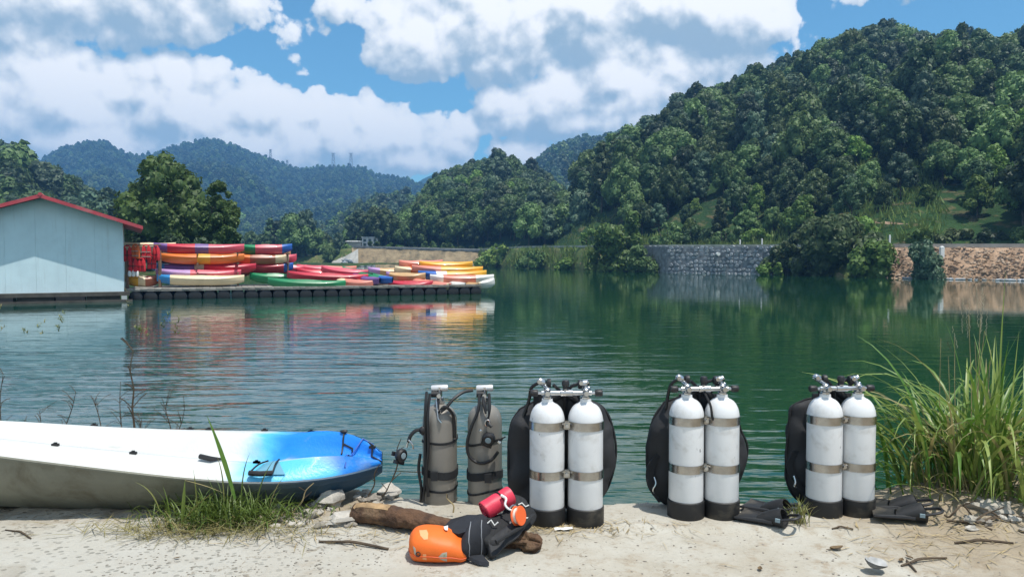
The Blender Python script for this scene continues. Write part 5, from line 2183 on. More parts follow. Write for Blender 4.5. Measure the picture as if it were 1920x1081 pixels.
    if extras == 1:
        hs[0] = bez([(-sp_ - .01, .05, .672), (-sp_ - .05, .09, .635), (-sp_ - .06, .12, .58), (-sp_ - .07, .13, .50)], 18)
    elif extras == 2:
        hs = hs[1:]
    for hpts in hs:
        mb = MB()
        mb.tube(hpts, .0085, 7)
        mb.build('hose', M['hose'], o, off=O)
    mb = MB()
    mb.tube(bez([(-.06, .10, .575), (0, .095, .60), (.06, .10, .565), (.08, .11, .55)], 14), .021, 9)
    mb.build('inflator_hose', M['nylon'], o, off=O)
    # harness webbing along the side
    mb = MB()
    if extras == 1:     # looped strap and clip hanging at the left bottom
        pts = bez([(-.17, .13, .30), (-.235, .10, .22), (-.245, .08, .12), (-.215, .07, .04)], 14)
        mb.loft([[p + Vector((-.02 * math.sin(i * .3), 0, 0)), p + Vector((.022, .004, 0)), p + Vector((.022, .012, 0)), p + Vector((-.02 * math.sin(i * .3), .010, 0))] for i, p in enumerate(pts)])
        mb.build('harness_strap', M['nylon'], o, off=O)
        mb = MB()
        mb.tube(bez([(-.228, .07, .17), (-.222, .06, .14), (-.236, .06, .11), (-.228, .07, .09)], 10), .005, 6)
        mb.build('clip', M['chrome'], o, off=O)
        mb = MB()
        mb.tube(bez([(.0, -.01, .60), (.015, -.05, .55), (.02, -.06, .50), (.032, -.055, .475)], 12), .006, 6)
        mb.build('lanyard', M['nylon'], o, off=O)
    elif extras == 2:
        pts = bez([(-.17, .12, .28), (-.21, .10, .22), (-.20, .08, .16), (-.14, .07, .07), (-.10, .07, .02)], 14)
        mb.loft([[p + Vector((-.018, 0, 0)), p + Vector((.018, .004, 0)), p + Vector((.018, .012, 0)), p + Vector((-.018, .010, 0))] for p in pts])
        mb.build('harness_strap', M['nylon'], o, off=O)
        mb = MB()
        mb.tube(bez([(-.205, .07, .17), (-.2, .06, .14), (-.205, .06, .12), (-.19, .07, .11)], 10), .005, 6)
        mb.build('clip', M['chrome'], o, off=O)
    else:
        mb.box((-.13, .09, .56), (.05, .02, .09))
        mb.build('shoulder_strap', M['nylon'], o, smooth=False, off=O)
    return o


twin_set(1026.5, 1099, 989, 'white twin dive tanks on the left beside the pink roll', [(975, 766), (958, 795), (953, 850), (955, 910), (968, 938), (1010, 950), (1060, 950), (1100, 945), (1134, 925), (1150, 890), (1157, 845), (1150, 800), (1136, 768), (1110, 752), (1060, 748), (1010, 750)], 0.0, extras=0)
twin_set(1289.5, 1357, 976, 'white twin dive tanks in the middle with a strap hanging to the left', [(1250, 752), (1228, 785), (1217, 840), (1220, 890), (1238, 930), (1270, 948), (1330, 948), (1380, 920), (1402, 880), (1409, 838), (1396, 806), (1385, 775), (1360, 748), (1300, 740)], 0.04, extras=1)
twin_set(1550, 1614, 970, 'white twin dive tanks on the right beside the tall grass', [(1515, 748), (1490, 762), (1484, 800), (1480, 860), (1484, 905), (1505, 935), (1545, 948), (1600, 945), (1636, 915), (1643, 860), (1640, 800), (1630, 765), (1600, 745), (1550, 742)], 0.07, extras=2)


def regulator(mb_body, o, c, rot, s=1.0):
    """second stage: round case, purge cover, mouthpiece, exhaust tee"""
    R = rot
    mb = MB()
    mb.lathe([(.004, -.018), (.026, -.018), (.034, -.010), (.035, .006), (.030, .014), (.018, .017), (.004, .018)], c, 18, axis='Y', R=R)
    case = mb.build('second_stage', M['knob_black'], o, off=(0, 0, 0))
    mb = MB()
    d = R @ Vector((0, .03, .004))
    mb.ball(Vector(c) + R @ Vector((0, .026, 0)), (.017, .018, .012), 10, 8)
    mb.box(Vector(c) + R @ Vector((0, .043, 0)), (.042, .012, .022), rot=R)
    mb.build('mouthpiece', M['rubber'], case, off=(0, 0, 0))
    mb = MB()
    mb.box(Vector(c) + R @ Vector((0, .004, -.036)), (.058, .022, .018), rot=R)
    mb.build('exhaust_tee', M['rubber'], case, smooth=False, off=(0, 0, 0))
    mb = MB()
    mb.lathe([(.003, .017), (.016, .0175), (.015, .020), (.003, .021)], c, 14, axis='Y', R=R @ Matrix.Rotation(PI, 3, 'Z'))
    mb.build('purge_cover', M['grey_plastic'], case, off=(0, 0, 0))
    return case


def stage_tank(px, py_base, label, which):
    y = 3.86
    x = X(px, y)
    base = gz(x, y) - .0
    base = min(base, Zr(py_base, y - TR) + .0)
    o = thing('grey_dive_tank', (x, y, base), label, 'dive tank', None, 0)
    O = (0, 0, 0)
    Rr = .0895
    tot = Zr(724, y) - base
    H1 = tot - .185
    mb = MB()
    mb.lathe(tank_profile(.0, H1, Rr, .026), (0, 0, 0), 40)
    mb.build('cylinder', M['tank_grey'], o, off=O, auto=35)
    zt = H1 + .108
    mb = MB()
    mb.lathe([(.022, zt - .005), (.022, zt + .02), (.014, zt + .024), (.014, zt + .05), (.018, zt + .055), (.018, zt + .075), (.004, zt + .077)], seg=14)
    mb.lathe([(.004, -.05), (.011, -.05), (.014, -.03), (.011, .0)], (0, 0, zt + .035), 12, axis='Y')
    v = mb.build('valve', M['chrome'], o, off=O)
    mb = MB()
    mb.lathe([(.004, -.043), (.015, -.043), (.0175, -.036), (.0175, .036), (.015, .043), (.004, .043)], (.0, 0, zt + .068), 14, axis='X', R=Matrix.Rotation(-.04, 3, 'Y'))
    mb.build('first_stage', M['valve_grey'], v, off=O)
    mb = MB()
    mb.lathe([(.004, -.02), (.016, -.02), (.016, .02), (.004, .02)], (-.022, -.01, zt + .038), 12, axis='X')
    mb.build('hand_wheel', M['knob_black'], v, off=O)
    # straps
    for zz, h, th in ((.185, .040, .006), (H1 * .79, .012, .005), (.10, .010, .004)):
        mb = MB()
        n = 40
        rings = []
        for k in range(n + 1):
            a = 2 * PI * k / n
            dz = .008 * math.sin(a * 2 + px) + (.01 * math.cos(a) if h < .02 else 0)
            r0, r1 = Rr + .0008, Rr + th
            c, s_ = math.cos(a), math.sin(a)
            rings.append([(r0 * c, r0 * s_, zz - h / 2 + dz), (r1 * c, r1 * s_, zz - h / 2 + dz), (r1 * c, r1 * s_, zz + h / 2 + dz), (r0 * c, r0 * s_, zz + h / 2 + dz)])
        mb.loft(rings, cap=False)
        mb.build('strap', M['nylon'], o, off=O)
    mb = MB()
    mb.box((.02 if which else -.02, -Rr - .012, .185), (.035, .014, .046))
    mb.build('buckle', M['nylon'], o, smooth=False, off=O)
    f = -1

    def L(a, b, dy=0.0):
        yy = y + dy
        q = P(a, b, yy)
        return Vector((q.x - x, dy, q.z - base))
    if which == 0:
        hoses = [[L(800, 735, -.03), L(798, 760, -.085), L(797, 800, -.09), L(798, 860, -.09), L(797, 905, -.092), L(793, 940, -.09)],
                 [L(806, 738, -.03), L(802, 780, -.09), L(803, 840, -.098), L(799, 890, -.10), L(803, 930, -.10)],
                 [L(788, 850, -.07), L(785, 880, -.07), L(790, 915, -.08), L(789, 940, -.075)],
                 [L(822, 742, -.03), L(822, 770, -.07), L(835, 762, -.09), L(850, 780, -.06), L(853, 820, -.055)]]
        for h in hoses:
            mb = MB()
            mb.tube(bez(h, 24), .008, 7)
            mb.build('hose', M['hose'], o, off=O)
        mb = MB()
        mb.tube(bez([L(795, 806, -.08), L(781, 806, -.09), L(770, 816, -.10), L(766, 828, -.10)], 14), .0095, 8)
        mb.build('hose', M['hose'], o, off=O)
        mb = MB()
        mb.tube([L(766, 824, -.10), L(762, 838, -.10)], .006, 6)
        mb.tube(bez([L(766, 824, -.11), L(773, 832, -.115), L(775, 841, -.11)], 6), .005, 6)
        mb.build('bolt_snap', M['chrome'], o, off=O)
        mb = MB()
        mb.ball(L(793, 806, -.085), (.02, .018, .022), 10, 8, jit=.3)
        mb.build('rubber_knot', M['rubber'], o, off=O)
        mb = MB()
        mb.tube([L(818, 752, -.06), L(822, 785, -.092), L(828, 792, -.096)], [.004, .004, .006], 6)
        mb.build('clip', M['chrome'], o, off=O)
        regulator(None, o, L(752, 853, -.10), Matrix.Rotation(.9, 3, 'Z') @ Matrix.Rotation(.35, 3, 'Y'))
    else:
        hoses = [[L(899, 738, -.03), L(897, 768, -.085), L(884, 800, -.098), L(876, 830, -.098), L(880, 855, -.1), L(900, 868, -.105), L(921, 862, -.105), L(934, 846, -.09)],
                 [L(917, 738, -.03), L(918, 765, -.085), L(914, 790, -.1), L(922, 800, -.11)],
                 [L(887, 731, -.02), L(868, 735, -.03), L(850, 748, -.06), L(838, 762, -.08), L(826, 772, -.09)],
                 [L(905, 742, -.04), L(908, 760, -.085), L(912, 775, -.095)]]
        for h in hoses:
            mb = MB()
            mb.tube(bez(h, 24), .0085, 7)
            mb.build('hose', M['hose'], o, off=O)
        mb = MB()
        for k in range(9):
            a0 = 2 * PI * k / 8
        mb.tube([L(914, 792, -.10) + Vector((.012 * math.cos(2 * PI * k / 12), -.004, .016 * math.sin(2 * PI * k / 12))) for k in range(13)], .004, 6)
        mb.tube([L(914, 770, -.098), L(913, 786, -.10)], .004, 6)
        mb.build('bolt_snap', M['chrome'], o, off=O)
        regulator(None, o, L(916, 822, -.125), Matrix.Rotation(.35, 3, 'Y') @ Matrix.Rotation(.3, 3, 'X'))
        mb = MB()
        mb.tube([L(902, 807, -.13), L(899, 806, -.132)], .008, 8)
        mb.tube([L(934, 826, -.12), L(938, 830, -.12)], .008, 8)
        mb.build('adjust_knob', M['chrome'], o, off=O)
        mb = MB()
        mb.tube([L(936, 824, -.12), L(948, 818, -.12)], .004, 6)
        mb.build('strap_end', M['nylon'], o, off=O)
    return o


stage_tank(823.5, 957, 'grey dive tank with its regulator held out to the left', 0)
stage_tank(908.5, 957, 'grey dive tank with a looped hose next to the white tanks', 1)


# ------------------------------------------------------------------ driftwood log
M['log_bark'] = mat('log_bark', (0.120, 0.062, 0.032), .9, col2=(0.050, 0.026, 0.015), vscale=9, bump=.02, bscale=22, dirt=(0.28, 0.19, 0.11), dirt_amt=.6, dscale=6)
M['log_wood'] = mat('log_wood', (0.36, 0.235, 0.12), .85, var=.35, vscale=14, bump=.006, bscale=40)


def build_log():
    a = G(664, 978, 0.0)
    b = G(992, 1030, 0.0)
    a.z, b.z = .047, .041
    d = (b - a).normalized()
    s = Vector((-d.y, d.x, 0))
    u = Vector((0, 0, 1))
    o = thing('driftwood_log', ((a.x + b.x) / 2, (a.y + b.y) / 2, 0), 'brown driftwood log lying behind the orange bag', 'log')
    rings = []
    n = 110
    L = (b - a).length
    for i in range(n + 1):
        t = i / n
        c = a + d * (L * t) + u * (.012 * math.sin(t * 5)) + s * (.01 * math.sin(t * 7 + 1))
        r0 = .049 * (1 + .1 * math.sin(t * 9)) * (1.0 if t > .02 else .93)
        if t > .82:
            r0 *= .86
        ring = []
        for k in range(36):
            an = 2 * PI * k / 36
            kn = -.10 * abs(n3(t * 5, math.cos(an) * 7, math.sin(an) * 7)) + .18 * n3(t * 9, math.cos(an) * 1.2, math.sin(an) * 1.2) + .10 * n3(t * 30, math.cos(an) * 4, math.sin(an) * 4)
            if t > .78:
                kn += (.7 * n3(t * 26, math.cos(an) * 2.0 + 5, math.sin(an) * 2.0) - .45 * abs(n3(t * 50, math.cos(an) * 4, math.sin(an) * 4))) * min(1, (t - .78) / .1)
            r_ = r0 * (1 + kn)
            ring.append(c + s * (r_ * math.cos(an)) + u * (r_ * math.sin(an) * .9))
        rings.append(ring)
    mb = MB()
    mb.loft(rings, cap=False)
    mb.build('bark', M['log_bark'], o, auto=80)
    mb = MB()
    c = sum((Vector(q) for q in rings[0]), Vector()) / 36
    mb.loft([[c + (Vector(q) - c) * f - d * e for q in rings[0]] for f, e in ((1.0, 0), (.86, .006), (.5, .004), (.1, .007))])
    mb.build('cut_end', M['log_wood'], o, auto=80)
    mb = MB()
    c = sum((Vector(q) for q in rings[-1]), Vector()) / 36
    mb.loft([[c + (Vector(q) - c) * f * (1 + .3 * n3(k * .9, e * 40, 2)) + d * e for k, q in enumerate(rings[-1])] for f, e in ((1.0, 0), (.9, .03), (.55, .05), (.1, .055))])
    mb.build('broken_end', M['log_bark'], o, auto=80)
    # peeled strip along the top near the left end
    mb = MB()
    mb.loft([[Vector(rings[i][k]) + (Vector(rings[i][k]) - (a + d * (L * i / n))).normalized() * .0018 for k in range(7 + int(2 * n3(i * .3, 1)), 15 + int(3 * n3(i * .4, 5)))][:7] for i in range(1, 26)], cap=False, closed=False)
    mb.build('peeled_patch', M['log_wood'], o, auto=80)


build_log()

# ------------------------------------------------------------------ orange bag, black gear, pink roll, spool
M['orange_cloth'] = mat('orange_cloth', (0.78, 0.145, 0.012), .55, var=.10, vscale=5, bump=.003, bscale=12)
M['orange_pale'] = mat('orange_pale', (0.78, 0.36, 0.16), .6)
M['print_grey'] = mat('print_grey', (0.40, 0.37, 0.30), .7)
M['print_green'] = mat('print_green', (0.26, 0.31, 0.16), .7)
M['print_white'] = mat('print_white', (0.72, 0.72, 0.70), .6)
M['piping_grey'] = mat('piping_grey', (0.20, 0.21, 0.23), .7)
M['pink_cloth'] = mat('pink_cloth', (0.66, 0.035, 0.075), .5, var=.15, vscale=7, bump=.003, bscale=14)
M['spool_orange'] = mat('spool_orange', (0.80, 0.13, 0.03), .4)
M['cord_white'] = mat('cord_white', (0.70, 0.64, 0.56), .8)


def section_loft(secs, n=26, power=2.4):
    """secs: (centre, half across (Vector), half up (Vector)); superellipse rings"""
    rings = []
    for c, a, b in secs:
        ring = []
        for k in range(n):
            t = 2 * PI * k / n
            ct, st = math.cos(t), math.sin(t)
            ring.append(Vector(c) + a * (abs(ct) ** (2 / power) * (1 if ct >= 0 else -1)) + b * (abs(st) ** (2 / power) * (1 if st >= 0 else -1)))
        rings.append(ring)
    return rings


def smooth_secs(secs, m):
    k = np.linspace(0, len(secs) - 1, m)
    out = []
    arr = np.array([[*c, *a, *b] for c, a, b in secs])
    # Catmull-Rom through the sections
    for t in k:
        i = min(int(t), len(secs) - 2)
        f = t - i
        p0, p1, p2, p3 = arr[max(i - 1, 0)], arr[i], arr[i + 1], arr[min(i + 2, len(secs) - 1)]
        v = .5 * (2 * p1 + (p2 - p0) * f + (2 * p0 - 5 * p1 + 4 * p2 - p3) * f * f + (3 * p1 - p0 - 3 * p2 + p3) * f ** 3)
        out.append((Vector(v[:3]), Vector(v[3:6]), Vector(v[6:])))
    return out


def build_orange_bag():
    Yb_ = 3.12
    c0 = P(820, 1050, Yb_)
    o = thing('orange_gear_bag', (c0.x, c0.y, 0), 'rounded orange bag with black neoprene sleeve lying on the concrete', 'bag')
    ysq = Vector((0, 1, 0))

    def sec(px, y0, y1, dep, Y=Yb_, lean=0.0):
        top, bot = P(px, y0, Y), P(px, min(y1, 1048), Y)
        return ((top + bot) / 2, ysq * dep, (top - bot) / 2 + Vector((lean, 0, 0)))
    S = [sec(768, 1008, 1026, .02), sec(771, 998, 1040, .055), sec(780, 990, 1050, .085), sec(800, 987, 1056, .10), sec(825, 990, 1058, .105), sec(850, 997, 1055, .10), sec(868, 1005, 1050, .09), sec(877, 1012, 1043, .075)]
    rings = section_loft(smooth_secs(S, 30), 32, 2.3)
    for ring in rings:
        for k, q in enumerate(ring):
            ring[k] = Vector((q.x + .003 * n3(q.z * 20, q.y * 20, 1), q.y, max(.004, q.z + .003 * n3(q.x * 18, q.y * 18, 3))))
    mb = MB()
    mb.loft(rings)
    mb.build('shell', M['orange_cloth'], o, auto=80)
    # seam line round the middle of the shell
    mb = MB()
    pts = []
    for ring in rings[2:-1]:
        pts.append(ring[17] + Vector((0, -.001, 0)))
    mb.tube(pts, .0028, 5)
    mb.build('seam', mat('orange_seam', (0.55, 0.08, 0.01), .6), o)

    from mathutils.bvhtree import BVHTree
    nn = len(rings[0])
    bvh = BVHTree.FromPolygons([q for r in rings for q in r], [(i * nn + k, i * nn + (k + 1) % nn, (i + 1) * nn + (k + 1) % nn, (i + 1) * nn + k) for i in range(len(rings) - 1) for k in range(nn)])
    eye = Vector((0, 0, CAMZ))

    def on(px, py, lift=.0015):
        d = px_dir(px, py)
        hit = bvh.ray_cast(eye, d)[0]
        return (hit if hit is not None else eye + d * (Yb_ / d.y)) - d * lift

    def decal(name, outline, m):
        pts = []
        for i, (x0, y0) in enumerate(outline):
            x1, y1 = outline[(i + 1) % len(outline)]
            pts += [(x0 + (x1 - x0) * t / 4, y0 + (y1 - y0) * t / 4) for t in range(4)]
        cx0, cy0 = sum(p[0] for p in pts) / len(pts), sum(p[1] for p in pts) / len(pts)
        mb = MB()
        mb.loft([[on(cx0 + (px - cx0) * f, cy0 + (py - cy0) * f, lf) for px, py in pts] for f, lf in ((1.0, -.002), (1.0, .0016), (.7, .0018), (.35, .0018), (.02, .0018))], cap=False)
        return mb.build(name, m, o, auto=70)
    decal('pale_patch', [(786, 993), (800, 992), (803, 999), (802, 1010), (795, 1011), (788, 1003)], M['orange_pale'])
    decal('grey_patch', [(774, 1022), (779, 1027), (781, 1042), (777, 1038)], M['print_grey'])
    # round black emblem with an orange centre, and the shield-shaped patch
    c = on(784, 1038, .003)
    mb = MB()
    mb.tube([c + Vector((.0085 * math.cos(2 * PI * k / 14), 0, .0085 * math.sin(2 * PI * k / 14))) for k in range(15)], .0022, 5)
    mb.build('round_emblem', M['rubber'], o)
    decal('small_mark', [(793, 1038), (799, 1038), (800, 1049), (792, 1048)], M['orange_pale'])
    decal('shield_patch', [(829, 1036), (838, 1034), (838, 1052), (831, 1050), (820, 1045)], M['print_grey'])
    decal('shield_print', [(831, 1038), (836, 1037), (836, 1049), (829, 1046)], M['print_green'])
    # black neoprene sleeve that carries on from the shell
    S2 = [sec(866, 1003, 1050, .082), sec(878, 985, 1052, .082), sec(890, 972, 1052, .08, Yb_ + .03), sec(903, 966, 1050, .075, Yb_ + .05), sec(915, 975, 1052, .055, Yb_ + .05), sec(922, 990, 1056, .02, Yb_ + .04)]
    rings2 = section_loft(smooth_secs(S2, 36), 48, 2.0)
    for ring in rings2:
        for k, q in enumerate(ring):
            w = n3(q.x * 26, q.y * 16, q.z * 26) * .010 - abs(n3(q.x * 38, q.y * 20, q.z * 38 + 9)) * .006
            ring[k] = Vector((q.x + w * .6, q.y + w, max(.003, q.z + w)))
    mb = MB()
    mb.loft(rings2)
    mb.build('sleeve', M['neoprene'], o, auto=80)
    # flaps: pointed tail at the front, and a wing towards the back
    mb = MB()
    a = [P(876, 1048, Yb_ - .07), P(905, 1046, Yb_ - .07), P(917, 1062, Yb_ - .12), P(898, 1060, Yb_ - .11)]
    for q in a:
        q.z = max(q.z, .006)
    mb.loft([a, [q + Vector((0, .01, .012)) for q in a]])
    mb.build('flap', M['neoprene'], o, smooth=False)
    mb = MB()
    a = [P(826, 992, Yb_ + .05), P(846, 972, Yb_ + .08), P(876, 964, Yb_ + .09), P(903, 964, Yb_ + .06), P(890, 990, Yb_ - .02), P(860, 1000, Yb_ - .03)]
    mb.loft([a, [q + Vector((0, .015, -.03)) for q in a]])
    mb.build('flap', M['neoprene'], o, smooth=False)
    for i in (10, 22):
        mb = MB()
        ring = [q for q in rings2[i]]
        pts = sorted([q for q in ring if q.y < Yb_ + .03], key=lambda q: q.z)
        mb.tube([q + Vector((-.001, -.003, .002)) for q in pts], .0025, 5)
        mb.build('piping', M['piping_grey'], o)
    mb = MB()
    a = [P(832, 986, Yb_ - .0), P(840, 984, Yb_ + .0), P(839, 993, Yb_ - .02), P(834, 992, Yb_ - .02)]
    mb.loft([a, [q + Vector((0, .006, -.006)) for q in a]])
    mb.build('white_tag', M['print_white'], o, smooth=False)


build_orange_bag()


def build_black_gear():
    Y0 = 3.15
    c0 = P(950, 1005, Y0)
    o = thing('black_harness', (c0.x, c0.y, 0), 'black padded harness panel with white zigzag marks under the pink roll', 'harness')

    def slab(name, outline, th, m, bulge=.012):
        f = [P(a, b, Y) for a, b, Y in outline]
        c = sum(f, Vector()) / len(f)
        nrm = (f[1] - f[0]).cross(f[2] - f[0]).normalized()
        if nrm.y > 0:
            nrm = -nrm
        d = bez(f + f[:1], len(f) * 6)[:-1]
        sd = f[0].x * 31
        mb = MB()

        def ring(k, lift):
            out = []
            for q in d:
                v = c + (q - c) * k + nrm * lift
                w = n3(v.x * 22 + sd, v.y * 18, v.z * 22) * .009 + abs(n3(v.x * 45 + sd, v.z * 45, 7)) * -.005
                out.append(v + nrm * w * (1 if k < 1 else .5) + Vector((0, 0, w * .5)))
            return out
        mb.loft([ring(k, bulge * (1 - k ** 3)) for k in (.06, .2, .35, .5, .65, .8, .92, 1.0)] + [ring(1.0, -th * .6), ring(.9, -th), ring(.3, -th)])
        return mb.build(name, m, o, auto=80), nrm
    slab('panel', [(888, 972, 3.20), (950, 962, 3.27), (957, 985, 3.20), (950, 1012, 3.13), (924, 1022, 3.09), (900, 1004, 3.12)], .03, M['nylon'])
    slab('lower_panel', [(916, 1010, 3.10), (950, 985, 3.17), (985, 972, 3.22), (976, 1000, 3.15), (948, 1022, 3.09), (922, 1042, 3.06)], .04, M['nylon_soft'])
    slab('back_panel', [(945, 955, 3.30), (985, 945, 3.36), (1006, 966, 3.33), (990, 990, 3.25), (960, 992, 3.20)], .03, M['nylon'])
    slab('shoulder_panel', [(965, 925, 3.42), (985, 935, 3.42), (992, 955, 3.36), (975, 962, 3.32), (955, 950, 3.34)], .03, M['nylon_soft'])
    slab('side_panel', [(860, 975, 3.30), (905, 962, 3.36), (915, 985, 3.28), (880, 996, 3.24)], .02, M['nylon_soft'])

    def zig(px0, py0, w, h, Y, n=3):
        mb = MB()
        pts = [P(px0 + w * k / n, py0 + (h if k % 2 == 0 else 0) + k * 2, Y) for k in range(n + 1)]
        mb.tube(pts, .0036, 5)
        mb.build('zigzag_print', M['print_white'], o)
    zig(914, 972, 20, 8, 3.155, 3)
    zig(972, 940, 20, 5, 3.33, 3)
    zig(985, 968, 10, 2, 3.27, 2)
    mb = MB()
    mb.tube([P(956, 978, 3.16), P(958, 979, 3.16)], .005, 8)
    mb.build('snap_button', M['print_white'], o)
    mb = MB()
    mb.tube(bez([P(930, 1015, 3.05), P(955, 1000, 3.10), P(980, 985, 3.17), P(1000, 965, 3.27)], 14), .009, 7)
    mb.build('webbing', M['nylon'], o)


build_black_gear()


def build_pink_roll():
    a, b = P(908, 957, 3.24), P(957, 927, 3.31)
    d = (b - a).normalized()
    o = thing('rolled_marker_buoy', ((a + b) / 2), 'tightly rolled pink-red marker buoy tied with a thin cord', 'marker buoy')
    u = d.orthogonal().normalized()
    w = d.cross(u)
    mb = MB()
    r0 = .042
    rings = []
    for i in range(15):
        t = i / 14
        c = a + (b - a) * t
        ring = []
        for k in range(28):
            an = 2 * PI * k / 28
            rr = r0 * (1 + .05 * n3(t * 4, math.cos(an) * 1.3, math.sin(an) * 1.3) - .08 * math.exp(-((t - .62) / .05) ** 2))
            rr *= 1 + .03 * (an / (2 * PI) - .5)
            ring.append(c + (u * math.cos(an) + w * math.sin(an)) * rr)
        rings.append(ring)
    mb.loft(rings, cap=False)
    mb.build('roll', M['pink_cloth'], o, auto=60)
    for e, sg in ((a, -1), (b, 1)):
        mb = MB()
        pts = []
        for k in range(60):
            an = k * .42
            r_ = r0 * .95 * (1 - k / 66)
            pts.append(e + d * (sg * .001) + (u * math.cos(an) + w * math.sin(an)) * r_)
        mb.tube(pts, .0032, 5)
        mb.build('roll_edge', M['pink_cloth'] if sg < 0 else M['nylon'], o)
        mb = MB()
        mb.loft([[e + d * (sg * (-.006)) + (u * math.cos(2 * PI * k / 20) + w * math.sin(2 * PI * k / 20)) * r0 * f for k in range(20)] for f in (.97, .5, .05)])
        mb.build('end_shadow_cloth', M['nylon'], o)
    mb = MB()
    c = a + (b - a) * .62
    mb.tube([c + (u * math.cos(2 * PI * k / 24) + w * math.sin(2 * PI * k / 24)) * (r0 * .97 + .002) for k in range(25)], .003, 5)
    mb.build('tie_cord', M['nylon'], o)
    # white clip and cord running down to the spool
    o2 = thing('bolt_snap', P(950, 945, 3.23), 'white bolt snap with cord between the pink roll and the orange spool', 'clip')
    mb = MB()
    mb.tube(bez([P(940, 928, 3.245), P(949, 934, 3.225), P(947, 945, 3.21), P(953, 953, 3.20), P(962, 957, 3.19)], 16), [.007, .0065, .006, .0055, .005, .005, .005, .005, .005, .005, .005, .005, .005, .0045, .0045, .0045, .0045][:17], 7)
    mb.build('snap_body', M['print_white'], o2)
    mb = MB()
    mb.tube(bez([P(955, 952, 3.20), P(962, 946, 3.20), P(968, 950, 3.19), P(966, 958, 3.185)], 10), .0035, 6)
    mb.build('gate', M['chrome'], o2)
    # orange spool
    c = P(972, 966, 3.17)
    o3 = thing('finger_spool', c, 'small orange line spool lying on the black harness', 'spool')
    R = Matrix.Rotation(-.25, 3, 'Y') @ Matrix.Rotation(1.05, 3, 'Z') @ Matrix.Rotation(PI / 2, 3, 'X')
    for h in (-.012, .012):
        mb = MB()
        mb.lathe([(.014, h - .003), (.040, h - .003), (.042, h), (.040, h + .003), (.014, h + .003)], c, 24, R=R)
        mb.build('flange', M['spool_orange'], o3)
    mb = MB()
    mb.lathe([(.013, -.010), (.033, -.010), (.034, 0), (.033, .010), (.013, .010)], c, 20, R=R)
    mb.build('wound_line', M['cord_white'], o3)


build_pink_roll()


# ------------------------------------------------------------------ fins on the landing
def fin(px, py, rz, label, s=1.0, tilt=0.0, roll=0.0):
    g0 = G(px, py, 0)
    z = gz(g0.x, g0.y)
    o = thing('swim_fin', (g0.x, g0.y, z), label, 'fin', None, rz)
    O = (0, 0, 0)
    Rm = Matrix.Rotation(roll, 3, 'X') @ Matrix.Rotation(tilt, 3, 'Y')
    # foot pocket: open-heeled tube along +x
    rings = []
    for i in range(13):
        t = i / 12
        x = .15 * t * s
        w = (.056 - .004 * t) * s
        h = (.053 - .028 * t ** 1.3) * s
        ring = []
        for k in range(18):
            an = 2 * PI * k / 18
            q = Vector((x - .03 * s * max(0, math.sin(an)) * (1 - t) * -1, w * math.cos(an), h + h * math.sin(an) * .95))
            ring.append(Rm @ q)
        rings.append(ring)
    inner = [[v + (sum(r, Vector()) / 18 - v) * .12 for v in r] for r in rings[:9]]
    mb = MB()
    mb.loft(inner[::-1] + rings, cap=False)
    mb.loft([rings[-1], [sum(rings[-1], Vector()) / 18 + (v - sum(rings[-1], Vector()) / 18) * .2 for v in rings[-1]]])
    p = mb.build('foot_pocket', M['boot_black'], o, off=O, auto=60)
    # blade with side rails
    mb = MB()
    bl = []
    for i in range(8):
        t = i / 7
        x = (.13 + .13 * t) * s
        w = (.045 + .045 * t) * s
        bl.append([Rm @ Vector((x, a * w, (.018 + .012 * (a * a)) * s + zz)) for a, zz in ((-1, 0), (-.5, .0), (0, .004), (.5, 0), (1, 0), (1, .006), (.5, .006), (0, .010), (-.5, .006), (-1, .006))])
    mb.loft(bl)
    mb.build('blade', M['boot_black'], o, off=O, auto=50)
    for a in (-1, 1):
        mb = MB()
        mb.tube([Rm @ Vector(((.06 + .20 * t) * s, a * (.05 + .042 * max(0, t - .2)) * s, .030 * s)) for t in (0, .25, .5, .75, 1)], [.011 * s, .012 * s, .011 * s, .009 * s, .006 * s], 7)
        mb.build('side_rail', M['knob_black'], o, off=O)
    mb = MB()
    mb.tube(bez([Rm @ Vector((.03 * s, -.054 * s, .05 * s)), Rm @ Vector((-.05 * s, -.04 * s, .07 * s)), Rm @ Vector((-.07 * s, 0, .075 * s)), Rm @ Vector((-.05 * s, .04 * s, .07 * s)), Rm @ Vector((.03 * s, .054 * s, .05 * s))], 16), .008 * s, 6)
    mb.build('heel_strap', M['rubber'], o, off=O)
    for a in (-1, 1):
        mb = MB()
        mb.box(Rm @ Vector((.028 * s, a * .058 * s, .052 * s)), (.022, .010, .016))
        mb.build('buckle', M['grey_plastic'], o, smooth=False, off=O)


fin(1478, 968, 2.45, 'black swim fin with open heel facing right, behind, near the middle tanks', .84)
fin(1474, 988, 2.50, 'black swim fin with open heel facing right, in front, near the middle tanks', .86)
fin(1722, 962, 2.75, 'black swim fin lying behind the right pair, beside the grass', .88)
fin(1738, 982, 2.75, 'black swim fin in front, nearest the bare twigs by the grass', .9)

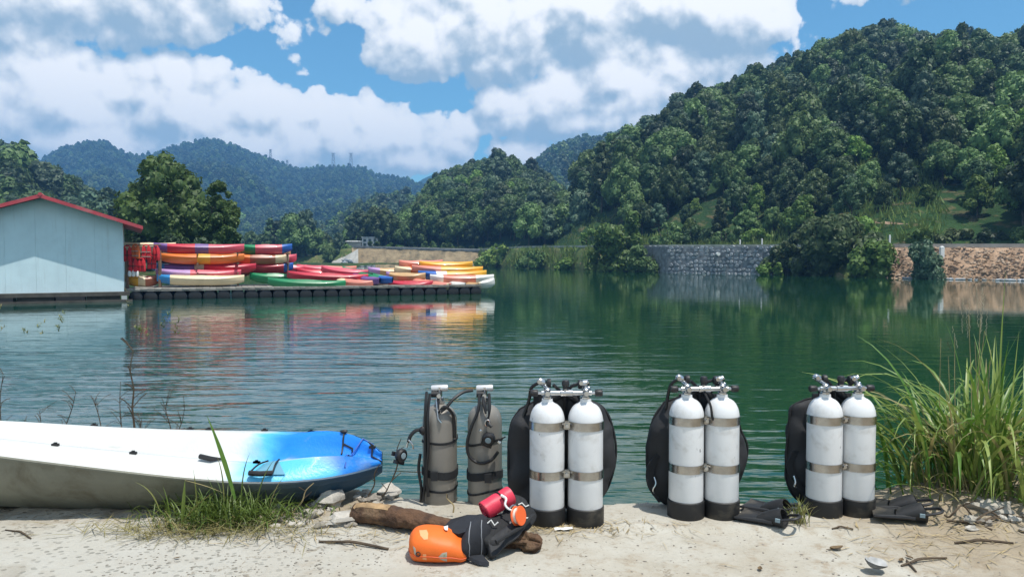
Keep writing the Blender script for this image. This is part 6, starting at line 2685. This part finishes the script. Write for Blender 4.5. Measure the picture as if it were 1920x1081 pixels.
# ------------------------------------------------------------------ grass, reeds, weeds
def grass_mat(name, c1, c2, tr=.3):
    m = bpy.data.materials.new(name)
    m.use_nodes = True
    t = m.node_tree
    t.nodes.clear()
    g = NT(t)
    out = g.n('ShaderNodeOutputMaterial')
    tc = g.n('ShaderNodeTexCoord').outputs['Object']
    oi = g.n('ShaderNodeObjectInfo')
    k = g.m('ADD', g.m('MULTIPLY', oi.outputs['Random'], .8), g.m('MULTIPLY', g.noise(tc, 7, 3, .6), .6))
    c = g.mix(g.ramp(k, .3, 1.0), c1, c2)
    p = g.n('ShaderNodeBsdfPrincipled')
    g.l(c, p.inputs['Base Color'])
    p.inputs['Roughness'].default_value = .42
    p.inputs['Specular IOR Level'].default_value = .5
    tl = g.n('ShaderNodeBsdfTranslucent')
    g.l(c, tl.inputs[0])
    ms = g.n('ShaderNodeMixShader')
    ms.inputs[0].default_value = tr
    g.l(p.outputs[0], ms.inputs[1])
    g.l(tl.outputs[0], ms.inputs[2])
    g.l(ms.outputs[0], out.inputs[0])
    return m


M['reed'] = grass_mat('reed', (0.085, 0.19, 0.022), (0.27, 0.34, 0.085))
M['reed_dry'] = grass_mat('reed_dry', (0.36, 0.30, 0.13), (0.26, 0.24, 0.10))
M['turf'] = grass_mat('turf', (0.11, 0.165, 0.03), (0.27, 0.26, 0.085))
M['straw'] = mat('straw', (0.40, 0.31, 0.16), .9, var=.4, vscale=6)
M['twig'] = mat('twig', (0.085, 0.06, 0.038), .9, var=.4, vscale=12)
M['seed'] = mat('seed', (0.50, 0.42, 0.30), .9, var=.3, vscale=20)


def blade_mb(mb, base, az, length, width, bend, lean=.15, n=9, mat_=0, twist=0.0, side=None):
    """arching leaf blade, folded along its midrib"""
    p = Vector(base)
    th = lean
    h = Vector((math.cos(az), math.sin(az), 0))
    side = Vector((-math.sin(az), math.cos(az), 0)) if side is None else Vector(side)
    st = length / n
    L, Mi, R = [], [], []
    for i in range(n + 1):
        t = i / n
        w = width * (.45 + 1.1 * t) if t < .35 else width * (.85) * (1 - ((t - .35) / .65) ** 1.8)
        w = max(w, .0004)
        sd = side * math.cos(twist * t) + Vector((0, 0, 1)) * math.sin(twist * t)
        nr = Vector((-h.x * math.cos(th), -h.y * math.cos(th), math.sin(th)))
        L.append(p - sd * w + nr * w * .35)
        Mi.append(p.copy())
        R.append(p + sd * w + nr * w * .35)
        p = p + (h * math.sin(th) + Vector((0, 0, 1)) * math.cos(th)) * st
        th += bend / n * (.4 + 1.5 * t)
    o = len(mb.v)
    for i in range(n + 1):
        mb.v += [tuple(L[i]), tuple(Mi[i]), tuple(R[i])]
    for i in range(n):
        for k in (0, 1):
            mb.f.append((o + i * 3 + k, o + i * 3 + k + 1, o + i * 3 + k + 4, o + i * 3 + k + 3))
            mb.m.append(mat_)
    return p


def single_blade(o, base, az, length, width, bend, lean, m='reed', name='leaf', twist=0.0, side=None):
    mb = MB()
    blade_mb(mb, base, az, length, width, bend, lean, twist=twist, side=side)
    return mb.build(name, M[m], o, auto=180)


def seed_stem(o, base, tip, seed_from=.55, droop=.0, m='seed'):
    base, tip = Vector(base), Vector(tip)
    mid = base.lerp(tip, .5) + Vector((random.uniform(-.02, .02), 0, .02))
    pts = bez([base, mid, tip], 14)
    mb = MB()
    mb.tube(pts, [.0028 * (1 - .6 * i / len(pts)) for i in range(len(pts))], 5)
    st = mb.build('seed_stem', M['straw'], o)
    mb = MB()
    L = (tip - base).length
    k = int(L * (1 - seed_from) / .012)
    for i in range(k):
        t = seed_from + (1 - seed_from) * i / k
        q = pts[min(len(pts) - 1, int(t * (len(pts) - 1)))].lerp(pts[min(len(pts) - 1, int(t * (len(pts) - 1)) + 1)], (t * (len(pts) - 1)) % 1)
        q = q + Vector((random.uniform(-.008, .008), random.uniform(-.008, .008), 0))
        mb.ball(q, (.0036, .0036, .0060), 5, 4)
    mb.build('seed_head', M[m], st)


rgr = random.Random(21)
# the tall clump at the right edge
gx, gy = 2.58, 4.08
o = thing('tall_grass', (gx, gy, gz(gx, gy)), 'tall arching green grass clump at the right edge of the landing', 'grass clump')
for k in range(330):
    ph = rgr.uniform(0, 2 * PI)
    bx = gx + rgr.gauss(-.04, .22)
    by = gy + rgr.gauss(0, .17)
    L = rgr.uniform(.4, 1.02)
    az = math.atan2(by - gy, bx - gx) + rgr.uniform(-1.3, 1.3) if rgr.random() < .75 else ph
    single_blade(o, (bx, by, gz(bx, by) - .01), az, L, rgr.uniform(.008, .0155), rgr.uniform(.9, 2.8), rgr.uniform(.04, .45), 'reed' if rgr.random() < .86 else 'reed_dry', twist=rgr.uniform(-.6, .6))
# long blades leaning over to the left, beside the right tanks
for px, py, L, bend, lean in ((1760, 905, .62, 2.3, .35), (1765, 915, .45, 2.0, .5), (1745, 900, .60, 2.6, .25), (1770, 925, .46, 1.6, .7), (1780, 880, .55, 2.5, .15), (1740, 912, .4, 2.2, .5), (1755, 930, .4, 1.5, .8), (1790, 905, .58, 2.5, .15), (1800, 890, .62, 2.4, .15),
                              (1720, 905, .5, 1.9, .5), (1775, 905, .56, 2.2, .3), (1735, 935, .42, 1.3, 1.0), (1760, 940, .36, 1.2, .9)):
    b = G(px, py, 0)
    b.y = min(b.y, 4.12)
    b.x = X(px, b.y)
    single_blade(o, (b.x, b.y, gz(b.x, b.y)), PI + rgr.uniform(-.35, .35), L, .009, bend, lean, twist=rgr.uniform(-.5, .5))
# upright bundle in the middle and one very tall shoot
for k in range(26):
    bx, by = gx + rgr.gauss(.02, .09), gy + rgr.gauss(0, .07)
    single_blade(o, (bx, by, gz(bx, by)), rgr.uniform(0, 6.28), rgr.uniform(.6, .95), rgr.uniform(.007, .011), rgr.uniform(.2, .9), rgr.uniform(.02, .2))
for px0, py0, px1, py1 in ((1868, 930, 1874, 508), (1885, 930, 1905, 620), (1850, 930, 1842, 690)):
    b = P(px0, py0, 4.0)
    t = P(px1, py1, 4.02)
    single_blade(o, b, 0.3, (t - b).length, .010, .06, (t.x - b.x) / (t - b).length, twist=.2, side=(1, .3, 0))
for px0, px1, py1, y_ in ((1820, 1816, 590, 4.05), (1832, 1838, 596, 4.1), (1826, 1846, 620, 4.0), (1800, 1790, 632, 4.1), (1770, 1764, 634, 4.05), (1765, 1722, 742, 4.0), (1850, 1858, 655, 4.1), (1840, 1828, 640, 4.05), (1790, 1778, 668, 4.1)):
    b = P(px0, 915, y_)
    seed_stem(o, (b.x, b.y, gz(b.x, b.y)), P(px1, py1, y_), .5)
# dry head curling over by the tanks
b = P(1735, 905, 4.0)
seed_stem(o, (b.x, b.y, gz(b.x, b.y)), P(1705, 800, 4.0), .6, m='twig')
for k in range(60):
    a = rgr.uniform(0, 6.28)
    bx, by = gx - .25 + rgr.gauss(0, .35), gy - .12 + rgr.gauss(0, .12)
    single_blade(o, (bx, by, gz(bx, by)), a, rgr.uniform(.15, .4), .006, rgr.uniform(1, 2.4), rgr.uniform(.5, 1.2), 'reed_dry' if rgr.random() < .55 else 'reed')

# grass tuft in front of the big kayak
tx, ty = X(390, 3.42), 3.42
o = thing('grass_tuft', (tx, ty, gz(tx, ty)), 'low untidy grass tuft in front of the white kayak with two tall blades', 'grass tuft')
mb = MB()
for k in range(620):
    u = rgr.gauss(0, 1)
    bx = tx + .02 + u * .20
    by = ty + .05 + rgr.gauss(0, .05) + .05 * abs(u)
    L = max(.05, rgr.uniform(.07, .24) * (1.15 - .28 * abs(u)))
    blade_mb(mb, (bx, by, gz(bx, by)), rgr.uniform(0, 6.28), L, rgr.uniform(.0022, .0048), rgr.uniform(.6, 2.6), rgr.uniform(.05, .9), 6)
tag(mb.build('leaves', M['turf'], o, auto=180), kind='stuff')
mb = MB()
for k in range(520):
    u = rgr.gauss(0, 1)
    bx = tx - .03 + u * .25
    by = ty - .03 + rgr.gauss(0, .055)
    blade_mb(mb, (bx, by, gz(bx, by) + .004), rgr.uniform(0, 6.28), rgr.uniform(.06, .2), rgr.uniform(.0015, .003), rgr.uniform(.1, .9), rgr.uniform(1.0, 1.5), 5)
tag(mb.build('dry_leaves', M['reed_dry'], o, auto=180), kind='stuff')
for px0, py0, px1, py1, w, bend, m in ((440, 935, 388, 782, .0125, .10, 'reed'), (342, 985, 347, 900, .011, .05, 'reed'), (336, 985, 400, 925, .006, .3, 'reed_dry'), (452, 940, 470, 850, .004, .5, 'turf'), (420, 940, 405, 855, .004, .4, 'turf'), (345, 900, 420, 925, .004, .2, 'reed_dry'), (300, 960, 250, 905, .004, .9, 'turf'), (480, 950, 520, 860, .004, .6, 'turf'),
                                       (370, 960, 362, 880, .004, .2, 'turf'), (505, 950, 540, 890, .003, .6, 'reed_dry')):
    b, t = P(px0, py0, 3.44), P(px1, py1, 3.40)
    if px0 == 345:
        b = P(347, 900, 3.40)
    v = t - b
    single_blade(o, b, math.atan2(v.y, v.x), v.length * 1.02, w, bend, math.acos(max(-1, min(1, v.z / v.length))) - bend * .4, m, side=Vector((v.z, .25, -v.x)).normalized() if v.z > .5 * v.length else None)
# small tuft by the right tanks
tx, ty = X(1506, 3.52), 3.52
o = thing('grass_tuft', (tx, ty, gz(tx, ty)), 'small olive grass tuft between the fins and the right white tanks', 'grass tuft')
for k in range(70):
    bx, by = tx + rgr.gauss(0, .022), ty + rgr.gauss(0, .02)
    single_blade(o, (bx, by, gz(bx, by)), rgr.uniform(0, 6.28), rgr.uniform(.06, .14), rgr.uniform(.002, .004), rgr.uniform(.2, 1.6), rgr.uniform(.05, .5), 'turf' if rgr.random() < .7 else 'reed_dry')

# weeds standing between the kayak and the lake
def weed(px, py_top, label, lean=0, leafy=.5, dark=True, Y=4.5, thick=.004, kinks=3):
    r = random.Random(px)
    b = P(px, 835, Y)
    b.z = max(b.z, -.1)
    t = P(px + lean, py_top, Y)
    o = thing('dry_weed', (b.x, Y, b.z), label, 'weed')
    pts = [b.lerp(t, k / kinks) + Vector((r.uniform(-.02, .02) if 0 < k < kinks else 0, 0, 0)) for k in range(kinks + 1)]
    pts = bez(pts, 14)
    mb = MB()
    mb.tube(pts, [thick * (1 - .65 * i / len(pts)) for i in range(len(pts))], 5)
    mb.build('stem', M['twig'], o)
    for k in range(9):
        q = pts[r.randrange(3, len(pts))]
        e = q + Vector((r.uniform(-.09, .09), r.uniform(-.03, .03), r.uniform(.01, .09)))
        mb = MB()
        mb.tube([q, q.lerp(e, .6) + Vector((0, 0, .008)), e], thick * .4, 4)
        tw = mb.build('side_twig', M['twig'], o)
        if r.random() < leafy:
            mb = MB()
            for _ in range(8):
                blade_mb(mb, q.lerp(e, r.uniform(.3, 1)), r.uniform(0, 6.28), r.uniform(.03, .07), .005, .8, r.uniform(.3, 1.3), 4)
            tag(mb.build('leaves', M['turf'] if not dark else M['reed_dry'], tw, auto=180), kind='stuff')


weed(246, 658, 'tallest dark dry weed stem behind the white kayak', 4, .15, True, thick=.0075, kinks=5)
weed(232, 715, 'thin crooked stem just left of the tallest dry weed', -6, .1)
weed(112, 735, 'leafy green-brown weed leaning right behind the kayak', 30, .8, False)
weed(80, 770, 'short sprig left of the leaning leafy weed', -6, .6, False)
weed(318, 735, 'leafy upright weed right of the tallest dry stem', -2, .8, False)
weed(332, 765, 'short branching weed beside the leafy upright one', 14, .7, False)
weed(196, 745, 'thin bare stem leaning left behind the kayak', -22, .05)
weed(4, 700, 'dry brown stalk at the left picture edge behind the kayak', 2, .3)
weed(52, 790, 'low twiggy sprig near the left edge behind the kayak', -4, .5, False)
weed(272, 790, 'low green shoot at the kayak rim right of the tallest weed', -8, .9, False)
for px0, py0, px1, py1, Y, lab in ((735, 900, 752, 822, 3.95, 'thin bare twig rising under the hanging regulator'), (690, 930, 712, 870, 3.75, 'short forked twig by the kayak bow'), (548, 960, 588, 905, 3.6, 'pale bare twig leaning against the kayak hull'), (700, 945, 752, 885, 3.85, 'dark bent twig between the bow and the grey tanks'), (850, 960, 838, 925, 3.6, 'dry straw stalk in front of the left grey tank')):
    b, t = P(px0, py0, Y), P(px1, py1, Y)
    o = thing('twig', b, lab, 'twig')
    r = random.Random(px0)
    pts = bez([b, b.lerp(t, .35) + Vector((.012, 0, .004)), b.lerp(t, .7) + Vector((-.008, 0, .004)), t], 12)
    mb = MB()
    mb.tube(pts, [.0045 * (1 - .6 * i / len(pts)) for i in range(len(pts))], 5)
    mb.build('stem', M['twig'] if 'pale' not in lab and 'straw' not in lab else M['straw'], o)
    mb = MB()
    for q in (pts[5], pts[8]):
        e = q + Vector((r.uniform(-.04, .04), r.uniform(-.02, .02), r.uniform(.01, .05)))
        mb = MB()
        mb.tube([q, e], .002, 4)
        mb.build('side_twig', M['twig'], o)

# ------------------------------------------------------------------ stones, sticks and litter
for q, c in enumerate(((0.36, 0.33, 0.28), (0.26, 0.235, 0.20), (0.46, 0.43, 0.38))):
    M['rock%d' % q] = mat('rock', c, .9, var=.3, vscale=14, bump=.006, bscale=30)


def rock(px, py, wpx, label, group=None, m=None, flat=.6, seed=0, Y=None):
    g0 = G(px, py, 0) if Y is None else P(px, py, Y)
    z = gz(g0.x, g0.y)
    s = wpx / F * g0.y / 2
    mb = MB()
    mb.ball((0, 0, s * flat * .5), (s, s * .85, s * flat), 11, 8, jit=.75, seed=seed)
    o = mb.build('stone', M['rock%d' % (seed % 3 if m is None else m)], off=(0, 0, 0), auto=28)
    o.location = (g0.x, g0.y, z)
    return tag(o, label, 'stone', group)


rock(618, 950, 50, 'biggest pale grey stone between the kayak bow and the log', m=2, seed=2, flat=.75)
rock(640, 980, 58, 'flat pale stone slab touching the left end of the log', m=2, seed=5, flat=.35)
rock(585, 968, 34, 'rounded pale stone in front of the kayak shadow', m=0, seed=3)
rock(1862, 962, 74, 'large flat tan stone at the foot of the tall grass', m=0, seed=8, flat=.36)
rock(760, 928, 60, 'grey stone at the waterline left of the grey tanks', m=0, seed=11, flat=.5, Y=3.98)
rock(728, 925, 46, 'broken grey stone just right of the kayak bow', m=2, seed=14, flat=.6, Y=3.9)
rs = random.Random(5)
for k in range(42):
    px = rs.uniform(505, 715)
    py = rs.uniform(945, 988) if px < 660 else rs.uniform(930, 960)
    rock(px, py, rs.uniform(9, 24), 'small grey stone in the rubble between kayak and log', 'rubble stones between kayak and log', seed=k + 20)
for k in range(14):
    rock(rs.uniform(1780, 1925), rs.uniform(940, 1000), rs.uniform(9, 26), 'small tan stone at the foot of the tall grass', 'stones at the foot of the tall grass', seed=k + 70)
# loose grit on the landing: nobody could count it
mb = MB()
for k in range(1500):
    x = rs.uniform(-1.7, 2.4)
    if rs.random() < .55:
        x = rs.uniform(-1.7, -.5)
    y = rs.uniform(2.6, 3.75)
    if x > 1.7 and rs.random() < .3:
        y = rs.uniform(3.0, 3.9)
    s = rs.uniform(.0018, .0055)
    if y > edge_y(x) - .05:
        continue
    mb.ball((x, y, ground_z(x, y) + s * .2), (s * rs.uniform(.8, 1.8), s, s * .6), 5, 3, jit=.5, seed=k)
tag(mb.build('gravel', M['rock1'], off=(0, 0, 0), smooth=False), kind='stuff')
mb = MB()
for k in range(800):
    zone = rs.random()
    if zone < .45:
        x, y = rs.gauss(2.05, .3), rs.gauss(3.4, .2)
    elif zone < .75:
        x, y = X(1000, 3.4) + rs.gauss(.15, .25), rs.gauss(3.45, .05)
    else:
        x, y = rs.gauss(-.7, .3), rs.gauss(3.4, .1)
    if y > edge_y(x) - .05 or y < 2.7:
        continue
    blade_mb(mb, (x, y, ground_z(x, y) + .004), rs.uniform(0, 6.28), rs.uniform(.03, .13), rs.uniform(.0012, .003), rs.uniform(-.2, .2), 1.5, 4)
tag(mb.build('straw_litter', M['straw'], off=(0, 0, 0), auto=180), kind='stuff')


def stick(p0, p1, r, label, m='twig', bow=.02):
    a, b = G(*p0, 0), G(*p1, 0)
    a.z, b.z = gz(a.x, a.y) + r, gz(b.x, b.y) + r
    o = thing('stick', a.lerp(b, .5), label, 'stick')
    mid = a.lerp(b, .5) + Vector((0, bow, r))
    pts = bez([a, a.lerp(mid, .6), mid, b], 14)
    mb = MB()
    mb.tube(pts, [r * (.7 + .5 * math.sin(PI * (i + 1) / (len(pts) + 2))) for i in range(len(pts))], 6)
    mb.build('stem', M[m], o)
    mb = MB()
    q = pts[4]
    mb.tube([q, q + (b - a) * .15 + Vector((.0, -.02, .012))], r * .5, 5)
    mb.build('side_twig', M[m], o)


stick((598, 1016), (728, 1032), .006, 'long flat stick on the concrete left of the orange bag')
stick((10, 994), (58, 1010), .0035, 'short dark stick at the far left below the kayak')
stick((1560, 990), (1600, 991), .004, 'short twig on the slab below the right white tanks')
stick((1790, 1016), (1900, 1024), .006, 'brown twig lying across the soil at the lower right')
stick((1690, 1052), (1775, 1040), .005, 'thin twig right of the pale shell')
stick((1775, 980), (1860, 1000), .006, 'curved root at the foot of the tall grass')
stick((1830, 992), (1918, 974), .007, 'thick dry stalk at the foot of the tall grass')
stick((1700, 1040), (1718, 1062), .004, 'short grey twig beside the pale shell')
for cx_, cy_, rx_, ry_, lab in ((1800, 975, 26, 20, 'dry root loop right of the front fin'), (1850, 985, 34, 18, 'dry root arching over the tan stone')):
    c = G(cx_, cy_, 0)
    pts = [Vector((c.x + rx_ / F * c.y * math.cos(t), c.y + .03 * math.sin(t * 2), max(gz(c.x, c.y) + .004, ry_ / F * c.y * 1.4 * math.sin(t)))) for t in np.linspace(-.3, PI + .4, 16)]
    mb = MB()
    o = thing('root', c, lab, 'root')
    mb.tube(pts, .0045, 5)
    mb.build('stem', M['twig'], o)
    mb = MB()
    mb.tube([pts[6], pts[6] + Vector((.05, -.02, .03))], .003, 5)
    mb.build('side_twig', M['twig'], o)

# pale shell-like shard
c = G(1637, 1062, 0)
o = thing('broken_shell', (c.x, c.y, gz(c.x, c.y)), 'pale grey broken shell shard casting a small shadow on the concrete', 'shell')
M['shell'] = mat('shell', (0.40, 0.40, 0.39), .7, var=.3, vscale=20)
M['shell_shaded'] = mat('shell_shaded', (0.16, 0.165, 0.17), .8, var=.3, vscale=20)  # darker copy of the shell colour, carries the shade of the underside
Rs = Matrix.Rotation(.12, 3, 'X') @ Matrix.Rotation(.25, 3, 'Y')
for nm, m, d in (('inner_face', 'shell', .0), ('outer_face', 'shell_shaded', .006)):
    rings = []
    for i in range(7):
        t = i / 6
        rings.append([Rs @ Vector(((.058 * t) * math.cos(2 * PI * k / 16) * (1.0 + .15 * math.cos(2 * PI * k / 16)), .042 * t * math.sin(2 * PI * k / 16), .030 * t * t - d)) * (1 + .35 * t * n3(math.cos(2 * PI * k / 16) * 1.6, math.sin(2 * PI * k / 16) * 1.6, 3.3)) * .86 + Vector((0, 0, .024)) for k in range(16)])
    mb = MB()
    mb.loft(rings, cap=False)
    mb.build(nm, M[m], o, off=(0, 0, 0))
# crumpled paper at the foot of the left white tanks
c = G(1056, 990, 0)
o = thing('paper_scrap', (c.x, c.y - .02, gz(c.x, c.y)), 'small crumpled white paper scrap at the boots of the left white tanks', 'paper')
mb = MB()
rings = [[(-.042 + .084 * i / 6, -.016 + .03 * k / 4, .006 + .012 * abs(n3(i * .9, k * .8, 4)) + .004 * (k % 2)) for k in range(5)] for i in range(7)]
mb.loft(rings, cap=False, closed=False)
mb.build('sheet', M['white_paint'], o, smooth=False, off=(0, 0, 0))
# dead leaves
M['dead_leaf'] = mat('dead_leaf', (0.13, 0.085, 0.04), .8, var=.4, vscale=18)
for px, py, w, rz, lab in ((1568, 1020, 30, .3, 'curled brown leaf on the concrete below the right tanks'), (1690, 1042, 18, .9, 'dark curled leaf left of the twigs at the lower right'), (1705, 1036, 16, 2.0, 'tiny dark leaf beside the lower right twigs'), (1425, 1060, 18, 1.2, 'small dark leaf at the bottom of the landing'), (332, 1050, 12, .6, 'tiny dark leaf on the left concrete')):
    c = G(px, py, 0)
    o = thing('dead_leaf', (c.x, c.y, gz(c.x, c.y) + .002), lab, 'leaf', None, rz)
    s = w / F * c.y / 2
    mb = MB()
    mb.loft([[(x * s, y * s * (1 - abs(x) ** 2.2 + .03), .004 + s * .35 * (abs(y) + .4 * x * x)) for y in (-.5, -.2, 0, .2, .5)] for x in (-1, -.6, -.2, .2, .6, 1)], cap=False, closed=False)
    mb.build('blade', M['dead_leaf'], o, off=(0, 0, 0))
    mb = MB()
    mb.tube([(-s * 1.5, 0, .006), (-s, 0, .005), (s * .8, 0, .006)], s * .05, 4)
    mb.build('midrib', M['twig'], o, off=(0, 0, 0))

# ------------------------------------------------------------------ air
def build_haze():
    m = bpy.data.materials.new('haze')
    m.use_nodes = True
    t = m.node_tree
    t.nodes.clear()
    out = t.nodes.new('ShaderNodeOutputMaterial')
    v = t.nodes.new('ShaderNodeVolumePrincipled')
    v.inputs['Color'].default_value = (0.20, 0.50, 0.98, 1)
    v.inputs['Density'].default_value = HAZE
    v.inputs['Anisotropy'].default_value = 0.0
    t.links.new(v.outputs[0], out.inputs['Volume'])
    mb = MB()
    mb.box((0, 770, 106), (3100, 1660, 228))
    o = mb.build('haze', m, smooth=False, off=(0, 0, 0))
    tag(o, kind='stuff')


HAZE = 0.00052
build_haze()
